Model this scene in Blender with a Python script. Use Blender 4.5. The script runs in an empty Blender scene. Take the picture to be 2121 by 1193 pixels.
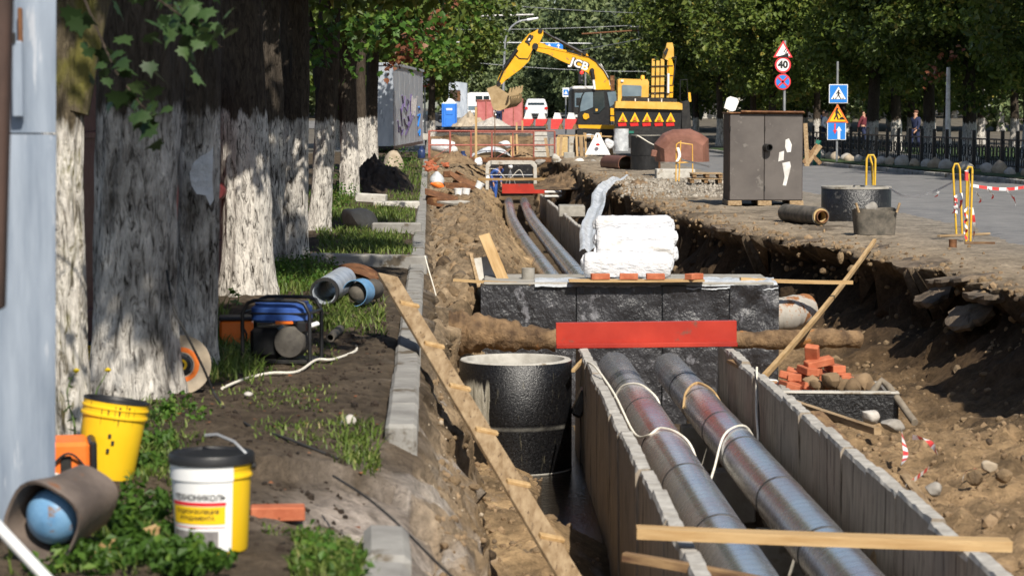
import bpy, bmesh, math, random
import numpy as np
from mathutils import Vector, Matrix, Euler
PI = math.pi
R = math.radians
SC = bpy.context.scene
COL = SC.collection
random.seed(7)
RNG = np.random.default_rng(11)

# ------------------------------------------------------------------ camera, sky, sun, exposure
CAM_Z = 1.9
FPX, CX, CY = 5000.0, 1060.5, 596.5
PITCH = math.atan((CY - 230) / FPX)
cd = bpy.data.cameras.new('camera')
cam = bpy.data.objects.new('camera', cd)
COL.objects.link(cam)
cd.sensor_width = 36
cd.lens = 36 * FPX / 2121
cd.clip_start, cd.clip_end = 0.2, 2000
cam.location = (0, 0, CAM_Z)
cam.rotation_euler = (PI / 2 - PITCH, 0, 0)
cd.dof.use_dof = True
cd.dof.focus_distance = 36
cd.dof.aperture_fstop = 5.0
SC.camera = cam

SUN_EL, SUN_AZ = R(44), R(17)        # azimuth: from behind the camera, turned to the right
w = bpy.data.worlds.new('World')
SC.world = w
w.use_nodes = True
nt = w.node_tree
sky = nt.nodes.new('ShaderNodeTexSky')
sky.sky_type = 'NISHITA'
sky.sun_disc = False
sky.sun_elevation = SUN_EL
sky.sun_rotation = PI - SUN_AZ
sky.altitude = 100
sky.air_density, sky.dust_density, sky.ozone_density = 1.0, 1.0, 1.0
bgn = nt.nodes['Background']
bgn.inputs['Strength'].default_value = 0.085
nt.links.new(sky.outputs[0], bgn.inputs['Color'])
sd = bpy.data.lights.new('sun', 'SUN')
sd.energy = 4.9
sd.angle = R(0.55)
sd.color = (1.0, 0.93, 0.82)
sun = bpy.data.objects.new('sun', sd)
COL.objects.link(sun)
SDIR = Vector((math.sin(SUN_AZ) * math.cos(SUN_EL), -math.cos(SUN_AZ) * math.cos(SUN_EL), math.sin(SUN_EL)))
sun.rotation_euler = (-SDIR).to_track_quat('-Z', 'Y').to_euler()
sun.location = SDIR * 60
SC.view_settings.view_transform = 'Standard'
SC.view_settings.look = 'None'
SC.view_settings.exposure = 0.38
SC.view_settings.gamma = 1
SC.view_settings.use_curve_mapping = False
SC.cycles.max_bounces = 6
SC.cycles.diffuse_bounces = 3
SC.cycles.transparent_max_bounces = 6

# ------------------------------------------------------------------ helpers
cP, sP = math.cos(PITCH), math.sin(PITCH)
def at(px, py, d):
    """point of the place seen at photograph position (px, py), d metres ahead"""
    u, v = (px - CX) / FPX, (CY - py) / FPX
    dy = cP + v * sP
    return Vector((u * d / dy, d, CAM_Z + (-sP + v * cP) * d / dy))
def dv(py): return 8292.0 / (py - 267)      # metres ahead on the left verge
def dr(py): return 9500.0 / (py - 230)      # metres ahead on the road level
def px_m(d): return FPX / d                 # photograph pixels per metre

def tag(o, label=None, cat=None, group=None, kind=None):
    if label: o['label'] = label
    if cat: o['category'] = cat
    if group: o['group'] = group
    if kind: o['kind'] = kind
    return o
def thing(name, label, cat, loc=(0, 0, 0), rot=0, group=None):
    o = bpy.data.objects.new(name, None)
    o.empty_display_size = 0.1
    COL.objects.link(o)
    o.location = loc
    o.rotation_euler = rot if isinstance(rot, (tuple, Euler)) else (0, 0, rot)
    return tag(o, label, cat, group)
def link(name, me, parent=None, loc=None, rot=None):
    o = bpy.data.objects.new(name, me)
    COL.objects.link(o)
    o.parent = parent
    if loc is not None: o.location = loc
    if rot is not None: o.rotation_euler = rot
    return o
def copy_tree(o, parent=None):
    c = o.copy()
    COL.objects.link(c)
    c.parent = parent
    for ch in list(o.children): copy_tree(ch, c)
    return c

def ico(sub):
    bm = bmesh.new()
    bmesh.ops.create_icosphere(bm, subdivisions=sub, radius=1)
    bm.verts.ensure_lookup_table()
    V = np.array([v.co[:] for v in bm.verts]); F = [[v.index for v in f.verts] for f in bm.faces]
    bm.free()
    return V, F
ICO = {k: ico(k) for k in (1, 2, 3)}

def _hash(ix, iy, seed):
    h = (ix.astype(np.int64) * 374761393 + iy.astype(np.int64) * 668265263 + seed * 974711) & 0x7fffffff
    h = ((h ^ (h >> 13)) * 1274126177) & 0x7fffffff
    h = h ^ (h >> 16)
    return (h & 0xffff) / 65535.0
def vnoise(x, y, seed=0):
    x = np.asarray(x, float); y = np.asarray(y, float)
    ix, iy = np.floor(x), np.floor(y)
    fx, fy = x - ix, y - iy
    fx = fx * fx * (3 - 2 * fx); fy = fy * fy * (3 - 2 * fy)
    a = _hash(ix, iy, seed); b = _hash(ix + 1, iy, seed); c = _hash(ix, iy + 1, seed); d = _hash(ix + 1, iy + 1, seed)
    return (a + (b - a) * fx) * (1 - fy) + (c + (d - c) * fx) * fy
def fbm(x, y, seed=0, octv=4, gain=0.5):
    s, amp, tot = 0, 1.0, 0
    for k in range(octv):
        s = s + amp * (vnoise(x * 2 ** k, y * 2 ** k, seed + k * 17) - 0.5)
        tot += amp; amp *= gain
    return s / tot * 2

class MB:
    def __init__(s): s.V, s.F, s.S = [], [], []
    def add(s, V, F, smooth=False, mat=None):
        n = len(s.V)
        if mat is not None: V = [mat @ Vector(v) for v in V]
        s.V += [tuple(v) for v in V]
        for f in F:
            s.F.append([i + n for i in f]); s.S.append(smooth)
        return s
    def box(s, c, size, rot=(0, 0, 0), bev=0.0, mat=None):
        hx, hy, hz = [q / 2 for q in size]
        T = Matrix.Translation(c) @ Euler(rot).to_matrix().to_4x4()
        if mat is not None: T = mat @ T
        if bev <= 0:
            V = [(x, y, z) for x in (-hx, hx) for y in (-hy, hy) for z in (-hz, hz)]
            F = [(0, 1, 3, 2), (4, 6, 7, 5), (0, 4, 5, 1), (2, 3, 7, 6), (0, 2, 6, 4), (1, 5, 7, 3)]
            return s.add(V, F, False, T)
        b = min(bev, hx * .9, hy * .9, hz * .9)
        V, idx = [], {}
        for sx in (-1, 1):
            for sy in (-1, 1):
                for sz in (-1, 1):
                    for k in range(3):
                        p = [sx * hx, sy * hy, sz * hz]
                        for q in range(3):
                            if q != k: p[q] -= (sx, sy, sz)[q] * b
                        idx[sx, sy, sz, k] = len(V); V.append(p)
        F = []
        ax = [(0, 1, 2), (1, 2, 0), (2, 0, 1)]
        for k, a, c2 in ax:
            for sg in (-1, 1):
                ring = []
                for (ua, uc) in ((-1, -1), (1, -1), (1, 1), (-1, 1)):
                    t = [0, 0, 0]; t[k] = sg; t[a] = ua; t[c2] = uc
                    ring.append(idx[t[0], t[1], t[2], k])
                F.append(ring if sg > 0 else ring[::-1])
        for k, a, c2 in ax:               # edges along axis k, between faces a and c2
            for ua in (-1, 1):
                for uc in (-1, 1):
                    q = []
                    for (e, fc) in ((-1, a), (1, a), (1, c2), (-1, c2)):
                        t = [0, 0, 0]; t[k] = e; t[a] = ua; t[c2] = uc
                        q.append(idx[t[0], t[1], t[2], fc])
                    F.append(q if ua * uc > 0 else q[::-1])
        for sx in (-1, 1):
            for sy in (-1, 1):
                for sz in (-1, 1):
                    q = [idx[sx, sy, sz, k] for k in range(3)]
                    F.append(q if sx * sy * sz > 0 else q[::-1])
        return s.add(V, F, False, T)
    def beam(s, p0, p1, wd, th, up=(0, 0, 1), bev=0.003):
        """a board from p0 to p1, wd across and th thick"""
        p0, p1 = Vector(p0), Vector(p1)
        d = p1 - p0; L = d.length; d.normalize()
        u = Vector(up); x = d.cross(u)
        if x.length < 1e-4: x = d.cross(Vector((1, 0, 0)))
        x.normalize(); z = x.cross(d)
        M = Matrix((x, d, z)).transposed().to_4x4(); M.translation = (p0 + p1) / 2
        return s.box((0, 0, 0), (wd, L, th), bev=bev, mat=M)
    def tube(s, pts, r, n=8, cap=True, smooth=True, hollow=0):
        pts = [Vector(p) for p in pts]
        m = len(pts)
        rr = r if isinstance(r, (list, tuple)) else [r] * m
        V, F = [], []
        t0 = (pts[1] - pts[0]).normalized()
        u = t0.cross(Vector((0, 0, 1)))
        if u.length < 1e-3: u = t0.cross(Vector((1, 0, 0)))
        u.normalize()
        for i in range(m):
            if i == 0: t = pts[1] - pts[0]
            elif i == m - 1: t = pts[-1] - pts[-2]
            else: t = (pts[i + 1] - pts[i]).normalized() + (pts[i] - pts[i - 1]).normalized()
            if t.length < 1e-9: t = t0.copy()
            t.normalize()
            u = u - t * u.dot(t); u.normalize(); v = t.cross(u)
            for k in range(n):
                a = 2 * PI * k / n
                V.append(pts[i] + (u * math.cos(a) + v * math.sin(a)) * rr[i])
        for i in range(m - 1):
            for k in range(n):
                k2 = (k + 1) % n
                F.append((i * n + k, i * n + k2, (i + 1) * n + k2, (i + 1) * n + k))
        s.add(V, F, smooth)
        if hollow:
            Vi, Fi = [], []
            for e, i in ((0, 0), (1, m - 1)):
                c = pts[i]
                for k in range(n): Vi.append(c + (V[i * n + k] - c) * hollow)
            q = len(V)
            V2 = V + Vi
            for k in range(n):
                k2 = (k + 1) % n
                Fi.append((k2, k, q + k, q + k2))
                Fi.append(((m - 1) * n + k, (m - 1) * n + k2, q + n + k2, q + n + k))
                Fi.append((q + k2, q + k, q + n + k, q + n + k2))
            s.add(V2, Fi, False)
        elif cap:
            s.add([V[k] for k in range(n)], [list(range(n))[::-1]], False)
            s.add([V[(m - 1) * n + k] for k in range(n)], [list(range(n))], False)
        return s
    def lathe(s, prof, n=24, mat=None, smooth=True, arc=2 * PI):
        full = abs(arc - 2 * PI) < 1e-6
        m = n if full else n + 1
        V, F = [], []
        for (r, z) in prof:
            for k in range(m):
                a = arc * k / n
                V.append((r * math.cos(a), r * math.sin(a), z))
        for i in range(len(prof) - 1):
            for k in range(n):
                k2 = (k + 1) % m
                F.append((i * m + k, i * m + k2, (i + 1) * m + k2, (i + 1) * m + k))
        return s.add(V, F, smooth, mat)
    def prism(s, poly, th, mat=None, smooth=False):
        """polygon in local XZ, th thick along Y, centred on Y = 0"""
        n = len(poly)
        a = sum(poly[i][0] * poly[(i + 1) % n][1] - poly[(i + 1) % n][0] * poly[i][1] for i in range(n))
        if a < 0: poly = poly[::-1]
        V = [(x, -th / 2, z) for x, z in poly] + [(x, th / 2, z) for x, z in poly]
        F = [list(range(n)), list(range(n, 2 * n))[::-1]]
        for i in range(n):
            j = (i + 1) % n
            F.append((j, i, n + i, n + j))
        return s.add(V, F, smooth, mat)
    def rock(s, c, r, seed=0, sub=2, amp=0.3, smooth=True, rot=0.0):
        V, F = ICO[sub]
        rs = np.random.default_rng(seed)
        off = rs.uniform(0, 50, 3)
        n1 = fbm(V[:, 0] * 1.3 + off[0] + V[:, 2], V[:, 1] * 1.3 + off[1] - V[:, 2] * .7, seed, 3)
        W = V * (1 + amp * n1)[:, None]
        for _ in range(5):                       # a few flattened sides
            nrm = rs.normal(size=3); nrm /= np.linalg.norm(nrm)
            dd = W @ nrm; lim = rs.uniform(.55, .8)
            W = W - np.clip(dd - lim, 0, None)[:, None] * nrm[None, :] * .9
        r = np.array(r if isinstance(r, (tuple, list)) else (r, r, r))
        W = W * r
        ca, sa = math.cos(rot), math.sin(rot)
        W = np.stack([W[:, 0] * ca - W[:, 1] * sa, W[:, 0] * sa + W[:, 1] * ca, W[:, 2]], 1) + np.array(c)
        return s.add(W.tolist(), F, smooth)
    def grid(s, nx, ny, fn, smooth=True, thick=None):
        V, F = [], []
        for j in range(ny + 1):
            for i in range(nx + 1): V.append(fn(i / nx, j / ny))
        for j in range(ny):
            for i in range(nx):
                a = j * (nx + 1) + i
                F.append((a, a + 1, a + nx + 2, a + nx + 1))
        return s.add(V, F, smooth)
    def build(s, name, mat, parent=None, loc=None, rot=None):
        me = bpy.data.meshes.new(name)
        me.from_pydata(s.V, [], s.F)
        me.polygons.foreach_set('use_smooth', s.S)
        me.materials.append(mat)
        me.update()
        if any(s.S): me.set_sharp_from_angle(angle=R(48))
        return link(name, me, parent, loc, rot)

def np_mesh(name, V, F, mat, smooth=False, cols=None):
    """fast mesh from arrays; F is (n,3) or (n,4)"""
    me = bpy.data.meshes.new(name)
    V = np.ascontiguousarray(V, dtype=np.float32); F = np.ascontiguousarray(F, dtype=np.int32)
    k = F.shape[1]
    me.vertices.add(len(V)); me.vertices.foreach_set('co', V.ravel())
    me.loops.add(F.size); me.loops.foreach_set('vertex_index', F.ravel())
    me.polygons.add(len(F)); me.polygons.foreach_set('loop_start', np.arange(0, F.size, k, dtype=np.int32))
    me.polygons.foreach_set('loop_total', np.full(len(F), k, dtype=np.int32))
    me.polygons.foreach_set('use_smooth', np.full(len(F), smooth))
    if cols is not None:
        ca = me.color_attributes.new('tone', 'FLOAT_COLOR', 'POINT')
        c4 = np.ones((len(V), 4), np.float32); c4[:, :3] = cols
        ca.data.foreach_set('color', c4.ravel())
    me.materials.append(mat)
    me.update(calc_edges=True)
    return me

# ------------------------------------------------------------------ materials
class N:
    def __init__(s, name):
        s.m = bpy.data.materials.new(name); s.m.use_nodes = True
        s.t = s.m.node_tree; s.b = s.t.nodes['Principled BSDF']; s.out = s.t.nodes['Material Output']
    def n(s, typ, **kw):
        o = s.t.nodes.new(typ)
        for k, v in kw.items(): setattr(o, k, v)
        return o
    def l(s, a, b): s.t.links.new(a, b)
    def coords(s, stretch=(1, 1, 1), world=False):
        mp = s.n('ShaderNodeMapping'); mp.inputs['Scale'].default_value = stretch
        if world:
            g = s.n('ShaderNodeNewGeometry'); s.l(g.outputs['Position'], mp.inputs['Vector'])
        else:
            t = s.n('ShaderNodeTexCoord'); s.l(t.outputs['Object'], mp.inputs['Vector'])
            oi = s.n('ShaderNodeObjectInfo'); mu = s.n('ShaderNodeMath', operation='MULTIPLY'); mu.inputs[1].default_value = 37.0
            s.l(oi.outputs['Random'], mu.inputs[0]); s.l(mu.outputs[0], mp.inputs['Location'])
        return mp.outputs[0]
    def noise(s, vec, scale, detail=6, rough=.6, dist=0):
        x = s.n('ShaderNodeTexNoise'); x.inputs['Scale'].default_value = scale
        x.inputs['Detail'].default_value = detail; x.inputs['Roughness'].default_value = rough
        x.inputs['Distortion'].default_value = dist
        s.l(vec, x.inputs['Vector']); return x.outputs['Fac']
    def ramp(s, fac, stops):
        r = s.n('ShaderNodeValToRGB'); e = r.color_ramp.elements
        while len(e) < len(stops): e.new(0.5)
        for q, (p, c) in zip(e, stops):
            q.position = p; q.color = tuple(c) + (1,) if len(c) == 3 else c
        s.l(fac, r.inputs[0]); return r.outputs[0]
    def mix(s, fac, a, b, mode='MIX'):
        x = s.n('ShaderNodeMix', data_type='RGBA', blend_type=mode)
        for sock, val in ((x.inputs[0], fac), (x.inputs[6], a), (x.inputs[7], b)):
            if isinstance(val, (int, float)): sock.default_value = val
            elif isinstance(val, tuple): sock.default_value = val + (1,) if len(val) == 3 else val
            else: s.l(val, sock)
        return x.outputs[2]
    def bump(s, h, strength=.3, dist=.02):
        b = s.n('ShaderNodeBump'); b.inputs['Strength'].default_value = strength; b.inputs['Distance'].default_value = dist
        s.l(h, b.inputs['Height']); s.l(b.outputs[0], s.b.inputs['Normal'])
    def set(s, **kw):
        for k, v in kw.items():
            sock = s.b.inputs[k.replace('_', ' ')]
            if isinstance(v, (int, float)): sock.default_value = v
            elif isinstance(v, tuple): sock.default_value = v + (1,) if len(v) == 3 else v
            else: s.l(v, sock)
        return s

def mk(name, c1, c2=None, scale=8, rough=.75, metal=0, bump=.25, bscale=None, bdist=.01, c3=None, stretch=(1, 1, 1), spec=.4, lo=.35, hi=.65, world=False, detail=6, spots=None):
    q = N(name)
    vec = q.coords(stretch, world)
    c2 = c2 or tuple(min(1, x * 1.35) for x in c1)
    f = q.noise(vec, scale, detail)
    st = [(lo, c1), (hi, c2)] if c3 is None else [(lo, c1), ((lo + hi) / 2, c2), (hi, c3)]
    col = q.ramp(f, st)
    if spots:                                   # spots = (colour, scale, threshold): stains and scuffs
        m = q.ramp(q.noise(vec, spots[1], 5, .65), [(spots[2], (0, 0, 0)), (spots[2] + .06, (1, 1, 1))])
        col = q.mix(m, col, spots[0])
    f2 = q.noise(vec, bscale or scale * 5, 5, .65)
    q.set(Base_Color=col, Metallic=metal, Roughness=q.ramp(f2, [(.2, (rough * .8,) * 3), (.8, (min(1, rough * 1.15),) * 3)]))
    q.b.inputs['Specular IOR Level'].default_value = spec
    if bump: q.bump(f2, bump, bdist)
    return q.m
MAT = {}
def mats():
    m = MAT
    m['wood_new'] = mk('pale_timber', (.36, .22, .09), (.52, .36, .18), 3, .8, stretch=(9, .6, 9), bump=.3, spots=((.2, .11, .04), 6, .64))
    m['wood_old'] = mk('weathered_timber', (.23, .15, .075), (.40, .29, .17), 3, .85, stretch=(8, .6, 8), bump=.35, spots=((.12, .075, .04), 5, .6))
    m['wood_dark'] = mk('dark_timber', (.10, .05, .025), (.30, .19, .09), 5, .85, stretch=(5, .8, 5), bump=.35)
    m['concrete'] = mk('grey_concrete', (.25, .235, .205), (.37, .35, .31), 5, .9, bump=.45, spots=((.17, .15, .12), 2.5, .58))
    m['kerb'] = mk('kerb_concrete', (.20, .19, .175), (.31, .30, .275), 4, .9, bump=.55, spots=((.11, .09, .065), 3, .57), bscale=45)
    m['concrete_light'] = mk('pale_concrete', (.36, .34, .30), (.52, .50, .45), 6, .9, bump=.4, spots=((.22, .18, .13), 3, .6))
    m['panel'] = mk('streaked_panel_concrete', (.19, .155, .115), (.37, .315, .25), 3.5, .9, bump=.4, stretch=(5, 5, .45), spots=((.085, .065, .045), 3.5, .55))
    m['cast'] = mk('sunlit_broken_concrete', (.30, .28, .25), (.48, .46, .42), 9, .9, bump=.7, bscale=40)  # panel tops: fresh broken edge, made paler to paint in the sunlight
    m['rust'] = mk('rusty_steel', (.10, .045, .02), (.22, .10, .045), 9, .75, metal=.3, bump=.4, spots=((.30, .16, .07), 5, .6))
    m['rust_brown'] = mk('brown_steel', (.13, .055, .035), (.20, .085, .055), 6, .6, metal=.1, bump=.15)
    m['red_paint'] = mk('red_oxide_paint', (.30, .020, .011), (.43, .036, .018), 1.7, .48, bump=.25, spots=((.20, .06, .04), 3.5, .62))
    m['red_rail'] = mk('faded_red_paint', (.25, .07, .05), (.38, .13, .10), 8, .7, bump=.15)
    m['maroon'] = mk('maroon_sheet_steel', (.085, .012, .014), (.12, .02, .02), 3, .55, bump=.1)
    m['pink'] = mk('faded_red_sheet', (.40, .11, .105), (.50, .17, .16), 2.5, .65, bump=.1)
    m['bitumen'] = mk('black_bitumen', (.006, .006, .007), (.015, .015, .016), 6, .33, bump=.7, bscale=26, bdist=.02, spec=.6, spots=((.075, .072, .066), 8, .60))
    m['black'] = mk('black_plastic', (.010, .010, .011), (.02, .02, .021), 10, .45, bump=.08)
    m['dark_steel'] = mk('dark_steel', (.02, .02, .021), (.045, .043, .04), 8, .5, metal=.4, bump=.2)
    m['yellow'] = mk('yellow_machine_paint', (.72, .36, .010), (.80, .42, .018), 2, .42, bump=.05, spots=((.38, .22, .06), 3, .60))
    m['yellow_pale'] = mk('dusty_yellow_paint', (.62, .34, .05), (.72, .44, .10), 3, .5, bump=.08)
    m['yellow_pail'] = mk('yellow_plastic', (.80, .50, .012), (.86, .56, .02), 3, .4, bump=.04)
    m['yellow_rod'] = mk('yellow_bar_paint', (.55, .33, .02), (.68, .43, .05), 12, .5, bump=.2, spots=((.2, .09, .03), 12, .62))
    m['orange'] = mk('orange_paint', (.72, .14, .015), (.78, .19, .03), 4, .45, bump=.06)
    m['white'] = mk('white_paint', (.72, .72, .71), (.82, .82, .81), 3, .5, bump=.05)
    m['white_dirty'] = mk('dirty_white', (.50, .48, .45), (.74, .73, .70), 5, .7, bump=.2)
    m['bag'] = mk('white_wrapping_film', (.60, .61, .64), (.70, .70, .71), 5, .42, bump=.8, bscale=7, bdist=.08, stretch=(.5, 1, 1.6), spots=((.48, .46, .43), 2.5, .62))
    m['film'] = mk('grey_plastic_film', (.38, .40, .42), (.62, .64, .66), 4, .3, bump=.6, bscale=10, bdist=.04)
    m['blue'] = mk('blue_paint', (.035, .09, .33), (.06, .14, .42), 5, .4, bump=.06)
    m['blue_cyl'] = mk('blue_cylinder_paint', (.10, .23, .40), (.18, .34, .52), 9, .45, bump=.15, spots=((.20, .13, .09), 16, .60))
    m['blue_wc'] = mk('blue_cabin_plastic', (.03, .17, .60), (.04, .20, .66), 2, .5, bump=.04)
    m['navy'] = mk('navy_cloth', (.012, .018, .05), (.022, .03, .08), 9, .9, bump=.2)
    m['cloth_white'] = mk('white_cloth', (.62, .62, .64), (.74, .74, .75), 9, .9, bump=.2)
    m['cloth_maroon'] = mk('maroon_cloth', (.12, .02, .03), (.17, .035, .045), 9, .9, bump=.2)
    m['skin'] = mk('skin', (.48, .26, .17), (.55, .31, .21), 9, .6, bump=0)
    m['hair'] = mk('hair', (.02, .013, .008), (.04, .025, .015), 30, .6, bump=.3)
    m['galv'] = mk('galvanised_sheet', (.36, .40, .46), (.52, .56, .61), 2.5, .5, metal=.35, bump=.12, stretch=(2, 2, .5), spots=((.28, .32, .38), 3, .58))
    m['galv_blue'] = mk('blue_grey_sheet', (.16, .20, .26), (.33, .38, .45), 1.8, .55, metal=.25, bump=.12, stretch=(4, 4, .45), spots=((.44, .47, .52), 4, .62))
    m['steel'] = mk('grey_steel', (.30, .31, .32), (.44, .45, .46), 6, .45, metal=.6, bump=.1)
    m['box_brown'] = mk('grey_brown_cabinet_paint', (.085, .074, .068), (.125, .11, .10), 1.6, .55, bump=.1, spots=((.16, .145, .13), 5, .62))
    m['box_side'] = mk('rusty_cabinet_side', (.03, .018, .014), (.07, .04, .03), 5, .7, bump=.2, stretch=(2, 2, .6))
    m['brick'] = mk('red_brick', (.36, .095, .042), (.50, .165, .08), 9, .85, bump=.35)
    m['stone'] = mk('grey_stone', (.20, .18, .155), (.34, .32, .29), 6, .9, bump=.5)
    m['stone_pale'] = mk('pale_stone', (.36, .33, .29), (.5, .47, .43), 6, .9, bump=.5)
    m['boulder'] = mk('sandstone_boulder', (.30, .24, .17), (.44, .37, .28), 4, .9, bump=.5)
    m['clod'] = mk('clay_clod', (.12, .078, .042), (.29, .20, .115), 2.5, .95, bump=.8)
    m['crust'] = mk('soil_crust', (.08, .048, .026), (.26, .165, .085), 6, .95, bump=1.0, bscale=28, bdist=.03, spots=((.36, .15, .04), 4, .6))
    m['earth_dark'] = mk('dark_earth', (.07, .045, .025), (.26, .17, .09), 2.2, .95, bump=1.0, bscale=14, bdist=.06)
    m['gravel_mix'] = mk('pale_gravel', (.16, .14, .11), (.42, .38, .32), 1.5, .9, bump=.3)
    m['concrete_rust'] = mk('rust_stained_jacket', (.30, .28, .25), (.44, .41, .36), 4, .8, bump=.3, spots=((.26, .11, .04), 4, .5))
    m['rim_crust'] = mk('dusty_asphalt_crust', (.055, .042, .031), (.20, .152, .105), 3, .95, bump=.9, bscale=30, bdist=.02)
    m['soil_lump'] = mk('rough_earth_lump', (.06, .04, .024), (.26, .18, .10), 1.3, .95, bump=1.0, bscale=38, bdist=.03, c3=(.14, .105, .07))
    m['rust_grey'] = mk('weathered_housing_steel', (.10, .078, .065), (.21, .165, .135), 4, .7, metal=.2, bump=.35, spots=((.22, .10, .05), 5, .58))
    m['topsoil'] = mk('dark_topsoil', (.022, .015, .010), (.055, .038, .026), 8, .95, bump=1.0, bscale=36, bdist=.03)
    m['asphalt_lump'] = mk('broken_asphalt', (.045, .042, .038), (.12, .108, .09), 9, .9, bump=.9, bscale=50)
    m['glass'] = mk('dark_glass', (.015, .025, .03), (.03, .045, .05), 2, .08, bump=0, spec=.8)
    m['glass_blue'] = mk('blue_grey_glass', (.10, .15, .19), (.16, .22, .26), 2, .12, bump=0, spec=.8)
    m['rubber'] = mk('rubber', (.014, .014, .015), (.03, .029, .028), 12, .85, bump=.3)
    m['hose'] = mk('muddy_hose', (.15, .125, .095), (.25, .21, .16), 10, .85, bump=.4)
    m['insul'] = mk('dirty_pipe_jacket', (.06, .055, .045), (.15, .13, .105), 7, .8, bump=.4)
    m['foam'] = mk('insulation_foam', (.42, .29, .12), (.55, .40, .2), 14, .9, bump=.5)
    m['rope'] = mk('cream_cable', (.66, .62, .52), (.78, .74, .65), 20, .7, bump=.2)
    m['tape_red'] = mk('red_tape', (.62, .05, .05), (.7, .08, .07), 10, .45, bump=.1)
    m['tape_white'] = mk('white_tape', (.72, .71, .70), (.82, .81, .8), 10, .45, bump=.1)
    m['sign_red'] = mk('sign_red', (.68, .04, .05), (.72, .05, .06), 3, .45, bump=0)
    m['sign_blue'] = mk('sign_blue', (.02, .19, .60), (.025, .22, .66), 3, .45, bump=0)
    m['sign_yellow'] = mk('sign_yellow', (.90, .50, .015), (.95, .55, .02), 3, .45, bump=0)
    m['sign_orange'] = mk('sign_orange', (.85, .17, .03), (.9, .2, .04), 3, .45, bump=0)
    m['ink'] = mk('black_print', (.012, .012, .013), (.018, .018, .019), 5, .5, bump=0)
    m['ink_red'] = mk('red_print', (.62, .02, .03), (.66, .025, .035), 5, .4, bump=0)
    m['ink_purple'] = mk('purple_marker', (.10, .07, .17), (.14, .10, .22), 12, .6, bump=0)
    m['ink_grey'] = mk('grey_print', (.16, .15, .15), (.3, .28, .27), 20, .5, bump=0)
    m['brown_tarp'] = mk('brown_tarp', (.17, .075, .05), (.25, .115, .08), 3, .6, bump=.35, bscale=8, bdist=.05)
    m['navy_cyl'] = mk('navy_cylinder', (.015, .03, .09), (.025, .045, .13), 5, .4, bump=.1)
    m['green_fence'] = mk('green_board', (.01, .13, .09), (.02, .17, .12), 5, .6, bump=.1)
    m['lamp_red'] = mk('red_lens', (.55, .02, .02), (.62, .03, .03), 9, .2, bump=0)
    m['amber'] = mk('amber_lens', (.85, .45, .05), (.9, .5, .06), 9, .25, bump=0)
    m['tyre_side'] = mk('dusty_tyre', (.05, .045, .04), (.11, .1, .085), 8, .9, bump=.3)
    m['tan'] = mk('bucket_steel', (.30, .21, .105), (.42, .31, .17), 5, .7, metal=.1, bump=.3)
    m['cap_white'] = mk('white_roof_plastic', (.78, .78, .77), (.84, .84, .83), 3, .5, bump=.03)
    m['car_white'] = mk('white_car_paint', (.75, .76, .78), (.79, .80, .82), 2, .25, bump=0, spec=.6)
    m['car_dark'] = mk('dark_car_paint', (.012, .014, .02), (.02, .022, .03), 2, .2, bump=0, spec=.6)
    m['lens'] = mk('clear_lens', (.6, .62, .62), (.7, .7, .7), 9, .1, bump=0)
    m['stem'] = mk('green_stem', (.09, .15, .04), (.14, .2, .06), 9, .7, bump=0)
    m['flower'] = mk('yellow_petals', (.75, .5, .01), (.8, .58, .02), 9, .6, bump=0)
mats()

def leaf_mat(name, stops, trans=.3):
    q = N(name)
    a = q.n('ShaderNodeAttribute', attribute_name='tone')
    col = q.ramp(a.outputs['Fac'], stops)
    oi = q.n('ShaderNodeObjectInfo')
    hs = q.n('ShaderNodeHueSaturation')
    mr = q.n('ShaderNodeMapRange'); mr.inputs['To Min'].default_value = .75; mr.inputs['To Max'].default_value = 1.2
    q.l(oi.outputs['Random'], mr.inputs['Value']); q.l(mr.outputs[0], hs.inputs['Value']); q.l(col, hs.inputs['Color'])
    q.set(Base_Color=hs.outputs[0], Roughness=.5)
    q.b.inputs['Specular IOR Level'].default_value = .35
    tr = q.n('ShaderNodeBsdfTranslucent'); q.l(hs.outputs[0], tr.inputs[0])
    ms = q.n('ShaderNodeMixShader'); ms.inputs[0].default_value = trans
    q.l(q.b.outputs[0], ms.inputs[1]); q.l(tr.outputs[0], ms.inputs[2]); q.l(ms.outputs[0], q.out.inputs[0])
    return q.m
MAT['leaf'] = leaf_mat('tree_leaves', [(0, (.045, .075, .013)), (.5, (.115, .165, .028)), (.86, (.20, .235, .042)), (1, (.30, .25, .05))])
MAT['leaf_far'] = leaf_mat('far_leaves', [(0, (.085, .12, .06)), (.5, (.155, .20, .085)), (1, (.24, .28, .115))])  # lightened towards blue: distance haze put into the leaf colour
MAT['leaf_maple'] = leaf_mat('broad_leaves', [(0, (.035, .08, .012)), (.6, (.075, .16, .022)), (1, (.15, .25, .035))], .4)
MAT['leaf_dry'] = leaf_mat('dry_leaves', [(0, (.10, .03, .012)), (.6, (.22, .075, .03)), (1, (.34, .15, .07))], .2)
MAT['grass'] = leaf_mat('grass_blades', [(0, (.045, .08, .012)), (.5, (.11, .17, .028)), (.8, (.19, .23, .06)), (1, (.36, .30, .14))], .35)
MAT['leaf_near'] = leaf_mat('shaded_broad_leaves', [(0, (.018, .045, .012)), (.6, (.045, .085, .026)), (1, (.09, .14, .05))], .25)  # darker copy of the broad leaves, shade put into the colour
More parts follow.
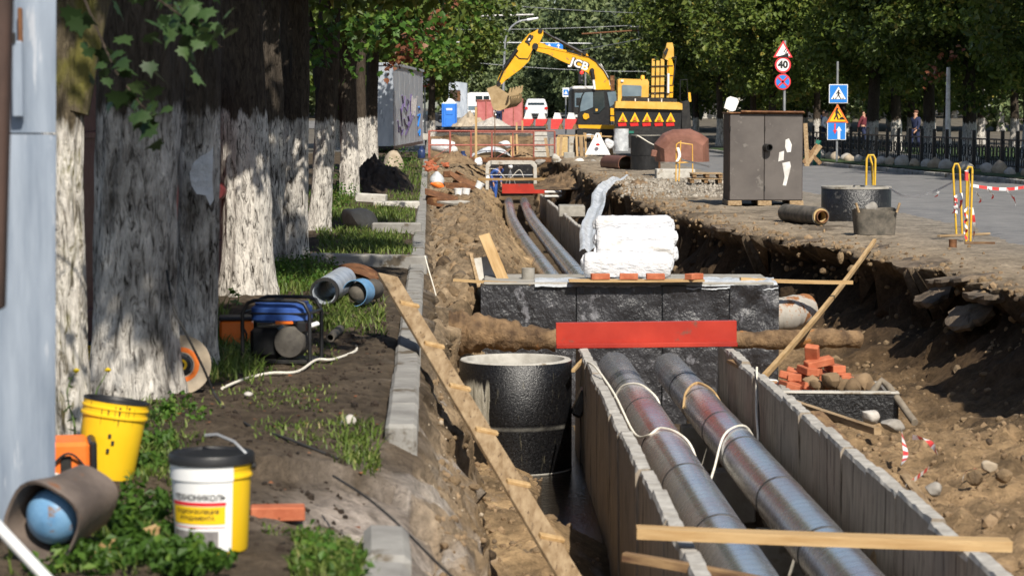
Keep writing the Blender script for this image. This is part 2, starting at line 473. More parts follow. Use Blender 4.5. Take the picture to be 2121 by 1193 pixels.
# ------------------------------------------------------------------ the ground with its trench
def XK(y): return -.532 - .0341 * (y - 13.4)                    # right face of the kerb line
def ZV(y): return float(np.interp(y, [0, 60, 85, 120], [.24, -.2, -.05, 0]))
def FT(y): return float(np.interp(y, [112, 135, 185, 208, 300, 900], [0, 0, .5, 1.15, 2.2, 2.5]))
def TR(xo, h, y): return Vector((xo - .0143 * y, y, CAM_Z - h - .0128 * y))   # trough frame: offset, drop, distance
KY = [4, 9, 10.4, 11.4, 13.0, 13.6, 17.6, 22, 24, 26.6, 30, 36, 43, 52, 60, 74, 85, 92, 97, 104, 113]
def tab(ys, vs): return np.interp(KY, ys, vs)
_xk = np.array([XK(y) for y in KY]); _zv = np.array([ZV(y) for y in KY])
_zf = np.interp(KY, [4, 24, 43, 92, 104, 113], [-1.42, -1.55, -1.8, -2.3, -1.3, -.3])
_xf = tab([4, 13, 17.6, 24, 30, 36, 43, 60, 74, 92, 113], [.25, .0, -.24, -.66, .3, .45, .36, -.05, -.45, -.7, -.9])
_zfoot = tab([4, 15, 18, 24, 26.6, 30, 43, 74, 92, 113], [-1.32, -1.30, -1.24, -1.26, -1.3, -1.1, -1.12, -1.5, -1.6, -.4])
_hole = tab([9, 10.2, 11, 12.8, 13.3, 14], [0, .05, .16, .14, .05, 0])
_xr = tab([4, 15, 25, 28, 32.8, 34.6, 36.3, 38, 45, 56, 66, 92, 113], [5.4, 5.6, 5.4, 5.2, 5.15, 4.75, 3.95, 3.5, 3.05, 2.6, 2.35, 1.9, 1.6])
_zr = tab([4, 12, 19, 20.5, 22, 30, 92, 113], [-.36, -.40, -.56, -.85, -1.25, -1.5, -2.0, -.3])
_xb = _xr - tab([4, 20, 27, 33, 36, 43, 60, 92, 113], [1.0, .95, .8, .75, .5, .45, .4, .35, .3])
_sl = np.array([TR(.96, 0, y).x for y in KY]); _sr = np.array([TR(2.35, 0, y).x for y in KY])
berm = tab([4, 26, 30, 40, 92, 113], [0, 0, .55, .62, .5, .2])
CP = [  # (x, z, noise amplitude, colour) per control line across the trench
    (np.full(len(KY), -9.0), _zv, .05, (.085, .066, .045)),
    (_xk - .75, _zv - .015, .035, (.085, .064, .044)),
    (_xk - .24, _zv - .035 - _hole, .03, (.088, .068, .048)),
    (_xk - .02, _zv - .10 - _hole * 1.2, .03, (.10, .075, .052)),
    (_xk + .07, _zv - .32 - _hole * .8 + berm * .1, .13, (.31, .235, .155)),
    (_xk + (_xf - _xk) * .55, _zv * .6 + _zfoot * .40 + berm * .72, .15, (.28, .20, .12)),
    (_xf, _zfoot + berm * .25, .08, (.38, .265, .145)),
    (_xf + (_sl - _xf) * .45, np.where(np.array(KY) < 26, _zfoot - .02, np.minimum(_zf + .10, _zfoot)), .05, (.37, .25, .135)),
    (_sl, np.minimum(_zf - .03, _zfoot - .05), .02, (.16, .11, .06)),
    (_sr, _zf, .02, (.10, .075, .05)),
    (_sr + .085, _zr, .06, (.31, .21, .115)),
    (_sr + .085 + (_xb - _sr) * .55, _zr + .05, .13, (.31, .21, .115)),
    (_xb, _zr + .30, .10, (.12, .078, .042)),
    (_xb + (_xr - _xb) * .55, _zr * .5, .10, (.065, .041, .023)),  # right wall: soil colour darkened to carry the shadow on it
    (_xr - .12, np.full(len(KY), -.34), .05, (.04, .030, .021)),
    (_xr, np.full(len(KY), -.06), .05, (.20, .15, .10)),
    (_xr + .45, np.full(len(KY), -.01), .035, (.31, .245, .17)),
    (_xr + 2.4, np.full(len(KY), .0), .015, (.27, .23, .18)),
    (np.full(len(KY), 10.0), np.full(len(KY), -.02), .01, (.23, .215, .19)),
]
YS = 5.0 * 1.0046 ** np.arange(int(math.log(113 / 5.0) / math.log(1.0046)) + 2)
XS = np.concatenate([np.arange(-9, -3.2, .12), np.arange(-3.2, -1.6, .05), np.arange(-1.6, 3.2, .027), np.arange(3.2, 6.0, .033), np.arange(6.0, 10.01, .16)])
nY, nX = len(YS), len(XS)
Zt = np.zeros((nY, nX)); At = np.zeros((nY, nX)); Ct = np.zeros((nY, nX, 3)); Wt = np.zeros((nY, nX))
cx_ = np.stack([np.interp(YS, KY, c[0]) for c in CP], 1); cz_ = np.stack([np.interp(YS, KY, c[1]) for c in CP], 1)
ca_ = np.array([c[2] for c in CP]); cc_ = np.array([c[3] for c in CP])
# edges wander: the kerb-side bank and the broken rim of the road
for k, sd_ in ((5, 1), (6, 2), (7, 3), (12, 4), (13, 5), (14, 6), (15, 7), (16, 7)):
    amp = {5: .10, 6: .12, 7: .10, 12: .30, 13: .30, 14: .20, 15: .20, 16: .18}[k]
    cx_[:, k] += amp * fbm(YS * .9, YS * 0 + k * 3.3, sd_, 4) * np.clip(YS / 20, .5, 2)
cx_ = np.maximum.accumulate(cx_, axis=1)
for j in range(nY):
    xs = cx_[j] + np.arange(len(CP)) * 1e-5
    Zt[j] = np.interp(XS, xs, cz_[j]); At[j] = np.interp(XS, xs, ca_)
    for q in range(3): Ct[j, :, q] = np.interp(XS, xs, cc_[:, q])
GX, GY = np.meshgrid(XS, YS)
Zs = Zt.copy()
n1 = fbm(GX * 2.2, GY * 1.6, 21, 4, .55); n2 = fbm(GX * 9, GY * 7 + Zs * 5, 33, 4, .6); n3 = np.abs(fbm(GX * 4.2 + Zs * 3, GY * 3.3, 44, 3))
Zt = Zs + At * (1.0 * n1 + .7 * n2 - .9 * (n3 - .25))
slope = np.abs(np.gradient(Zs, axis=1) / np.gradient(XS)[None, :])
steep = np.clip((slope - .7) / 2.0, 0, 1)
XD = GX + steep * (.30 * fbm(GY * 1.5, Zs * 2.6, 55, 4, .6) + .16 * fbm(GY * 5, Zs * 6, 66, 4, .6)) * np.clip(GY / 24, .5, 1.2)
Zt = Zt + (.17 * np.exp(-((GY - 18.0) / .55) ** 2) + .10 * np.exp(-((GY - 16.6) / .5) ** 2)) * np.clip((GX + .5) / .3, 0, 1) * (GX < .75)
pud = np.clip((GX - .16 - .15 * fbm(GY * 1.2, GX * 2, 72, 3)) / .25, 0, 1) * np.clip((GY - 18.9 - .5 * fbm(GX * 3, GY, 73, 3)) / .5, 0, 1) * (GX < .66) * (GY < 25)
Zt = Zt * (1 - pud) + np.minimum(Zt, -1.46) * pud
# dark ledge of topsoil breaking away beside the gap in the kerb
led = (GX > -2.3) & (GX < XK(12) + .1) & (GY > 10.0) & (GY < 12.35 + .25 * fbm(GX * 3, GX * 0, 71, 3) - .5 * np.clip((-1.15 - GX) / .4, 0, 1) * 0)
ledw = np.clip((GX + 1.75) / .35, 0, 1)
Zt = np.where(led, Zt - .10 * ledw, Zt)
# colours: stones, lime, organic patches
tone = 1 + .30 * fbm(GX * 3, GY * 2.5, 81, 4) + .30 * n2
lime = np.clip(fbm(GX * 5 + Zs * 3, GY * 3 + Zs * 6, 91, 4) * 3 - .55, 0, 1)
bankm = np.exp(-((GX - (np.interp(YS, KY, _xk)[:, None] + .18)) / .28) ** 2) * (GY < 27)
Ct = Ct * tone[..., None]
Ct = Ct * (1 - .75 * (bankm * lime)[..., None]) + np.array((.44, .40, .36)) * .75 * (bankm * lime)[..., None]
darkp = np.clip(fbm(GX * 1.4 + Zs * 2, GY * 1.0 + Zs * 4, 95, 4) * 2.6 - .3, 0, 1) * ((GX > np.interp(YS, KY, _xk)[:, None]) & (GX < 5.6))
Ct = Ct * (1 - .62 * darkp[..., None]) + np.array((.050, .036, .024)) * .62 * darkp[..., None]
rub = np.exp(-((GX + .72) / .33) ** 2 - ((GY - 11.5) / 1.0) ** 2) * np.clip(1.3 + 2.5 * fbm(GX * 7, GY * 4, 99, 4), 0, 1)
Ct = Ct * (1 - rub[..., None]) + np.array((.42, .36, .31)) * rub[..., None]
Zt = Zt + rub * .05 * fbm(GX * 14, GY * 12, 98, 3)
floorm = ((GX > np.interp(YS, KY, _xf)[:, None]) & (GX < np.interp(YS, KY, _sl)[:, None]) & (GY < 23) & (GY > 16))
limef = np.clip(fbm(GX * 4, GY * 2.2, 97, 4) * 3 - .9, 0, 1) * floorm
Ct = Ct * (1 - limef[..., None] * .8) + np.array((.42, .36, .32)) * .8 * limef[..., None]
_XBg, _XRg = np.interp(YS, KY, _xb)[:, None], np.interp(YS, KY, _xr)[:, None]
_u = np.clip((-.12 - Zs) / .22, 0, 1) * (1 - np.clip((-.55 - Zs) / .7, 0, 1)) * (GX > _XBg - .1) * (GX < _XRg + .4)
XD = XD + .38 * _u * (1 + .5 * fbm(GY * 1.3, GX * 0, 58, 3))
YD = GY + .6 * _u * np.exp(-((GY - 35.2) / 2.2) ** 2)
def TZ(x, y):
    i = min(nX - 2, max(0, int(np.searchsorted(XS, x)) - 1)); j = min(nY - 2, max(0, int(np.searchsorted(YS, y)) - 1))
    fx = min(1, max(0, (x - XS[i]) / (XS[i + 1] - XS[i]))); fy = min(1, max(0, (y - YS[j]) / (YS[j + 1] - YS[j])))
    return float((Zt[j, i] * (1 - fx) + Zt[j, i + 1] * fx) * (1 - fy) + (Zt[j + 1, i] * (1 - fx) + Zt[j + 1, i + 1] * fx) * fy)
def gp(px, d, dz=0.0):
    x = at(px, 400, d).x
    return Vector((x, d, TZ(x, d) + dz))

q = N('excavated_soil')
a_ = q.n('ShaderNodeAttribute', attribute_name='tone')
vec = q.coords((1, 1, 1), True)
f1 = q.noise(vec, 14, 6, .7); f2 = q.noise(vec, 55, 4, .7); f3 = q.noise(vec, 3.2, 5, .6)
c = q.mix(1.0, a_.outputs['Color'], q.ramp(f1, [(.3, (.55,) * 3), (.7, (1.42,) * 3)]), 'MULTIPLY')
c = q.mix(1.0, c, q.ramp(f3, [(.3, (.72,) * 3), (.7, (1.22,) * 3)]), 'MULTIPLY')
c = q.mix(q.ramp(f2, [(.69, (0, 0, 0)), (.73, (.55,) * 3)]), c, (.40, .36, .30))
q.set(Base_Color=c, Roughness=.95)
q.b.inputs['Specular IOR Level'].default_value = .15
mx = q.n('ShaderNodeMath', operation='ADD'); q.l(f1, mx.inputs[0]); q.l(f2, mx.inputs[1])
q.bump(mx.outputs[0], .85, .03)
MAT['soil'] = q.m

V = np.stack([XD, YD, Zt], -1).reshape(-1, 3)
ii, jj = np.meshgrid(np.arange(nX - 1), np.arange(nY - 1))
b_ = (jj * nX + ii).ravel()
F = np.stack([b_, b_ + 1, b_ + nX + 1, b_ + nX], 1)
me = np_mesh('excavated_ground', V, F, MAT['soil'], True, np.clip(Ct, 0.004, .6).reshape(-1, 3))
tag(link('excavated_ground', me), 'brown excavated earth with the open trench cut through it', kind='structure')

MAT['ground'] = mk('trodden_ground', (.07, .06, .045), (.15, .13, .10), 1.2, .95, bump=.5, bscale=20, world=True)
MAT['lawn'] = mk('lawn_ground', (.025, .045, .012), (.05, .085, .022), 1.5, .95, bump=.5, bscale=30, world=True)
def asphalt():
    q = N('asphalt'); vec = q.coords((1, 1, 1), True)
    f1 = q.noise(vec, .55, 6, .6); f2 = q.noise(vec, 60, 3, .7); f3 = q.noise(vec, 2.4, 5, .6)
    c = q.ramp(f1, [(.3, (.13, .13, .132)), (.7, (.215, .21, .205))])
    c = q.mix(.4, c, q.ramp(f3, [(.35, (.10, .10, .10)), (.65, (.25, .24, .225))]))
    c = q.mix(1.0, c, q.ramp(f2, [(.3, (.7,) * 3), (.7, (1.3,) * 3)]), 'MULTIPLY')
    q.set(Base_Color=c, Roughness=.8); q.b.inputs['Specular IOR Level'].default_value = .35; q.bump(f2, .3, .006)
    return q.m
MAT['asphalt'] = asphalt()
FY = [113.0, 125, 135, 150, 168, 185, 196, 208, 230, 260, 300, 400, 600]
m = MB()
gx = [-260, -120, -60, -9, 10, 60, 120, 260]
for i in range(len(gx) - 1):
    for j in range(len(FY) - 1):
        n0 = [(gx[i], FY[j]), (gx[i + 1], FY[j]), (gx[i + 1], FY[j + 1]), (gx[i], FY[j + 1])]
        m.add([(x, y, FT(y) - .03) for x, y in n0], [(0, 1, 2, 3)])
for (x0, x1) in ((-260, -9), (10, 260)):
    for (y0, y1) in ((-60, 5), (5, 60), (60, 113)):
        z0, z1 = (ZV(y0), ZV(y1)) if x1 < 0 else (-.03, -.03)
        m.add([(x0, y0, z0), (x1, y0, z0), (x1, y1, z1), (x0, y1, z1)], [(0, 1, 2, 3)])
m.add([(-9, -60, .1), (10, -60, .1), (10, 5, .1), (-9, 5, .1)], [(0, 1, 2, 3)])
tag(m.build('ground', MAT['ground']), kind='structure')

# road on the right, with its kerb, the strip of grass and the pavement behind
RL = [(7.2, -20), (7.4, 20), (7.6, 34), (7.7, 40), (7.5, 46), (7.3, 55), (6.6, 70), (5.8, 90), (4.5, 112)]
RR = [(19, -20), (17.5, 20), (16.2, 38), (14.8, 50), (13.1, 60.5), (11.8, 72), (10.5, 83), (9.5, 96), (8.9, 112)]
m = MB()
NQ = 90
ty = np.linspace(0, 1, NQ) ** 1.0
for k in range(NQ): pass
yy = np.linspace(-20, 112, NQ)
lx = np.interp(yy, [p[1] for p in RL], [p[0] for p in RL]) + .35 * fbm(yy * .45, yy * 0, 5, 4)
rx = np.interp(yy, [p[1] for p in RR], [p[0] for p in RR])
for k in range(NQ - 1):
    m.add([(lx[k], yy[k], .02), (rx[k], yy[k], .03), (rx[k + 1], yy[k + 1], .03), (lx[k + 1], yy[k + 1], .02)], [(0, 1, 2, 3)])
    m.add([(lx[k] - .5, yy[k], -.05), (lx[k], yy[k], .02), (lx[k + 1], yy[k + 1], .02), (lx[k + 1] - .5, yy[k + 1], -.05)], [(0, 1, 2, 3)])
# where the work site ends the street goes on at full width
FYR = [112, 113.5] + FY[1:]
for j in range(len(FYR) - 1):
    y0, y1 = FYR[j], FYR[j + 1]
    m.add([(-9, y0, FT(y0) + .012), (9 - (y0 - 112) * .02, y0, FT(y0) + .03), (9 - (y1 - 112) * .02, y1, FT(y1) + .03), (-9, y1, FT(y1) + .012)], [(0, 1, 2, 3)])
m.add([(-60, 186, FT(186) + .02), (-9, 186, FT(186) + .02), (-9, 204, FT(204) + .02), (-60, 204, FT(204) + .02)], [(0, 1, 2, 3)])
tag(m.build('road', MAT['asphalt']), kind='structure')
KBX = lambda y: float(np.interp(y, [p[1] for p in RR], [p[0] for p in RR]))
# kerb stones along the road, each stone its own piece
rk = thing('road_kerb', 'low grey kerb along the far edge of the asphalt road', 'kerb', (0, 0, 0))
tmpl = MB().box((0, 0, 0), (.98, .2, .3), bev=.02)
kme = None
y = 44.0
while y < 111:
    x = KBX(y); ang = math.atan2(1.0, (KBX(y + .5) - KBX(y - .5)))
    o = tmpl.build('kerb_stone', MAT['kerb'], rk) if kme is None else link('kerb_stone', kme, rk)
    kme = o.data
    o.location = (x + .1, y, .0 + random.uniform(-.008, .008)); o.rotation_euler = (0, random.uniform(-.01, .01), ang + random.uniform(-.015, .015))
    y += 1.0 * math.sin(ang) if ang else 1
def strip(name, off0, off1, z, mat, y0=-20, y1=112, n=60, rough=0.0):
    m = MB(); ys = np.linspace(y0, y1, n)
    for k in range(n - 1):
        P4 = []
        for (yk, o) in ((ys[k], off0), (ys[k], off1), (ys[k + 1], off1), (ys[k + 1], off0)):
            P4.append((KBX(yk) + o, yk, z + (rough * float(vnoise(yk * 2, o * 3.0, 4)) if rough else 0)))
        m.add(P4, [(0, 1, 2, 3)], True)
    return tag(m.build(name, mat), kind='structure')
strip('grass_strip', .2, 2.1, .15, MAT['lawn'], rough=.06)
strip('pavement', 2.1, 6.5, .17, MAT['asphalt'])
strip('park_lawn', 6.5, 70, .16, MAT['lawn'], rough=.1)

# ------------------------------------------------------------------ leaves and trees
def leaf_cloud(name, clumps, per, size, mat, seed, spread=.55, flat=.35, droop=0.0):
    """clumps: (x, y, z, radius); each filled with folded leaf-sized faces"""
    rs = np.random.default_rng(seed)
    Cl = np.array(clumps); k = len(Cl)
    cnt = np.maximum(4, (per * (Cl[:, 3] / Cl[:, 3].mean()) ** 2).astype(int))
    idx = np.repeat(np.arange(k), cnt); n = len(idx)
    g = rs.normal(size=(n, 3)); g /= np.linalg.norm(g, axis=1)[:, None]
    rad = rs.uniform(.0, 1, n) ** .45
    P = Cl[idx, :3] + g * (rad * Cl[idx, 3])[:, None] * np.array((1, 1, .8))
    nrm = g * .7 + rs.normal(size=(n, 3)) * .6 + np.array((0, 0, .55)); nrm /= np.linalg.norm(nrm, axis=1)[:, None]
    t = rs.normal(size=(n, 3)); t[:, 2] -= .5; t -= nrm * (t * nrm).sum(1)[:, None]; t /= np.linalg.norm(t, axis=1)[:, None]
    bt = np.cross(nrm, t)
    s = size * rs.uniform(.6, 1.35, n)[:, None]
    up = nrm * s * .18
    V = np.stack([P - t * s * .6, P + bt * s * .42 + up, P + t * s * .65, P - bt * s * .42 + up], 1).reshape(-1, 3)
    F = np.arange(n * 4).reshape(n, 4)
    tone = np.clip(rs.beta(2.2, 2.6, n) + .25 * (rs.random(k)[idx] - .5), 0, 1)
    tone[rs.random(n) < .015] = 1
    return np_mesh(name, V, F, mat, False, np.repeat(tone, 4)[:, None].repeat(3, 1))
def crown_clumps(rs, r, h0, h1, k, cr, sq=1.0, hollow=.35):
    out = []
    while len(out) < k:
        p = rs.uniform(-1, 1, 3); q2 = np.linalg.norm(p)
        if q2 > 1 or q2 < hollow: continue
        zz = (p[2] + 1) / 2
        wid = math.sin(min(1, .18 + zz * .82) * PI * .93) ** .6 + .1
        out.append((p[0] * r * wid, p[1] * r * wid * sq, h0 + (h1 - h0) * zz, cr * rs.uniform(.7, 1.3)))
    return out
def bark(name, whiteh, c1=(.026, .020, .015), c2=(.085, .067, .050), moss=0.0, dirt=.5):
    q = N(name); vec = q.coords((1, 1, .26))
    f = q.noise(vec, 24, 6, .7, 1.1); f2 = q.noise(vec, 80, 3, .6)
    col = q.ramp(f, [(.34, c1), (.66, c2)])
    v2 = q.coords((1, 1, .6)); g = q.noise(v2, 4.5, 5, .6)
    if moss: col = q.mix(q.ramp(g, [(.45, (0, 0, 0)), (.6, (moss,) * 3)]), col, (.16, .15, .03))
    if whiteh > 0:
        t = q.n('ShaderNodeTexCoord'); sp = q.n('ShaderNodeSeparateXYZ'); q.l(t.outputs['Object'], sp.inputs[0])
        v3 = q.coords((1, 1, .25)); e = q.noise(v3, 14, 4, .6)
        ad = q.n('ShaderNodeMath', operation='MULTIPLY_ADD'); q.l(e, ad.inputs[0]); ad.inputs[1].default_value = .42; q.l(sp.outputs['Z'], ad.inputs[2])
        msk = q.ramp(ad.outputs[0], [(0, (1, 1, 1)), (.5, (1, 1, 1)), (.52, (0, 0, 0))])
        dv_ = q.n('ShaderNodeMath', operation='MULTIPLY'); q.l(ad.outputs[0], dv_.inputs[0]); dv_.inputs[1].default_value = .5 / (whiteh + .21)
        q.t.links.remove(msk.node.inputs[0].links[0]); q.l(dv_.outputs[0], msk.node.inputs[0])
        worn = q.ramp(f, [(.35, (0, 0, 0)), (.53, (1, 1, 1))])
        worn2 = q.ramp(g, [(.28, (1 - dirt,) * 3), (.62, (1, 1, 1))])
        wmask = q.mix(1.0, q.mix(1.0, msk, worn, 'MULTIPLY'), worn2, 'MULTIPLY')
        col = q.mix(wmask, col, q.ramp(f2, [(.3, (.62, .58, .52)), (.7, (.80, .76, .69))]))
    q.set(Base_Color=col, Roughness=.92); q.b.inputs['Specular IOR Level'].default_value = .15
    ad2 = q.n('ShaderNodeMath', operation='MULTIPLY_ADD'); q.l(f2, ad2.inputs[0]); ad2.inputs[1].default_value = .3; q.l(f, ad2.inputs[2])
    q.bump(ad2.outputs[0], 1.0, .035)
    return q.m
MAT['bark_white'] = bark('whitewashed_bark', 1.75, dirt=.35)
MAT['bark_grey'] = bark('thin_whitewash_bark', 1.72, c1=(.030, .024, .018), c2=(.10, .082, .064), dirt=.95)
MAT['bark_moss'] = bark('mossy_bark', 1.62, c1=(.06, .048, .03), c2=(.16, .13, .085), moss=.75, dirt=.4)
MAT['bark_far'] = bark('far_bark', 1.3)
MAT['bark_plain'] = bark('plain_bark', 0)
def trunk_mb(h, r0, r1, seed=0, lean=(0, 0), flare=1.35, n=26, m=34, limbs=(), wob=.09):
    m_ = MB()
    if n > 20: n, m = 72, 150
    z = (h * np.linspace(0, 1, m + 1))[:, None]; a = (2 * PI * np.arange(n) / n)[None, :]
    ca, sa = np.cos(a), np.sin(a)
    r = (r0 + (r1 - r0) * (z / h) ** .8) * (1 + (flare - 1) * np.exp(-z / .22))
    lump = 1 + wob * 1.6 * fbm(ca * 1.5 + seed * 3.1 + 9 + z * 0, sa * 1.5 + z * .7, seed, 3) + (.05 + wob * .6) * np.exp(-z / .25) * np.cos(5 * a + seed + .6 * np.sin(2 * a))
    r = r * lump
    if n > 20:                     # furrowed bark: ridges that wander up the trunk, knots
        g = fbm(ca * 9 + seed + z * .35, sa * 9 + z * 1.3, seed + 5, 3, .6); r = r + .016 * (np.abs(g) ** .7 - .4) + .006 * fbm(ca * 26 + z * 2, sa * 26 + z * 5, seed + 7, 2)
        kn = np.clip(fbm(ca * 1.7 + 40, sa * 1.7 + z * 1.1 + seed, seed + 11, 2) - .42, 0, 1); r = r + .18 * kn
    zz = z + 0 * a; zz[0] -= .12
    V = np.stack([lean[0] * z + .04 * np.sin(z * .9 + seed) + r * ca, lean[1] * z + r * sa, zz], -1).reshape(-1, 3)
    F = [(j * n + k, j * n + (k + 1) % n, (j + 1) * n + (k + 1) % n, (j + 1) * n + k) for j in range(m) for k in range(n)]
    m_.add(V.tolist(), F, True)
    for (z0, dx, dy, dz, r) in limbs:
        p = Vector((lean[0] * z0, lean[1] * z0, z0)); L = []
        for s_ in range(7):
            t = s_ / 6
            L.append(p + Vector((dx * t, dy * t, dz * t + .25 * math.sin(t * 3) * (1 if dz >= 0 else -.4))))
        m_.tube(L, [r * (1 - .75 * s_ / 6) for s_ in range(7)], 9)
    return m_

# crowns that are shared between trees of a kind
def crown_set(kind):
    rs = np.random.default_rng(300 + kind)
    if kind == 0:      # street lime, foliage hanging low, seen at about 90 m
        return leaf_cloud('crown', crown_clumps(rs, 3.3, 2.2, 10.5, 150, .78, 1, .3), 105, .20, MAT['leaf'], 301)
    if kind == 1:
        return leaf_cloud('crown', crown_clumps(rs, 3.7, 1.6, 11, 160, .85, 1, .35), 100, .21, MAT['leaf'], 302)
    if kind == 2:      # far trees
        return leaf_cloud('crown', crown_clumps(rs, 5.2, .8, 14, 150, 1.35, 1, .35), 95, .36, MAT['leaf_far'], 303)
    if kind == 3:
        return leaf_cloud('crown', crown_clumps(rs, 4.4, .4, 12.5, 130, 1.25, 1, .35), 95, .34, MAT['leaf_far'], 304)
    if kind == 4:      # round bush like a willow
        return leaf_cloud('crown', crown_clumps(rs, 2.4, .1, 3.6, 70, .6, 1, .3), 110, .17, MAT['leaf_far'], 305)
    if kind == 5:      # crown above the left row, out of the picture: only its shade reaches the trunks
        return leaf_cloud('crown', crown_clumps(rs, 2.1, 3.9, 9.5, 95, .62, 1, .2), 120, .16, MAT['leaf'], 306)
CR = {}
def tree(px, d, z, label, kind, rot, sc=1.0, tr=.2, th=4.0, bark_=None, group=None, x=None, seed=0, trunk_only=False, lean=(0, 0), limbs=(), name='tree', cz=0.0, flare=1.35, wob=.09, r1=None):
    if x is None: x = at(px, 300, d).x
    t = thing(name, label, 'bush' if name == 'bush' else 'tree', (x, d, z), 0, group)
    trunk_mb(th, tr, r1 or tr * .7, seed, lean, limbs=limbs, n=14 if d > 62 else 30, m=10 if d > 62 else 44, flare=flare, wob=wob).build('trunk', bark_ or MAT['bark_far'], t)
    if kind is not None:
        if kind not in CR: CR[kind] = crown_set(kind)
        c = link('crown', CR[kind], t, (.7, -1.7, cz - .75) if kind == 5 else (0, 0, cz), (0, 0, rot)); c.scale = (sc, sc, sc)
    return t

# left row of old trees with whitewashed feet, from the camera onwards
tree(140, 13.2, ZV(13), 'mossy narrow trunk with cracked whitewash just behind the metal hoarding', 5, .4, tr=.10, th=5.5, bark_=MAT['bark_moss'], seed=3, lean=(.012, 0), flare=1.2, limbs=((1.75, .55, .3, 1.9, .10),), r1=.11, cz=1.5)
tree(283, 15.1, ZV(15), 'thickest trunk in the left row with worn grey whitewash, beside the orange disc', 5, 1.1, tr=.265, th=5.5, bark_=MAT['bark_grey'], seed=5, flare=1.22, wob=.14, r1=.27, cz=1.5)
tree(402, 16.6, ZV(16.6), 'grey trunk grown against the back of the thickest trunk, white sheet clinging to it', None, 0, tr=.135, th=5.5, bark_=MAT['bark_grey'], seed=6, flare=1.15, wob=.12, r1=.145)
tree(505, 24.4, ZV(24), 'broad dark trunk with bright dappled whitewash behind the blue generator', 5, 2.0, tr=.245, th=6, bark_=MAT['bark_white'], seed=8, flare=1.25, r1=.23, cz=.3)
tree(566, 30, ZV(30), 'slim shaded trunk hidden behind the second whitewashed trunk', None, 0, tr=.12, th=6, bark_=MAT['bark_grey'], seed=9)
tree(604, 31.5, ZV(32), 'straight rough trunk with clean white foot rising from the weeds', 5, 2.9, tr=.20, th=6.5, bark_=MAT['bark_white'], seed=12, flare=1.12, r1=.185, cz=-.1)
tree(657, 39.5, ZV(40), 'leaning forked trunk with mottled shade on its white foot', 5, .7, tr=.185, th=6.5, bark_=MAT['bark_white'], seed=13, lean=(.065, 0), limbs=((1.9, -.5, .2, 2.6, .11),), flare=1.1, r1=.17)
tree(720, 60, ZV(60), 'trunk with sunlit white foot standing before the dark soil heap', 5, 1.7, tr=.235, th=7, bark_=MAT['bark_white'], seed=14, lean=(.01, 0), limbs=((2.7, .6, .4, 2.4, .12), (2.9, -.6, 0, 2.2, .1)), flare=1.08, r1=.2, cz=.2)
tree(750, 76, ZV(76), 'thin trunk just left of the graffiti trailer, partly hidden', None, 0, tr=.19, th=7, bark_=MAT['bark_white'], seed=15, flare=1.05)
tree(772, 80, ZV(80), 'trunk touching the near corner of the graffiti trailer in view', 5, 3.3, tr=.21, th=7, bark_=MAT['bark_white'], seed=16, flare=1.1, r1=.2, cz=.3)
# ------------------------------------------------------------------ woods, street trees and hedges beyond
rs = random.Random(4)
kinds = ['tall green tree at the far end of the street, its crown merging with the woods',
         'full leafy tree standing in the row that closes the view']
def far_row(y, xs, kinds_, grp, lab):
    for x in xs:
        k = rs.choice(kinds_)
        tree(0, y + rs.uniform(-5, 5), FT(y), lab, k, rs.uniform(0, 6), sc=rs.uniform(.85, 1.2), tr=.28, th=6, x=x + rs.uniform(-1.5, 1.5), group=grp, seed=rs.randint(0, 99))
far_row(238, range(-62, 66, 7), (2, 3), 'trees of the woods closing the street', 'tree of the dark woods closing the far end of the street')
far_row(214, [-50, -43, -36, -31, -24, -17, -11, 9, 14.5, 20, 27, 34, 41, 48], (2, 3), 'trees in front of the woods', 'leafy tree standing just in front of the far woods')
far_row(180, [11, 17, 23, 30, 37, 44, -30, -37], (2, 3), 'trees flanking the far street', 'tree flanking the far street, behind the excavators')
tree(1125, 217, FT(217), 'low round willow-like bush right behind the white parked car', 4, 0, sc=1.25, tr=.12, th=1.2, name='bush')
tree(1075, 222, FT(222), 'tall willow-like bush above the excavator bucket, left of the pedestrian sign', 4, 2, sc=1.7, tr=.14, th=1.5, name='bush')
tree(1240, 214, FT(200), 'broad shrub behind the excavator cab', 4, 1, sc=1.7, tr=.14, th=1.5, name='bush')
# right-hand rows along the pavement
g1 = 'street trees along the right pavement'
for (px, d, k, rot, sc, tr_) in ((1440, 150, 1, 1, 1.1, .22), (1490, 128, 0, .3, 1.15, .2), (1560, 140, 1, 2.2, 1.15, .22), (1600, 112, 0, 4, 1.05, .2), (1665, 150, 1, 5, 1.1, .22), (1560, 170, 1, .9, 1.3, .22),
                                 (1690, 118, 0, 2, 1.05, .2), (1745, 140, 1, 3, 1.1, .2)):
    tree(px, d, .15, 'leafy street tree on the right, foliage reaching down behind the metal cabinet and road signs', k, rot, sc=sc, tr=tr_, th=4, group=g1, seed=int(px))
for (px, d, k, rot, sc, tr_, lab) in (
        (1808, 92, 0, 1, .95, .27, 'mossy lit trunk behind the black fence, just right of the blue arrow sign'),
        (1855, 100, 1, 4, .9, .25, 'dark trunk behind the fence between the mossy trunk and the white lamp post'),
        (1925, 88, 0, 2, .95, .24, 'dark trunk with whitewashed foot left of the white lamp post'),
        (2005, 84, 1, 5.5, .9, .28, 'dark trunk behind the fence right of the white lamp post'),
        (2130, 80, 0, 3.1, .95, .27, 'street tree near the right edge of the view with yellowing leaves'),
        (2225, 72, 1, .5, .95, .27, 'street tree whose leaves hang in from the right edge of the view')):
    tree(px, d, .16, lab, k, rot, sc=sc, tr=tr_, th=4, seed=int(px), cz=.35 if d > 80 else .5)
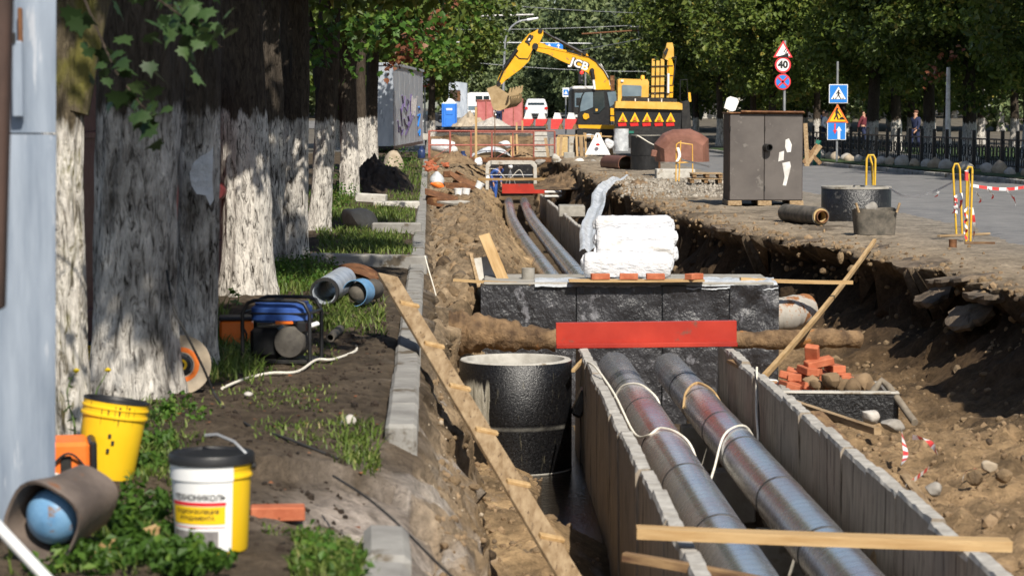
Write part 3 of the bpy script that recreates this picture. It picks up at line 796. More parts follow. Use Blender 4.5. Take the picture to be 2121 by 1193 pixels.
for (px, d) in ((1700, 175), (1800, 150), (1885, 140), (1960, 128), (2030, 135), (2100, 120), (2160, 110), (1840, 190), (1930, 175)):
    tree(px, d, .16, 'park tree in the second row behind the black fence', rs.choice((0, 1)), rs.uniform(0, 6), sc=rs.uniform(1.05, 1.3), tr=.24, th=4, group='park trees behind the fence', seed=int(px))
# the row goes on towards the camera beside the road (its shade falls on asphalt and fence)
for (x, y) in ((18.5, 57), (20.5, 47), (22, 37), (16.8, 66)):
    tree(0, y, .16, 'street tree beside the near road, to the right of the view', 1 if y % 2 else 0, y, sc=1.05, tr=.27, th=4, x=x, group='street trees right of the view', seed=y, cz=.9)
# left: big tree above the trailer
tree(895, 112, .1, 'bushy tree with yellowing leaves right behind the graffiti trailer', 1, 2, sc=.85, tr=.2, th=4, seed=4, cz=1.05)
tree(850, 120, .1, 'dark tree hidden behind the graffiti trailer', 0, 5, sc=1.2, tr=.2, th=4, seed=5)
tree(700, 125, .1, 'shaded tree seen between the whitewashed trunks', 1, 1, sc=1.2, tr=.2, th=4, seed=7)
tree(560, 110, .1, 'shaded tree far behind the generator', 0, 1.9, sc=1.2, tr=.2, th=4, seed=8)
tree(300, 60, .0, 'shaded tree behind the thickest trunk', 1, 1.4, sc=1.0, tr=.2, th=4, seed=9, cz=-.8)
tree(480, 70, .0, 'shaded tree behind the broad dappled trunk', 0, 3.4, sc=1.0, tr=.2, th=4, seed=10, cz=-.8)
# the woods beyond: nobody could count them
rs2 = np.random.default_rng(77)
cl = [(rs2.uniform(-85, 85), rs2.uniform(252, 262), rs2.uniform(0, 20), rs2.uniform(1.6, 2.6)) for _ in range(620)]
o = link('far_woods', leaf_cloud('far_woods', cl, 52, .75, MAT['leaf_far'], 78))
tag(o, 'dark mass of woods behind all the trees', kind='stuff', cat='woods'); o.location.z = 1.0

# ------------------------------------------------------------------ leafy branches in view
def lobed(s):   # one maple-like leaf outline, tip along +Y
    pts = [(0, 0), (.10, .02), (.30, -.10), (.27, .06), (.52, .16), (.36, .30), (.40, .46), (.20, .48), (.10, .60), (0, .86),
           (-.10, .60), (-.20, .48), (-.40, .46), (-.36, .30), (-.52, .16), (-.27, .06), (-.30, -.10), (-.10, .02)]
    return [(x * s, y * s) for x, y in pts]
def leaf_branch(name, label, path, mat, n, size, seed, spread=.16, twig_r=.006, hang=.6, loc=None):
    rs = np.random.default_rng(seed)
    base = Vector(path[0])
    t = thing(name, label, 'branch', base)
    P_ = [Vector(p) - base for p in path]
    MB().tube(P_, [twig_r * (1.3 - .9 * k / max(1, len(P_) - 1)) for k in range(len(P_))], 6).build('twig', MAT['bark_plain'], t)
    m = MB(); tones = []
    out = lobed(1.0); ctr = (0, .28)
    seg = np.array([p[:] for p in P_])
    L = len(seg) - 1
    for k in range(n):
        u = rs.uniform(.12, 1) * L; i = min(L - 1, int(u)); p = seg[i] + (seg[i + 1] - seg[i]) * (u - i)
        p = p + rs.normal(size=3) * spread * np.array((1, .8, .9))
        s = size * rs.uniform(.65, 1.25)
        ex = Euler((rs.uniform(-1.5, .1) * hang - .4, rs.uniform(-.6, .6), rs.uniform(0, 2 * PI))).to_matrix()
        cup = rs.uniform(.05, .35)
        V = [Vector((ctr[0] * s, ctr[1] * s, 0))]
        for (x, y) in out: V.append(Vector((x * s, y * s, -cup * abs(x) * s - .12 * y * y * s)))
        V = [ex @ v + Vector(p) for v in V]
        Fs = [(0, 1 + q2, 1 + (q2 + 1) % len(out)) for q2 in range(len(out))]
        m.add(V, Fs, False); tones += [rs.beta(2, 2.2)] * len(V)
    me = np_mesh('leaves', np.array([v[:] for v in m.V]), np.array(m.F), mat, True, np.array(tones)[:, None].repeat(3, 1))
    link('leaves', me, t)
    return t
def pth(*a): return [at(*p) for p in a]
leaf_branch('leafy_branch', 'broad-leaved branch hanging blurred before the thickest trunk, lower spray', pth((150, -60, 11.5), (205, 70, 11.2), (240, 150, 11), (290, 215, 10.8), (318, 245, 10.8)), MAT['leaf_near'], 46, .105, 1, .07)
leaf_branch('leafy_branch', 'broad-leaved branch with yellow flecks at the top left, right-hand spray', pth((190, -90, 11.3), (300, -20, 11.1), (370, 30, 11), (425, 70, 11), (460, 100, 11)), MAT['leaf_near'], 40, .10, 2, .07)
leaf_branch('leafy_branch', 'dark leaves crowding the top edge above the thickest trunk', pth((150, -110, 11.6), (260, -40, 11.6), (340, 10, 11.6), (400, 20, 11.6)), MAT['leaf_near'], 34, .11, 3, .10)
leaf_branch('leafy_branch', 'bright green maple branch in front of the leaning forked trunk', pth((800, -80, 40), (720, 0, 39), (680, 60, 38.5), (655, 100, 38.5), (640, 120, 38.5)), MAT['leaf_maple'], 150, .15, 4, .19)
leaf_branch('leafy_branch', 'sunlit green branch spreading across the top above the trailer', pth((700, -70, 44), (760, -10, 43), (820, 40, 43), (880, 75, 43), (925, 85, 43)), MAT['leaf_maple'], 190, .16, 5, .28)
leaf_branch('leafy_branch', 'green spray hanging over the thin trunks left of the trailer', pth((780, -40, 50), (775, 40, 50), (745, 90, 50), (720, 130, 50)), MAT['leaf_maple'], 120, .17, 6, .28)
leaf_branch('leafy_branch', 'withered brown branch drooping over the top of the graffiti trailer', pth((900, 20, 47), (870, 80, 46), (835, 115, 46), (808, 145, 46)), MAT['leaf_dry'], 110, .125, 7, .13)
leaf_branch('leafy_branch', 'small withered brown spray at the top of the bushy tree', pth((935, -20, 48), (928, 10, 48), (905, 40, 48), (880, 60, 48)), MAT['leaf_dry'], 46, .12, 8, .10)
leaf_branch('leafy_branch', 'yellow-green leaves in the upper part of the bushy tree behind the trailer', pth((1010, -60, 70), (960, 10, 70), (930, 70, 70), (900, 110, 70)), MAT['leaf_maple'], 200, .19, 9, .5)
leaf_branch('leafy_branch', 'yellowing twig hanging from the street trees right of the road', pth((1990, 100, 72), (1950, 140, 72), (1920, 165, 72)), MAT['leaf_dry'], 36, .16, 10, .16)

# ------------------------------------------------------------------ kerbs and slabs of the verge
vk = thing('verge_kerb', 'grey concrete kerb along the trench edge of the verge', 'kerb', (0, 0, 0))
y = 13.42; first = None
while y < 96:
    L = 1.0
    b = MB(); 
    b.box((0, 0, 0), (.18, L - .012, .30), bev=.022)
    if first is None: o = b.build('kerb_stone', MAT['kerb'], vk); first = o.data
    else: o = link('kerb_stone', first, vk)
    yc = y + L / 2
    o.location = (XK(yc) - .09 + random.uniform(-.004, .004), yc, ZV(yc) - .15 + random.uniform(-.005, .005) + .012)
    o.rotation_euler = (random.uniform(-.004, .004), random.uniform(-.02, .015), .034 + random.uniform(-.006, .006))
    y += L
b = MB().box((0, 0, 0), (.19, .72, .22), bev=.03)
p = gp(800, 10.0); o = b.build('kerb_stone', MAT['kerb']); o.location = (at(803, 1100, 9.9).x, 9.75, ZV(9.8) - .12); o.rotation_euler = (0, .05, .06)
tag(o, 'cracked kerb block lying loose in the bottom foreground', 'kerb stone')
o = MB().box((0, 0, 0), (.19, .6, .22), bev=.03).build('kerb_stone', MAT['kerb']); o.location = (at(790, 1190, 9.0).x, 9.02, ZV(9.2) - .13); o.rotation_euler = (0, .06, .02)
tag(o, 'broken kerb end below the cracked kerb block at the bottom edge', 'kerb stone')
def slab(px0, py0, px1, d, hgt, dep, label, mat='kerb', rz=0, name='kerb_slab', skew=0):
    a, b2 = at(px0, py0, d), at(px1, py0, d)
    o = MB().box((0, 0, 0), (b2.x - a.x, dep, hgt), bev=.02).build(name, MAT[mat])
    o.location = ((a.x + b2.x) / 2, d + dep / 2, a.z - hgt / 2); o.rotation_euler = (0, skew, rz)
    return tag(o, label, 'kerb')
slab(640, 528, 884, 29.5, .24, .22, 'long kerb laid across the verge in front of the first strip of lawn', rz=-.03, skew=.02)
slab(770, 462, 872, 39, .22, .2, 'short kerb closing the second strip of lawn beside the rounded boulder')
slab(772, 418, 868, 52, .30, .5, 'pale kerb block lying crosswise below the dark soil heap', 'concrete_light', rz=.05)
slab(736, 402, 800, 54, .2, .3, 'smaller concrete block left of the pale kerb block', 'concrete_light', rz=-.12, skew=.05)
# ------------------------------------------------------------------ concrete channel and the two heating pipes
TD = Vector((-.0143, 1, -.0128)).normalized()
TYAW = math.atan2(.0143, 1)
def panel_mesh(seed, H=1.2, W=.99, T=.095):
    """one precast panel: chipped top edge, slightly bowed faces; local Y along the trench"""
    rs = np.random.default_rng(seed); n = 9; V, F = [], []
    rows = []
    for k in range(n + 1):
        y = -W / 2 + W * k / n
        c = rs.uniform(0, .009, 2) if 0 < k < n else rs.uniform(.002, .016, 2)
        d = rs.normal(0, .004)
        rows.append([(-T / 2 + rs.normal(0, .002), y, -H), (-T / 2 + rs.normal(0, .003), y, -.02 - c[0]), (-T / 2 + .008 + c[0] * .5, y, d), (T / 2 - .008 - c[1] * .5, y, d + rs.normal(0, .003)), (T / 2 + rs.normal(0, .003), y, -.02 - c[1]), (T / 2 + rs.normal(0, .002), y, -H)])
    for r in rows: V += r
    for k in range(n):
        for q in range(5):
            a = k * 6 + q; F.append((a, a + 6, a + 7, a + 1))
    F.append([0, 1, 2, 3, 4, 5]); F.append([n * 6 + q for q in range(5, -1, -1)])
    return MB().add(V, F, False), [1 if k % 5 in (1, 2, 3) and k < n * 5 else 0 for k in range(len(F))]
PANELS = None
def channel_wall(label, off, y0, y1, hs=1.96, group=None, H=1.2):
    global PANELS
    p0 = TR(off, hs, y0)
    t = thing('channel_wall', label, 'concrete wall', p0, 0)
    if PANELS is None:
        PANELS = []
        for s in range(5):
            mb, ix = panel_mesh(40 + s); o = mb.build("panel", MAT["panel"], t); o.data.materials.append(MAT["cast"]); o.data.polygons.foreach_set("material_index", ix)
        for ch in list(t.children): bpy.data.objects.remove(ch)
        PANELS = [m_ for m_ in bpy.data.meshes if m_.name.startswith('panel')]
    y = y0 + .5
    while y < y1:
        p = TR(off, hs, y) - p0
        o = link('panel', random.choice(PANELS), t, (p.x + random.uniform(-.009, .009), p.y, p.z + random.uniform(-.018, .012)), (0, random.uniform(-.012, .012), TYAW + random.uniform(-.006, .006) + (PI if random.random() < .5 else 0)))
        y += 1.0
    return t
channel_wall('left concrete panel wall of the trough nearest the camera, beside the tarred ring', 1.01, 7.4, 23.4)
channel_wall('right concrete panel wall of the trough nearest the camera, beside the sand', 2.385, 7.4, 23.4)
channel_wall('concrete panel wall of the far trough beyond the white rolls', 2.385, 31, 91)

def pipe_mat():
    q = N('spiral_pipe_jacket')
    t = q.n('ShaderNodeTexCoord'); sp = q.n('ShaderNodeSeparateXYZ'); q.l(t.outputs['Object'], sp.inputs[0])
    at_ = q.n('ShaderNodeMath', operation='ARCTAN2'); q.l(sp.outputs['X'], at_.inputs[0]); q.l(sp.outputs['Z'], at_.inputs[1])
    # spiral coordinate: distance along + angle * pitch
    ma = q.n('ShaderNodeMath', operation='MULTIPLY_ADD'); q.l(at_.outputs[0], ma.inputs[0]); ma.inputs[1].default_value = .16 / (2 * PI); q.l(sp.outputs['Y'], ma.inputs[2])
    mm = q.n('ShaderNodeMath', operation='PINGPONG'); q.l(ma.outputs[0], mm.inputs[0]); mm.inputs[1].default_value = .08
    seam = q.ramp(mm.outputs[0], [(0, (1, 1, 1)), (.004, (1, 1, 1)), (.010, (0, 0, 0))])
    cmb = q.n('ShaderNodeCombineXYZ'); q.l(ma.outputs[0], cmb.inputs[0]); q.l(at_.outputs[0], cmb.inputs[1])
    mp = q.n('ShaderNodeMapping'); mp.inputs['Scale'].default_value = (14, 1.2, 1); q.l(cmb.outputs[0], mp.inputs[0])
    oi = q.n('ShaderNodeObjectInfo'); mu = q.n('ShaderNodeMath', operation='MULTIPLY'); mu.inputs[1].default_value = 31.0
    q.l(oi.outputs['Random'], mu.inputs[0]); q.l(mu.outputs[0], mp.inputs['Location'])
    f = q.noise(mp.outputs[0], 2.2, 5, .65); 
    v2 = q.coords((1, .5, 1)); g = q.noise(v2, 1.1, 5, .6); h = q.noise(q.coords((1, 1, 1)), 30, 4, .6)
    col = q.ramp(f, [(.25, (.47, .48, .50)), (.5, (.56, .565, .58)), (.75, (.64, .65, .67))])
    col = q.mix(q.ramp(g, [(.50, (0, 0, 0)), (.64, (.45,) * 3)]), col, (.46, .22, .21))       # reddish reflection, painted in as red-violet tint
    col = q.mix(q.ramp(g, [(.32, (.4,) * 3), (.45, (0, 0, 0))]), col, (.30, .35, .48))  # bluish sky reflection, painted in as tint
    col = q.mix(q.ramp(h, [(.70, (0, 0, 0)), (.75, (.6,) * 3)]), col, (.36, .30, .22))       # splashes of clay
    col = q.mix(q.mix(.6, seam, (0, 0, 0)), col, (.16, .155, .155))
    q.set(Base_Color=col, Metallic=.82, Roughness=q.ramp(f, [(.3, (.18,) * 3), (.7, (.31,) * 3)]))
    mad = q.n('ShaderNodeMath', operation='MULTIPLY_ADD'); q.l(seam, mad.inputs[0]); mad.inputs[1].default_value = -.5; q.l(f, mad.inputs[2])
    q.bump(mad.outputs[0], .25, .004)
    return q.m
MAT['pipe'] = pipe_mat()
def heating_pipe(label, path, r, bands, group=None):
    """jacket pipe along path; the object axis follows the first leg"""
    base = Vector(path[0]); end = Vector(path[-1])
    d = (end - base).normalized()
    q = Vector((0, 1, 0)).rotation_difference(d)
    t = thing('heating_pipe', label, 'pipe', base); t.rotation_mode = 'QUATERNION'; t.rotation_quaternion = q
    inv = q.inverted()
    L = [inv @ (Vector(p) - base) for p in path]
    MB().tube(L, r, 40, True).build('pipe_body', MAT['pipe'], t)
    for y in bands:
        i = 0
        while i < len(L) - 2 and L[i + 1].y < y: i += 1
        u = (y - L[i].y) / (L[i + 1].y - L[i].y); c = L[i].lerp(L[i + 1], u); dd = (L[i + 1] - L[i]).normalized() * .014
        MB().tube([c - dd, c - dd * .9, c + dd * .9, c + dd], [r + .001, r + .004, r + .004, r + .001], 40, False).build('band', MAT['dark_steel'], t)
    return t
LP = lambda y: TR(1.455, 2.40, y); RP = lambda y: TR(2.03, 2.40, y)
heating_pipe('left steel-jacketed pipe in the near trough, running under the red beam', [LP(y) for y in (7, 25.5)], .178, (3.6, 5.1, 7.3, 9.6, 11.7, 13.9, 15.6))
heating_pipe('right steel-jacketed pipe in the near trough, running under the red beam', [RP(y) for y in (7, 25.5)], .168, (4.4, 6.9, 9.0, 11.2, 12.9, 14.8, 16.3))
zl = lambda y: CAM_Z - 2.4 - .0128 * y
def spl(pts, n=26):
    ys = np.linspace(pts[0][0], pts[-1][0], n); ky = [p[0] for p in pts]; kx = np.array([p[1] for p in pts])
    xs = np.interp(ys, ky, kx); k_ = np.ones(5) / 5
    xs2 = np.convolve(np.pad(xs, 2, mode='edge'), k_, 'valid')
    return [(x, y, zl(y)) for x, y in zip(xs2, ys)]
heating_pipe('left bent steel-jacketed pipe of the far trough beyond the white rolls', spl([(28.4, .98), (43, .66), (58, .28), (74, -.02), (97, -.14)]), .175, (4, 8, 12, 18, 24, 30, 38, 46, 54))
heating_pipe('right bent steel-jacketed pipe of the far trough beyond the white rolls', spl([(28.4, 1.46), (43, 1.16), (58, .88), (74, .61), (97, .48)]), .175, (5, 10, 15, 21, 28, 35, 43, 52, 60))
# saddles below the pipes
g = 'concrete saddles under the pipes'
for y in (10, 13, 16, 19, 22):
    for X, nm in ((1.455, 'left'), (2.03, 'right')):
        p = TR(X, 2.4 + .178, y)
        o = MB().box((0, 0, -.22), (.34, .2, .42), bev=.015).build('pipe_saddle', MAT['concrete'], None, p)
        tag(o, 'concrete saddle block under a steel-jacketed pipe in the near trough', 'block', g)

# red cross beams: a rolled channel lying on the trough walls
def red_beam(label, p, L, h, rz=0):
    t = thing('cross_beam', label, 'steel beam', p, rz)
    MB().box((0, 0, h / 2), (L, .012, h), bev=.003).build('web', MAT['red_paint'], t)
    MB().box((0, -.052, .022), (L, .09, .044), bev=.006).build('flange', MAT['red_paint'], t)
    MB().box((0, .052, h - .008), (L, .10, .014), bev=.003).build('flange', MAT['red_paint'], t)
    return t
pL, pR = at(1152, 726, 22.9), at(1526, 722, 22.9)
p = (pL + pR) / 2; p.z = TR(1, 1.96, 22.9).z + .012
red_beam('bright red steel beam across the near trough, before the black chamber', p, (pR - pL).length, .238, math.atan2(0, 1) + .0).rotation_euler = (0, -.012, 0)
pL, pR = at(1040, 413, 91), at(1131, 411, 91); p = (pL + pR) / 2; p.z = TR(1, 1.96, 91).z + .02
red_beam('small red steel beam across the far end of the trough, below the pale frame', p, (pR - pL).length, .36)

# ------------------------------------------------------------------ tarred manhole ring in the trench
def ring_mat():
    q = N('tarred_ring'); vec = q.coords((1, 1, .12)); v2 = q.coords()
    t = q.n('ShaderNodeTexCoord'); sp = q.n('ShaderNodeSeparateXYZ'); q.l(t.outputs['Object'], sp.inputs[0])
    st = q.noise(vec, 22, 5, .65); g = q.noise(v2, 2.2, 4, .55); fine = q.noise(v2, 60, 3, .7)
    tar = q.ramp(fine, [(.35, (.003, .003, .0035)), (.66, (.007, .007, .008)), (.72, (.06, .06, .06))])
    bare = q.ramp(st, [(.32, (.16, .145, .11)), (.6, (.40, .37, .30))])
    # a bare, dripped patch left of the middle and a pale rim at the top
    mx = q.n('ShaderNodeMath', operation='MULTIPLY_ADD'); q.l(st, mx.inputs[0]); mx.inputs[1].default_value = .35; q.l(sp.outputs['X'], mx.inputs[2])
    patch = q.ramp(mx.outputs[0], [(0, (0, 0, 0)), (1, (0, 0, 0))]).node
    e = patch.color_ramp.elements
    mr = q.n('ShaderNodeMapRange'); mr.inputs['From Min'].default_value = -.58; mr.inputs['From Max'].default_value = .58; q.l(mx.outputs[0], mr.inputs['Value'])
    px_ = q.ramp(mr.outputs[0], [(.255, (0, 0, 0)), (.285, (1, 1, 1)), (.43, (1, 1, 1)), (.45, (0, 0, 0))])
    mz = q.n('ShaderNodeMapRange'); mz.inputs['From Min'].default_value = 0; mz.inputs['From Max'].default_value = 1.0; q.l(sp.outputs['Z'], mz.inputs['Value'])
    adz = q.n('ShaderNodeMath', operation='MULTIPLY_ADD'); q.l(st, adz.inputs[0]); adz.inputs[1].default_value = .22; q.l(mz.outputs[0], adz.inputs[2])
    pz = q.ramp(adz.outputs[0], [(.52, (0, 0, 0)), (.545, (1, 1, 1)), (.90, (1, 1, 1)), (.97, (0, 0, 0))])
    rim = q.ramp(adz.outputs[0], [(1.0 - .005, (0, 0, 0)), (1.0, (1, 1, 1))])
    seamz = q.ramp(mz.outputs[0], [(.405, (0, 0, 0)), (.42, (.55,) * 3), (.435, (.55,) * 3), (.45, (0, 0, 0))])
    col = q.mix(q.mix(1.0, px_, pz, 'MULTIPLY'), tar, bare)
    dr = q.ramp(q.noise(vec, 34, 4, .6), [(.64, (0, 0, 0)), (.70, (.5,) * 3)])
    col = q.mix(dr, col, (.10, .09, .06))
    col = q.mix(q.mix(1.0, seamz, q.ramp(g, [(.4, (0, 0, 0)), (.6, (1, 1, 1))]), 'MULTIPLY'), col, (.25, .24, .21))
    q.set(Base_Color=col, Roughness=q.ramp(fine, [(.3, (.22,) * 3), (.7, (.45,) * 3)]))
    mad = q.n('ShaderNodeMath', operation='MULTIPLY_ADD'); q.l(st, mad.inputs[0]); mad.inputs[1].default_value = .5; q.l(fine, mad.inputs[2])
    q.bump(mad.outputs[0], .5, .010)
    return q.m
MAT['ring'] = ring_mat()
rz_ = at(1068, 742, 22.0)
t = thing('manhole_ring', 'large tarred concrete manhole ring standing in the trench left of the trough', 'manhole ring', (rz_.x, 22.0, rz_.z - 1.02))
ro, ri = .515, .445
MB().lathe([(ro, -.3), (ro, .46), (ro - .006, .463), (ro, .466), (ro, 1.0), (ro - .012, 1.012), (ri + .012, 1.012), (ri, 1.0), (ri, 0)], 72).build('ring_wall', MAT['ring'], t)
MB().lathe([(ro - .004, 1.002), (ro - .012, 1.016), (ri + .004, 1.018), (ri - .003, 1.0), (ri - .003, .8)], 72).build('rim', MAT['concrete_light'], t)
MB().lathe([(ro, -1.36 - rz_.z + 1.02 - .012), (ro + .006, -1.36 - rz_.z + 1.02), (ro, -1.36 - rz_.z + 1.02 + .006)], 60).build('tide_mark', MAT['concrete'], t)
MB().box((.60, -.02, .62), (.10, .30, .26), (0, .4, 0), bev=.02).build('pipe_sleeve', MAT['bitumen'], t)
# standing water round the ring
MAT['water'] = mk('trench_water', (.014, .011, .008), (.022, .017, .012), 2, .05, bump=.5, bscale=16, bdist=.012, spec=.6)
zw = -1.375
o = MB().add([(.0, 18.2, zw), (.70, 18.2, zw), (.64, 25, zw), (.0, 25, zw)], [(0, 1, 2, 3)]).build('water', MAT['water'])
tag(o, 'dark standing water at the foot of the tarred ring', kind='structure')

# ------------------------------------------------------------------ black chamber across the trench, with what lies on it
MAT['membrane'] = mk('bitumen_membrane', (.011, .011, .013), (.035, .035, .04), 3, .42, bump=.9, bscale=7, bdist=.05, spec=.7, stretch=(1, 1, .7), spots=((.15, .15, .165), 4.5, .585))
a, b2 = at(996, 592, 26.9), at(1609, 592, 26.9)
CT = a.z; CL, CRX = a.x, b2.x
t = thing('chamber', 'black bitumen-wrapped concrete chamber spanning the whole trench', 'chamber', ((CL + CRX) / 2, 26.9, CT))
WC = CRX - CL
def crumple(wd, hgt, amp, seed, sag=0.0):
    def fn(u, v):
        x = (u - .5) * wd; z = -hgt * v
        return (x, -amp * float(fbm(x * 4 + seed, z * 4, seed, 4)) - amp * .5 * abs(float(fbm(x * 2 - z * 3 + seed, z * 1.2 + x, seed + 9, 3))), z)
    return fn
for k, (x0, x1) in enumerate(((0, .32), (.325, .61), (.615, .86))):       # sheets torched on side by side
    wd = (x1 - x0) * WC
    mb = MB().grid(40, 40, crumple(wd, 1.75, .02 if k < 2 else .03, 5 + k))
    mb.build('membrane_sheet', MAT['membrane'], t, ((x0 + x1 - 1) / 2 * WC, -.008 - .004 * k, 0))
mb = MB().grid(44, 60, crumple(.165 * WC, 1.8, .055, 31))
mb.build('membrane_sheet', MAT['membrane'], t, (WC / 2 - .165 * WC / 2 + .02, -.04, .012))
MB().box((0, .72, -.86), (WC, 1.42, 1.72), bev=.01).build('chamber_body', MAT['bitumen'], t)
MB().box((0, .72, .02), (WC - .06, 1.40, .03), bev=.008).build('cover_slab', MAT['concrete'], t)
o = MB().grid(60, 6, lambda u, v: ((u - .5) * 1.02, -.05 + v * .5, .045 + .02 * float(fbm(u * 14, v * 4, 3, 3)) - (.09 * (1 - v) ** 4))).build('film_edge', MAT['film'], None, ((CL + CRX) / 2 + WC * .5 - .5, 26.9, CT + .012))
tag(o, 'strip of crumpled pale film along the right front edge of the black chamber', 'plastic film')
o = MB().grid(60, 6, lambda u, v: ((u - .5) * 1.4, -.05 + v * .5, .045 + .02 * float(fbm(u * 18, v * 4, 13, 3)) - (.07 * (1 - v) ** 4))).build('film_edge', MAT['film'], None, ((CL + CRX) / 2 - .35, 26.9, CT + .012))
tag(o, 'strip of crumpled pale film along the middle of the black chamber edge', 'plastic film')
# four white rolls stacked two on two
def roll(label, px0, px1, pyc, d, r, seed):
    a, b2 = at(px0, pyc, d), at(px1, pyc, d); L = b2.x - a.x
    def fn(u, v):
        ang = 2 * PI * v; x = (u - .5) * L
        rr = r * (1 + .05 * float(fbm(u * 7 + seed, math.sin(ang) * 2 + 5, seed, 3)) + .05 * float(fbm(u * 18, math.cos(ang) * 4 + 9, seed + 3, 3)))
        rr *= 1 + .09 * (abs(float(fbm(u * 2.5 + math.sin(ang) * 2.5 + seed, u * 9 - math.cos(ang) * 3, seed + 5, 3))) ** .6 - .5)
        e = min(1, min(u, 1 - u) / .05); rr *= (.80 + .20 * e ** .5)
        sq = 1 / max(abs(math.cos(ang)), abs(math.sin(ang)))
        rr *= 1 + .28 * (sq - 1)
        return (x, rr * math.cos(ang) * .95, rr * math.sin(ang) * .92)
    t = thing('insulation_roll', label, 'roll', ((a.x + b2.x) / 2, d, a.z), 0, 'white wrapped rolls on the chamber')
    mb = MB().grid(64, 40, fn)
    for e in (-1, 1):
        V = [(e * L / 2 * 1.004, 0, 0)] + [Vector(fn(0 if e < 0 else 1, k / 24)) for k in range(24)]
        mb.add(V, [(0, 1 + k, 1 + (k + 1) % 24) if e < 0 else (0, 1 + (k + 1) % 24, 1 + k) for k in range(24)], True)
    mb.build('wrapping', MAT['bag'], t)
    for e in (-1, 1):                 # gathered ends of the wrapping
        mb = MB(); rs = np.random.default_rng(seed + e)
        mb.rock((e * (L / 2 + .005), 0, 0), (.045, r * .6, r * .6), seed * 7, 3, .7)
        mb.build('gathered_end', MAT['bag'], t)
    return t
roll('white wrapped roll at the bottom front of the stack, on the black chamber', 1210, 1388, 549, 27.3, .165, 1)
roll('white wrapped roll on the chamber at the bottom back of the stack', 1236, 1396, 524, 27.72, .155, 2)
roll('white wrapped roll second from the top of the stack', 1236, 1397, 494, 27.85, .135, 3)
roll('topmost white wrapped roll of the stack', 1234, 1389, 466, 28.05, .12, 4)
# board, bricks and planks on the chamber edge
def plank(label, p0, p1, wd, th, mat='wood_new', name='plank', cat='plank', up=(0, 0, 1), group=None):
    p0, p1 = Vector(p0), Vector(p1); c = (p0 + p1) / 2
    d = (p1 - p0); L = d.length; d.normalize()
    x = d.cross(Vector(up)).normalized(); z = x.cross(d)
    M = Matrix((x, d, z)).transposed()
    b_ = MB()
    n = 12; rs = np.random.default_rng(abs(hash(label)) % 9973 if False else len(label) * 31 + int(L * 100)); V = []
    bend = rs.normal(0, .004) * L
    for k in range(n + 1):
        y = -L / 2 + L * k / n; bz = bend * (1 - (2 * k / n - 1) ** 2)
        w2 = wd / 2 * (1 + rs.normal(0, .025)); c_ = .12 * min(wd, th)
        for (sx, sz) in ((-1, -1), (1, -1), (1, 1), (-1, 1)):
            V.append((sx * w2, y, sz * th / 2 + bz))
    F = [[0, 3, 2, 1], [n * 4 + q for q in range(4)]]
    F = [[0, 1, 2, 3], [n * 4 + q for q in (3, 2, 1, 0)]]
    for k in range(n):
        for q in range(4):
            q2 = (q + 1) % 4; F.append((k * 4 + q2, k * 4 + q, (k + 1) * 4 + q, (k + 1) * 4 + q2))
    b_.add(V, F)
    o = b_.build(name, MAT[mat], None, c); o.rotation_euler = M.to_euler()
    return tag(o, label, cat, group)
zc = CT + .065
plank('long thin board lying along the front edge of the black chamber', (at(1178, 588, 26.85).x, 26.84, zc), (at(1458, 588, 26.85).x, 26.86, zc), .22, .022, 'wood_new')
plank('narrow lath on the left end of the black chamber, reaching the bank', at(940, 580, 27.2), at(1100, 588, 26.95), .06, .03, 'wood_new')
plank('narrow lath on the right end of the black chamber, reaching the trench wall', (at(1535, 590, 27).x, 27.1, CT + .06), at(1765, 585, 27.4), .06, .04, 'wood_new')
def brick(label, p, rz=0, rot=None, size=(.25, .12, .065), group=None, parent=None):
    b_ = MB().box((0, 0, 0), size, bev=.006)
    o = b_.build('brick', MAT['brick'], parent, p, rot or (0, 0, rz))
    if label: tag(o, label, 'brick', group)
    return o
zb = zc + .045
for px, lab, rz, mt in ((1243, 'red brick at the left end of the board on the chamber', .1, 0), (1302, 'red brick in the middle of the board on the chamber', -.04, 0), (1357, 'red brick near the right end of the board on the chamber', .03, 0), (1437, 'tilted red brick at the right end of the board on the chamber', .8, 0)):
    brick(lab, (at(px, 580, 26.86).x, 26.82, zb), rz, size=(.205, .11, .065))
o = MB().tube([(0, 0, 0), (0, 0, .13)], .075, 20, hollow=.8).build('pipe_stub', MAT['concrete'], None, (at(1094, 590, 27.4).x, 27.5, CT + .03)); tag(o, 'short grey pipe stub standing on the chamber below the far pipes', 'pipe stub')
# white board and lath leaning on the bank behind the chamber
plank('plank leaning against the bank left of the far pipes', at(1047, 592, 27.5), at(1003, 488, 28.4), .13, .035, 'wood_new', up=(0, -1, .4))
pb = thing('board', 'pale square board leaning behind the plank on the bank', 'board', at(1008, 560, 28.2), (0, .12, .25))
MB().box((0, 0, 0), (.25, .025, .34), (-.5, -.25, 0), bev=.004).build('panel', MAT['concrete_light'], pb)
MB().box((-.14, .01, -.02), (.04, .04, .44), (-.5, -.25, 0), bev=.004).build('edge_strip', MAT['wood_old'], pb)

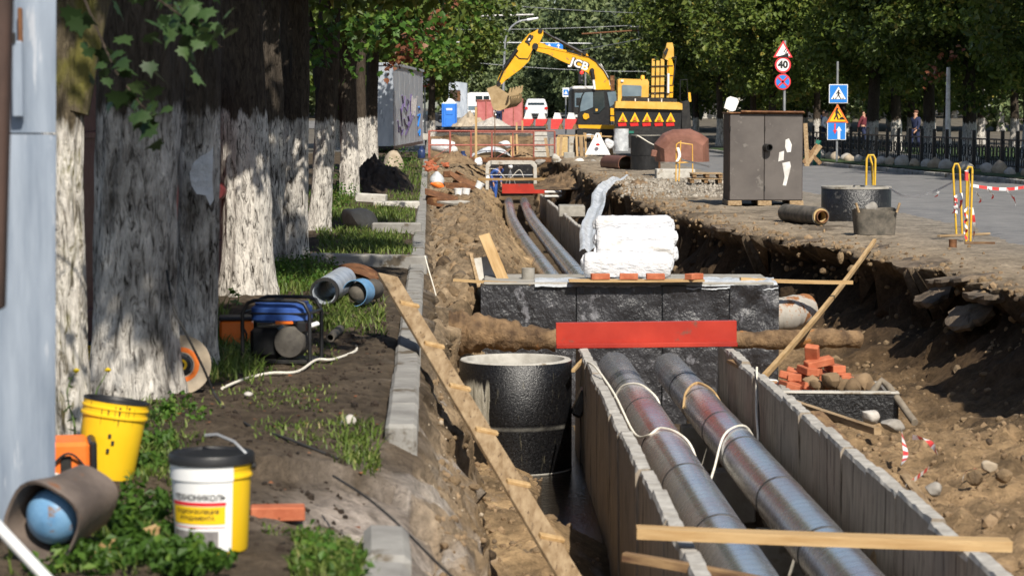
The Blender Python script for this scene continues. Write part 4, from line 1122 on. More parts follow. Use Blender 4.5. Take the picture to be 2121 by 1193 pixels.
# ------------------------------------------------------------------ old crusted pipe crossing behind the red beam
def crusted(label, path, r, seed, amp=.35, mat='crust', name='old_pipe', cat='old pipe'):
    mb = MB(); P_ = [Vector(p) for p in path]; n = 26; m_ = 60; V, F = [], []
    for j in range(m_ + 1):
        u = j / m_ * (len(P_) - 1); i = min(len(P_) - 2, int(u)); c = P_[i].lerp(P_[i + 1], u - i); tdir = (P_[i + 1] - P_[i]).normalized()
        ux = tdir.cross(Vector((0, 0, 1))).normalized(); uz = ux.cross(tdir)
        rr0 = r[i] + (r[i + 1] - r[i]) * (u - i) if isinstance(r, list) else r
        for k in range(n):
            an = 2 * PI * k / n
            rr = rr0 * (1 + amp * float(fbm(j * .22 + seed, math.cos(an) * 1.3 + 4, seed, 4)) + amp * .6 * float(fbm(math.sin(an) * 2.2 + 3, j * .4 + seed, seed + 1, 4)))
            V.append(c + ux * rr * math.cos(an) + uz * rr * math.sin(an))
    for j in range(m_):
        for k in range(n):
            k2 = (k + 1) % n; F.append((j * n + k, j * n + k2, (j + 1) * n + k2, (j + 1) * n + k))
    F.append(list(range(n))[::-1]); F.append([m_ * n + k for k in range(n)])
    c0 = P_[0].copy()
    mb.add([v - c0 for v in V], F, True)
    o = mb.build(name, MAT[mat], None, c0)
    return tag(o, label, cat)
crusted('soil-crusted old pipe left of the red beam, above the tarred ring', [at(930, 690, 25.6), at(1000, 690, 25.6), at(1080, 698, 25.6), at(1152, 704, 25.6)], [.22, .19, .14, .105], 3, .3)
crusted('soil-crusted old pipe stretching right of the red beam', [at(1500, 704, 25.4), at(1600, 704, 25.4), at(1700, 700, 25.4), at(1778, 702, 25.6)], [.09, .095, .10, .10], 8, .2)
crusted('rusty pale pipe end sticking out right of the black chamber', [at(1585, 652, 27.6), at(1625, 652, 27.6), at(1668, 640, 27.9)], [.20, .20, .18], 12, .06, 'concrete_rust')
# ------------------------------------------------------------------ bricks, box and clutter right of the trough
t = thing('tarred_box', 'low concrete box with black-tarred front beside the sand, below the bricks', 'concrete box', at(1740, 872, 19.6), -.06)
MB().box((0, 0, .11), (.94, .09, .24), bev=.015).build('front_wall', MAT['bitumen'], t)
MB().box((.43, .45, .11), (.09, .8, .24), bev=.015).build('side_wall', MAT['concrete'], t)
MB().box((-.43, .45, .11), (.09, .8, .24), bev=.015).build('side_wall', MAT['concrete'], t)
MB().box((0, .87, .11), (.94, .09, .24), bev=.015).build('back_wall', MAT['concrete'], t)
MB().box((0, -.002, .237), (.95, .10, .02), bev=.006).build('top_edge', MAT['concrete_light'], t)
rs = random.Random(5)
bp = at(1690, 808, 20.3)
lab_b = 'loose red bricks heaped behind the tarred box'
nb = 0
for lay, (n_, wx, wy) in enumerate(((9, .36, .30), (8, .31, .24), (6, .25, .17), (4, .18, .1), (2, .08, .05))):
    for k in range(n_):
        x = bp.x + rs.uniform(-wx, wx); y = bp.y + rs.uniform(-wy, wy)
        z = bp.z - .01 + lay * .062
        topm = lay == 4 and k == 0
        o = brick('red brick in the loose heap behind the tarred box' if not topm else 'topmost red brick of the heap behind the tarred box, tipped on end', (x, y, z + (.04 if topm else 0)), rot=(rs.uniform(-.25, .25), rs.uniform(-.3, .3) + (1.2 if topm else 0), rs.choice((rs.uniform(-.5, .5), rs.uniform(1.2, 1.9)))), size=(.235, .115, .062), group=lab_b)
MB_ = MB()
for k in range(9): MB_.rock((rs.uniform(-.3, .3), rs.uniform(-.1, .12), rs.uniform(0, .08)), rs.uniform(.04, .1), k, 2, .5)
tag(MB_.build('rubble', MAT['clod'], None, at(1738, 805, 20)), 'clods of earth beside the red bricks', kind='stuff')
leanp = plank('broken pale board end propped beside the red bricks', at(1742, 790, 20.2), at(1775, 822, 19.9), .12, .03, 'wood_old', up=(0, -1, .6))
hp = [at(1800, 830, 19.7), at(1812, 805, 19.7), at(1826, 788, 19.75), at(1840, 800, 19.7), at(1862, 830, 19.5), at(1885, 862, 19.3), at(1895, 875, 19.2)]
o = MB().tube([q_ - hp[0] for q_ in hp], .03, 12).build('bent_pipe', MAT['hose'], None, hp[0]); tag(o, 'muddy hose bent sharply over the end of the tarred box', 'hose')
plank('rounded pole lying from the trough wall to the sand, before the tarred box', at(1595, 818, 19.8), at(1818, 893, 17.3), .055, .05, 'wood_old')
plank('dark old plank lying along the outside of the right trough wall', at(1690, 856, 18.4), at(1800, 985, 15.6), .10, .04, 'wood_dark')
plank('short lath on top of the right trough wall near the red beam', at(1512, 748, 22), at(1560, 772, 21.2), .06, .03, 'wood_dark')
plank('second short lath beside the white junction box on the trough wall', at(1600, 790, 20.6), at(1660, 822, 20), .05, .025, 'wood_old')
plank('thin grey lath stuck in the sand at the right edge of the trough wall', at(1873, 985, 14.6), at(1945, 1085, 12.9), .055, .025, 'wood_old')
plank('tall thin pole leaning across the trench to the road edge', at(1584, 778, 21.8), at(1812, 498, 33), .045, .045, 'wood_new', name='pole', cat='pole')
plank('long thick plank laid across the near trough in the foreground', at(1318, 1101, 11.6), at(2092, 1128, 11.6), .12, .052, 'wood_new')
plank('dark rough stick laid across the near trough below the thick plank', at(1292, 1152, 11.2), at(1620, 1212, 10.9), .05, .04, 'wood_dark', name='stick', cat='stick')
# gang plank with cleats leaning from the kerb down into the trench
g0, g1_ = at(803, 572, 19.4), at(1185, 1205, 13.6)
t = thing('gang_plank', 'long cleated gang plank leaning from the kerb down into the trench', 'plank', g0)
d_ = (g1_ - g0); Ln = d_.length; d_.normalize(); up_ = Vector((.35, -.55, .75)); x_ = d_.cross(up_).normalized(); z_ = x_.cross(d_)
Mg = Matrix((x_, d_, z_)).transposed().to_4x4()
MB().box((0, Ln / 2, 0), (.17, Ln, .028), bev=.004, mat=Mg).build('board', MAT['wood_old'], t)
for u in (.135, .30, .455, .60, .755, .90):
    MB().box((-.022, Ln * u, .024), (.155, .055, .025), bev=.004, mat=Mg).build('cleat', MAT['wood_new'], t)
# small red-tag stick across the left trough wall and the cream cable
plank('little stick lying across the left trough wall', at(1187, 768, 21.6), at(1217, 736, 22.4), .03, .025, 'wood_new', name='stick', cat='stick')
def cable(label, pts, r, mat='rope', name='cable', cat='cable'):
    P_ = [Vector(p) for p in pts]; out = []
    for i in range(len(P_) - 1):                 # Catmull-Rom
        p0, p1, p2, p3 = P_[max(0, i - 1)], P_[i], P_[i + 1], P_[min(len(P_) - 1, i + 2)]
        for k in range(6):
            u = k / 6
            out.append(.5 * ((2 * p1) + (p2 - p0) * u + (2 * p0 - 5 * p1 + 4 * p2 - p3) * u * u + (3 * p1 - p0 - 3 * p2 + p3) * u ** 3))
    out.append(P_[-1])
    o = MB().tube([q_ - P_[0] for q_ in out], r, 7).build(name, MAT[mat], None, P_[0])
    return tag(o, label, cat)
def over(f, y, ang, r):        # a point on top of a pipe
    c = f(y); return c + Vector((math.sin(ang) * r, 0, math.cos(ang) * r))
cable('cream cable draped over both pipes and up to the white junction box', [TR(.95, 1.9, 20.8), TR(1.0, 1.9, 20.2), TR(1.12, 2.06, 19.6), TR(1.24, 2.3, 19.0), over(LP, 18.6, -.8, .186), over(LP, 18.6, -.2, .190), over(LP, 18.4, .5, .19), over(LP, 18.2, 1.2, .192), LP(18.1) + Vector((.26, 0, -.22)), RP(18.2) + Vector((-.24, 0, -.10)), over(RP, 18.5, -.9, .182), over(RP, 18.7, -.2, .182), over(RP, 18.9, .5, .182), RP(19.1) + Vector((.2, 0, .02)), TR(2.3, 2.2, 19.8), TR(2.36, 1.9, 20.3)], .009)
cable('cream rope tied round the left pipe under the red beam', [over(LP, 22.3, -1.4, .186), over(LP, 22.2, -.6, .186), over(LP, 22.0, .2, .186), over(LP, 21.7, 1.0, .187), over(LP, 21.6, 1.5, .187)], .010)
cable('rope knotted round the right pipe under the red beam', [over(RP, 21.6, -1.5, .178), over(RP, 21.9, -.8, .178), over(RP, 22.2, 0, .178), over(RP, 21.9, .7, .178), over(RP, 21.5, 1.5, .178)], .011, 'wood_new')
t = thing('junction_box', 'small white junction box lying on the right trough wall', 'junction box', at(1600, 793, 20.6))
MB().box((0, 0, 0), (.10, .06, .045), (0, .1, .1), bev=.008).build('casing', MAT['white'], t)
MB().box((.0, 0, .026), (.08, .045, .008), (0, .1, .1), bev=.002).build('lid', MAT['cap_white'], t)
cable('thin black wires hanging inside the right trough wall from the white box', [TR(2.33, 1.93, 20.2), TR(2.31, 2.05, 19.8), TR(2.30, 2.3, 19.6), TR(2.29, 2.55, 19.5)], .006, 'black')
# barrier tape scraps and stones in the sand
def ribbon(label, pts, wd=.05, bands=.16, twist=0.0, name='tape_strip', group=None):
    """red and white tape; each colour run is a part"""
    P_ = [Vector(p) for p in pts]; out = []
    for i in range(len(P_) - 1):
        p0, p1, p2, p3 = P_[max(0, i - 1)], P_[i], P_[i + 1], P_[min(len(P_) - 1, i + 2)]
        for k in range(8):
            u = k / 8; out.append(.5 * ((2 * p1) + (p2 - p0) * u + (2 * p0 - 5 * p1 + 4 * p2 - p3) * u * u + (3 * p1 - p0 - 3 * p2 + p3) * u ** 3))
    out.append(P_[-1]); t = thing(name, label, 'barrier tape', P_[0], 0, group)
    L = 0; runs = {}
    for i in range(len(out) - 1):
        a, b_ = out[i] - P_[0], out[i + 1] - P_[0]; dd = (b_ - a); seg = dd.length
        if seg < 1e-6: continue
        sd = Vector((0, 0, 1)) if abs(dd.normalized().z) < .8 else Vector((1, 0, 0))
        w0 = (Matrix.Rotation(twist * i, 3, dd) @ sd) * wd / 2; w1 = (Matrix.Rotation(twist * (i + 1), 3, dd) @ sd) * wd / 2
        runs.setdefault(int(L / bands), MB()).add([a - w0, b_ - w1, b_ + w1, a + w0], [(0, 1, 2, 3)], True); L += seg
    for k in runs: runs[k].build(('white_band', 'red_band')[k % 2], MAT[('tape_white', 'tape_red')[k % 2]], t)
    return t
ribbon('scrap of barrier tape standing in the sand beside a grey stone', [at(1868, 890, 16.2), at(1872, 915, 16), at(1876, 940, 15.8), at(1870, 960, 15.6)], .035, .07, .1)
ribbon('scrap of barrier tape curling over the shadow edge in the sand', [at(1890, 905, 16), at(1915, 908, 15.8), at(1930, 920, 15.7), at(1941, 938, 15.5)], .035, .08, .15)
ribbon('straight scrap of barrier tape lying across the thin grey lath', [at(1876, 1008, 14.2), at(1900, 988, 14.5), at(1923, 970, 14.8)], .03, .1, .02)
ribbon('faded scrap of barrier tape among the stones at the right', [at(1994, 992, 14.6), at(2003, 975, 14.8), at(2022, 970, 14.9)], .03, .1, .1)
def stone(label, px, py, d, r, seed, mat='stone', amp=.35, cat='stone', sink=.3, name='stone'):
    p = at(px, py, d); r_ = r if isinstance(r, tuple) else (r, r, r * .8)
    o = MB().rock((0, 0, 0), r_, seed, 3, amp).build(name, MAT[mat], None, p); return tag(o, label, cat)
stone('pale grey stone leaning before the front of the tarred box', 1803, 862, 19.2, (.075, .07, .07), 3, 'stone_pale')
stone('flat grey stone right of the pale stone before the tarred box', 1852, 880, 18.6, (.09, .08, .05), 4)
stone('grey stone beside the thin lath in the sand', 1933, 1012, 14.3, (.05, .045, .045), 5)
stone('round stone in the sand near the right edge, left of its pair', 2022, 988, 14.7, (.055, .05, .045), 6, 'soil_lump')
stone('round stone near the right edge, right of its pair', 2080, 988, 14.7, (.06, .05, .05), 7, 'soil_lump')
stone('brown stone above the pair of stones at the right edge', 2048, 965, 15.2, (.055, .05, .045), 8, 'boulder')
stone('grey-green stone lying in the clay below the gang plank', 1183, 1135, 18.3, (.055, .05, .05), 9)
stone('flat stone beside the grey-green stone in the clay', 1165, 1128, 18.6, (.05, .045, .035), 10)
stone('yellowish scrap of stone on the clay beside the gang plank', 1085, 1112, 18.6, (.04, .03, .02), 11, 'foam')
# ------------------------------------------------------------------ things on the verge under the trees
def text_mesh(s, size, mat, name, parent=None, loc=(0, 0, 0), rot=(PI / 2, 0, 0), bend=None, bold=0.0, squash=1.0, align='CENTER', name_mesh=None):
    """flat lettering, converted to a mesh; bend = cylinder radius it is wrapped round (text centre at angle 0 = -Y)"""
    cu = bpy.data.curves.new(name, 'FONT'); cu.body = s; cu.size = size; cu.align_x = align; cu.align_y = 'CENTER'; cu.offset = bold; cu.resolution_u = 3
    tmp = bpy.data.objects.new('tmp_text', cu); COL.objects.link(tmp)
    bpy.context.view_layer.update()
    me = bpy.data.meshes.new_from_object(tmp.evaluated_get(bpy.context.evaluated_depsgraph_get()))
    bpy.data.objects.remove(tmp); bpy.data.curves.remove(cu)
    me.name = name; me.materials.clear(); me.materials.append(mat)
    for v in me.vertices:
        x, y = v.co.x * squash, v.co.y
        if bend: a = x / bend; v.co = (bend * math.sin(a), y, -(bend * math.cos(a)) * -1)
        else: v.co = (x, y, 0)
    o = link(name, me, parent, loc, rot)
    return o
def arc_patch(r, a0, a1, z0, z1, n=20, wav=0.0, seed=0):
    """piece of a cylinder skin between two angles (0 = towards the camera, positive to the right)"""
    m = MB(); V, F = [], []
    for k in range(n + 1):
        a = a0 + (a1 - a0) * k / n
        for z in (z0, z1): V.append((r * math.sin(a), -r * math.cos(a), z))
    for k in range(n): F.append((2 * k, 2 * k + 2, 2 * k + 3, 2 * k + 1))
    return m.add(V, F, True)
def pail_body(r0, r1, h): return [(0, .004), (r0 * .97, 0), (r0, .01), (r0 + (r1 - r0) * .80, h * .80), (r1 * 1.03, h * .805), (r1 * 1.03, h * .835), (r1 * .995, h * .84), (r1, h * .90), (r1 * 1.03, h * .905), (r1 * 1.03, h * .925), (r1 * .995, h * .93), (r1, h), (r1 - .004, h), (r1 - .006, h * .9)]
def pail_handle(rr, z, lift, mat, parent, a=0.0):
    L = [Vector((rr * math.cos(PI * k / 18), 0, z + lift * math.sin(PI * k / 18))) for k in range(19)]
    return MB().tube(L, .005, 7).build('handle', mat, parent, (0, 0, 0), (R(-20), 0, a))
D = 9.55
p = at(440, 1152, D); p.z = TZ(p.x, p.y) - .01
H_, R0, R1 = .37, .142, .158
t = thing('pail', 'white and yellow lettered pail with black lid in the bottom left foreground', 'pail', p, R(4))
MB().lathe(pail_body(R0, R1, H_), 56).build('body', MAT['yellow_pail'], t)
def rat(z): return R0 + (R1 - R0) * min(1, z / (H_ * .8))
m_ = arc_patch(1, -1.3, .68, 0, 1)
def label_band(name, z0, z1, a0, a1, mat, eps):
    m_ = MB(); V, F = [], []; n = 26
    for k in range(n + 1):
        a = a0 + (a1 - a0) * k / n
        for z in (z0, z1):
            r = rat(z) + eps; V.append((r * math.sin(a), -r * math.cos(a), z))
    for k in range(n): F.append((2 * k, 2 * k + 2, 2 * k + 3, 2 * k + 1))
    return m_.add(V, F, True).build(name, mat, t)
label_band('white_label', .012, .292, -1.45, .60, MAT['white'], .0015)
label_band('white_label', .292, .352, -1.45, .60, MAT['white'], .0065)
label_band('red_stripe', .196, .210, -1.2, .42, MAT['ink_red'], .003)
label_band('yellow_panel', .122, .193, -1.2, .40, MAT['yellow_pail'], .003)
label_band('photo_print', .014, .095, -1.2, .22, MAT['ink_grey'], .003)
label_band('red_rule', .108, .111, -1.2, .40, MAT['ink_red'], .003)
def wrap_text(s, size, z, mat, name, ang, bold=.0006):
    o = text_mesh(s, size, mat, name, t, bold=bold)
    r = rat(z) + .0042
    for v in o.data.vertices:
        a = v.co.x / r + ang; zz = z + v.co.y; v.co = (r * math.sin(a), -r * math.cos(a), zz)
    o.rotation_euler = (0, 0, 0)
wrap_text('ТЕХНОНИКОЛЬ', .030, .228, MAT['ink'], 'maker_name', -.32, .0009)
wrap_text('ГИДРОИЗОЛЯЦИЯ', .021, .172, MAT['ink'], 'lettering', -.38)
wrap_text('ФУНДАМЕНТА', .021, .146, MAT['ink'], 'lettering', -.38)
MB().lathe([(0, H_ + .012), (R1 * .9, H_ + .012), (R1 * .93, H_ + .020), (R1 * 1.06, H_ + .020), (R1 * 1.09, H_ + .012), (R1 * 1.09, H_ - .018), (R1 * 1.04, H_ - .02)], 48).build('lid', MAT['black'], t)
L = [Vector((.168 * math.cos(PI * k / 18), -.05 * math.sin(PI * k / 18), H_ - .04 + .105 * math.sin(PI * k / 18) ** .8)) for k in range(19)]
MB().tube([Vector((-.03, .08, H_ + .075)), Vector((.02, .07, H_ + .08)), Vector((.09, .03, H_ + .055)), Vector((.15, -.01, H_ + .0)), Vector((.166, -.02, H_ - .035))], .006, 8).build('handle', MAT['steel'], t)
MB().tube([(.160, -.02, H_ - .035), (.176, -.022, H_ - .035)], .016, 12).build('handle_boss', MAT['black'], t)

def yellow_pail(px, py, d, h, r, label, lean, open_=False):
    p = at(px, py, d); p.z = TZ(p.x, p.y) - .01
    t = thing('pail', label, 'pail', p, (0, lean, R(20)))
    MB().lathe(pail_body(r * .86, r, h), 44).build('body', MAT['yellow_pail'], t)
    MB().lathe([(r * 1.0, h - .004), (r * 1.02, h - .004), (r * 1.01, h + .005), (r * .93, h + .004), (r * .90, h - .012), (0, h - .03)], 40).build('lid', MAT['black'], t)
    rs = random.Random(int(px)); m_ = MB()
    for k in range(10):            # runs of spilt mastic
        a = rs.uniform(-1.2, 1.2); z1 = h * rs.uniform(.90, .99); z0 = z1 - rs.uniform(.02, .09); rr = r * .995 + .004; wv = rs.uniform(.012, .04)
        V = []
        for (aa, zz) in ((a - wv, z1), (a + wv, z1), (a + wv * .5, (z0 + z1) / 2), (a + wv * .3, z0), (a - wv * .3, z0), (a - wv * .6, (z0 + z1) / 2)):
            q_ = rr - (h - zz) * .14 * r / h * .8 + .002; V.append((q_ * math.sin(aa), -q_ * math.cos(aa), zz))
        m_.add(V, [(0, 1, 2, 5), (2, 3, 4, 5)])
    tag(m_.build('mastic_runs', MAT['ink'], t), kind='stuff')
    m_ = MB()
    for (a, z) in ((-.3, .15), (-.18, .19), (-.3, .22)):
        for_ = arc_patch(r * .95 + .003, a, a + .10, z, z + .02, 3); m_.add(for_.V, for_.F)
    tag(m_.build('print', MAT['ink'], t), kind='stuff')
    return t
yellow_pail(217, 992, 11.45, .39, .155, 'yellow pail smeared with black mastic behind the orange tool case', R(9))
yellow_pail(172, 782, 16.2, .26, .12, 'yellow pail with black lid half hidden behind the thickest trunk', 0)

# orange welding case
p = at(140, 1000, 11.2); p.z = TZ(p.x, p.y)
t = thing('tool_case', 'orange welding case with black end beside the metal hoarding', 'tool case', p, R(12))
MB().box((0, 0, .14), (.20, .30, .17), bev=.018).build('casing', MAT['orange'], t)
MB().box((.115, 0, .13), (.035, .29, .19), bev=.01).build('end_frame', MAT['black'], t)
MB().box((-.01, -.152, .115), (.05, .014, .10), (0, 0, 0), bev=.004).build('latch', MAT['dark_steel'], t)
MB().box((-.045, -.153, .07), (.09, .012, .03), (0, .15, 0), bev=.003).build('pale_strip', MAT['white_dirty'], t)
MB().box((0, 0, .03), (.23, .31, .05), bev=.01).build('base_tray', MAT['black'], t)
MB().tube([Vector((-.07 + .14 * k / 8, -.16 - .02 * math.sin(PI * k / 8), .12 + .06 * math.sin(PI * k / 8))) for k in range(9)], .006, 6).build('lead', MAT['rubber'], t)

# rusty housing with a blue cylinder inside, lying on its side
p = at(136, 1055, 9.3)
t = thing('steel_housing', 'rusty flared steel housing lying on its side by the metal hoarding', 'steel housing', p, (R(6), 0, R(-17)))
def sq_ring(s, y, rnd=.35, n=32, h=1.0):
    V = []
    for k in range(n):
        a = 2 * PI * k / n; c, s_ = math.cos(a), math.sin(a); q_ = 1 / (abs(c) ** 3 + abs(s_) ** 3) ** (1 / 3)
        V.append((s * c * q_, y, s * s_ * q_ * h))
    return V
m_ = MB(); rings = [sq_ring(.150, -.20), sq_ring(.148, -.17), sq_ring(.125, -.02), sq_ring(.118, .20), sq_ring(.108, .20), sq_ring(.115, -.02), sq_ring(.138, -.195)]
V = [v for r_ in rings for v in r_]; F = []; n = 32
for j in range(len(rings)):
    j2 = (j + 1) % len(rings)
    for k in range(n):
        k2 = (k + 1) % n; F.append((j * n + k, j * n + k2, j2 * n + k2, j2 * n + k))
mtx = Euler((0, R(28), 0)).to_matrix().to_4x4()
m_.add(V, [f[::-1] for f in F], True, mtx).build('shell', MAT['rust_grey'], t)
t = thing('gas_cylinder', 'blue scuffed cylinder end inside the rusty steel housing', 'gas cylinder', p, (R(6), 0, R(-17)))
m_ = MB(); V, F = [], []
prof = [(.0, -.185), (.04, -.181), (.075, -.164), (.100, -.135), (.110, -.10), (.102, .1), (.06, .16), (.0, .17)]
mt = Matrix.Rotation(-PI / 2, 4, 'X')
m_.lathe([(r_, z_) for r_, z_ in prof], 32, Matrix.Rotation(-PI / 2, 4, 'X'))
m_.build('shell', MAT['blue_cyl'], t)
plank('pale split stick lying in the weeds before the rusty housing', at(205, 1148, 9.4) + Vector((0, 0, .02)), at(330, 1105, 9.7) + Vector((0, 0, .02)), .045, .035, 'wood_new', name='stick', cat='stick')
o = MB().tube([(0, 0, 0), tuple(at(108, 1210, 6.6) - at(-12, 1082, 6.6))], .016, 14).build('white_pole', MAT['white'], None, at(-12, 1082, 6.6)); tag(o, 'white pole slanting across the bottom left corner', 'pole')

# metal cabin corner at the left edge and the dark post before it
D = 9.6
a0 = at(20, 600, D); a1 = at(114, 600, D)
zb, zt = at(60, 1086, D).z, at(60, -160, D).z
t = thing('metal_hoarding', 'blue-grey sheet-metal hoarding filling the left edge', 'hoarding', ((a0.x + a1.x) / 2, D, zb), 0)
wd = a1.x - a0.x; lean_ = .018
def sheet(x0, x1, z0, z1, y, seed):
    def fn(u, v):
        x = x0 + (x1 - x0) * u; z = z0 + (z1 - z0) * v
        return (x + lean_ * (z - .8) * u, y - .018 * float(fbm(x * 6 + seed, z * 1.2, seed, 3)) - .012 * math.exp(-((u - .30) / .06) ** 2), z)
    return MB().grid(24, 40, fn)
zs = at(60, 277, D).z - zb
sheet(-wd / 2 - .7, wd / 2, 0, zs - .003, 0, 3).build('lower_panel', MAT['galv_blue'], t)
sheet(-wd / 2 - .7, wd / 2, zs + .003, zt - zb, -.008, 5).build('upper_panel', MAT['galv_blue'], t)
MB().box((-.36, .05, (zt - zb) / 2), (wd + .6, .04, zt - zb)).build('backing', MAT['galv_blue'], t)
hx = at(42, 150, D).x - (a0.x + a1.x) / 2
MB().box((hx, -.05, at(42, 165, D).z - zb), (.042, .035, .30), bev=.006).build('hasp', MAT['galv_blue'], t)
MB().box((hx + .012, -.045, at(42, 60, D).z - zb), (.016, .03, .16), bev=.004).build('bolt', MAT['rust'], t)
MB().tube([(hx - .01, -.072, at(42, 70, D).z - zb), (hx - .01, -.072, at(42, 90, D).z - zb)], .008, 8).build('pin', MAT['dark_steel'], t)
o = MB().beam(at(2, -120, 7.2), at(-18, 640, 7.2), .075, .075, up=(0, 1, 0), bev=.008).build('dark_post', MAT['dark_timber'] if 'dark_timber' in MAT else MAT['box_side']); tag(o, 'dark leaning post cut by the left edge of the view', 'post')

# maroon sheet-steel fence behind the trunks
t = thing('sheet_fence', 'maroon sheet-steel fence standing behind the big trunks', 'fence', (-3.1, 16, ZV(16)), 0)
y = 0; me0 = None
while y < 11.5:
    o = MB().box((0, .5, .85), (.012, .995, 2.6), bev=.003).build('panel', MAT['maroon'], t) if me0 is None else link('panel', me0, t)
    me0 = o.data; o.location = (-.02 * y, y, .0); y += 1.0
for z in (.3, 1.6): MB().beam((.03, 0, z), (.03 - .02 * 12, 12, z), .04, .05).build('rail', MAT['maroon'], t)
c0 = at(447, 398, 24.0)
o = MB().lathe([(0, -.02), (.075, -.02), (.09, 0), (.09, .35), (.075, .37), (0, .37)], 24, Matrix.Rotation(-PI / 2, 4, 'X')).build('end_cap', MAT['maroon'], None, c0)
tag(o, 'round maroon tank end showing beside the broad dappled trunk', 'tank')
# dark hoarding further left so the yard behind the trunks is closed
t = thing('sheet_fence', 'dark maroon yard fence running on behind the left trunks', 'fence', (-3.9, 28, ZV(28)), 0)
y = 0; me0 = None
while y < 36:
    o = MB().box((0, 1, 1.1), (.012, 1.99, 3.0), bev=.003).build('panel', MAT['maroon'], t) if me0 is None else link('panel', me0, t)
    me0 = o.data; o.location = (-.055 * y, y, 0); y += 2.0

# torn white sheet clinging to the trunk
c0 = at(420, 365, 16.35)
pts = [(-.085, .02), (-.06, .09), (-.01, .135), (.05, .165), (.075, .20), (.07, .08), (.066, -.03), (.075, -.16), (.05, -.20), (.02, -.13), (-.04, -.12), (-.075, -.06)]
m_ = MB().prism(pts, .012); o = m_.build('torn_sheet', MAT['film'], None, c0 + Vector((0, -.02, 0)), (0, 0, R(10))); tag(o, 'torn grey-white plastic sheet stuck on the side of the trunk', 'plastic sheet')

# orange and beige cutting disc
c0 = at(376, 755, 15.2)
t = thing('abrasive_disc', 'orange and beige disc standing on edge against the thickest trunk', 'disc', c0, (R(90), 0, R(5)))
MB().lathe([(.075, -.012), (.187, -.012), (.187, .012), (.075, .012), (.075, -.012)], 48).build('rim', MAT['boulder'], t)
MB().lathe([(.082, .0125), (.098, .0155), (.112, .0125)], 48).build('orange_ring', MAT['orange'], t)
MB().lathe([(0, .016), (.05, .016), (.06, .013)], 24).build('hub', MAT['black'], t)
MB().lathe([(.02, .017), (.034, .019), (.036, .016)], 20).build('hub_ring', MAT['yellow_pail'], t)

# portable generator
D = 17.3
p = at(585, 748, D); p.z = TZ(p.x, p.y)
t = thing('generator', 'blue portable petrol generator in a black tube frame on the grass', 'generator', p, R(-8))
W2, D2, HH = .245, .19, .47
for y in (-D2, D2):
    L = [Vector((-W2, y, 0)), Vector((-W2, y, HH * .8)), Vector((-W2 + .04, y, HH * .96)), Vector((-W2 + .09, y, HH)), Vector((W2 - .09, y, HH)), Vector((W2 - .04, y, HH * .96)), Vector((W2, y, HH * .8)), Vector((W2, y, 0))]
    MB().tube(L, .014, 9).build('frame_hoop', MAT['black'], t)
for x in (-W2, W2):
    for z in (.03, .38): MB().tube([(x, -D2, z), (x, D2, z)], .012, 8).build('cross_tube', MAT['black'], t)
m_ = MB()
def tank(u, v):
    a = 2 * PI * u; e = v
    r = 1 if 0.12 < v < .8 else .88
    c, s_ = math.cos(a), math.sin(a); q_ = 1 / (abs(c) ** 5 + abs(s_) ** 5) ** .2
    return (.205 * r * c * q_, .165 * r * s_ * q_, .31 + .135 * v)
m_.grid(40, 8, tank); m_.add([tank(k / 40, 1) for k in range(40)], [list(range(40))], True); m_.build('fuel_tank', MAT['blue'], t)
MB().box((0, 0, .375), (.418, .338, .014), bev=.005).build('tank_seam', MAT['black'], t)
MB().tube([(-.02, 0, .44), (-.02, 0, .475)], .035, 18).build('fuel_cap', MAT['black'], t)
MB().box((-.10, 0, .16), (.22, .26, .22), bev=.03).build('engine_block', MAT['black'], t)
MB().lathe([(0, -.07), (.03, -.072), (.06, -.06), (.105, -.055), (.115, -.03), (.118, .10), (.0, .12)], 36, Matrix.Translation((.09, -.12, .17)) @ Matrix.Rotation(PI / 2, 4, 'X') @ Matrix.Rotation(PI, 4, 'X')).build('alternator_cover', MAT['tyre_side'], t)
MB().box((.05, -.145, .315), (.13, .03, .035), bev=.006).build('orange_shroud', MAT['orange'], t)
MB().box((.17, -.10, .28), (.07, .12, .09), bev=.015).build('air_filter', MAT['black'], t)
MB().box((.27, -.15, .30), (.07, .05, .03), (0, -.3, .4), bev=.008).build('white_plug', MAT['white'], t)
MB().box((0, 0, .03), (.46, .34, .03), bev=.006).build('base_plate', MAT['dark_steel'], t)
p = at(490, 684, 18.6); p.z = TZ(p.x, p.y)
t = thing('tool_case', 'orange plastic crate with dark lid behind the generator', 'tool case', p, R(6))
MB().box((0, 0, .10), (.26, .24, .20), bev=.02).build('casing', MAT['orange'], t)
MB().box((0, 0, .215), (.27, .25, .03), bev=.01).build('lid', MAT['black'], t)
MB().tube([Vector((.06, -.13, .04 + .03 * k)) + Vector((.02 * math.sin(k), -.01, 0)) for k in range(6)], .008, 6).build('lead', MAT['rubber'], t)

# corrugated pipe piece, second cylinder, rusty cover
a_, b_ = at(672, 612, 22.6), at(712, 578, 24.3)
a_.z = ZV(22.6) + .13; b_.z = ZV(24) + .14
t = thing('ribbed_pipe', 'short grey ribbed pipe lying on the grass behind the generator', 'pipe', a_)
dd = b_ - a_; L_ = dd.length; n = 30
pts = [dd * (k / n) for k in range(n + 1)]
MB().tube(pts, [.125 + .007 * (k % 2) for k in range(n + 1)], 32, hollow=.82).build('shell', MAT['galv'], t)
MB().tube([dd * -.02, dd * .05], .134, 32, hollow=.84).build('socket', MAT['rubber'], t)
p = at(742, 632, 22.7); p.z = ZV(22.7) + .12
t = thing('gas_cylinder', 'rusty cylinder end in a blue collar lying beside the ribbed pipe', 'gas cylinder', p, R(-16))
MB().lathe([(0, -.07), (.05, -.062), (.09, -.03), (.10, .02), (.10, .45), (.05, .5), (0, .5)], 30, Matrix.Rotation(-PI / 2, 4, 'X')).build('shell', MAT['insul'], t)
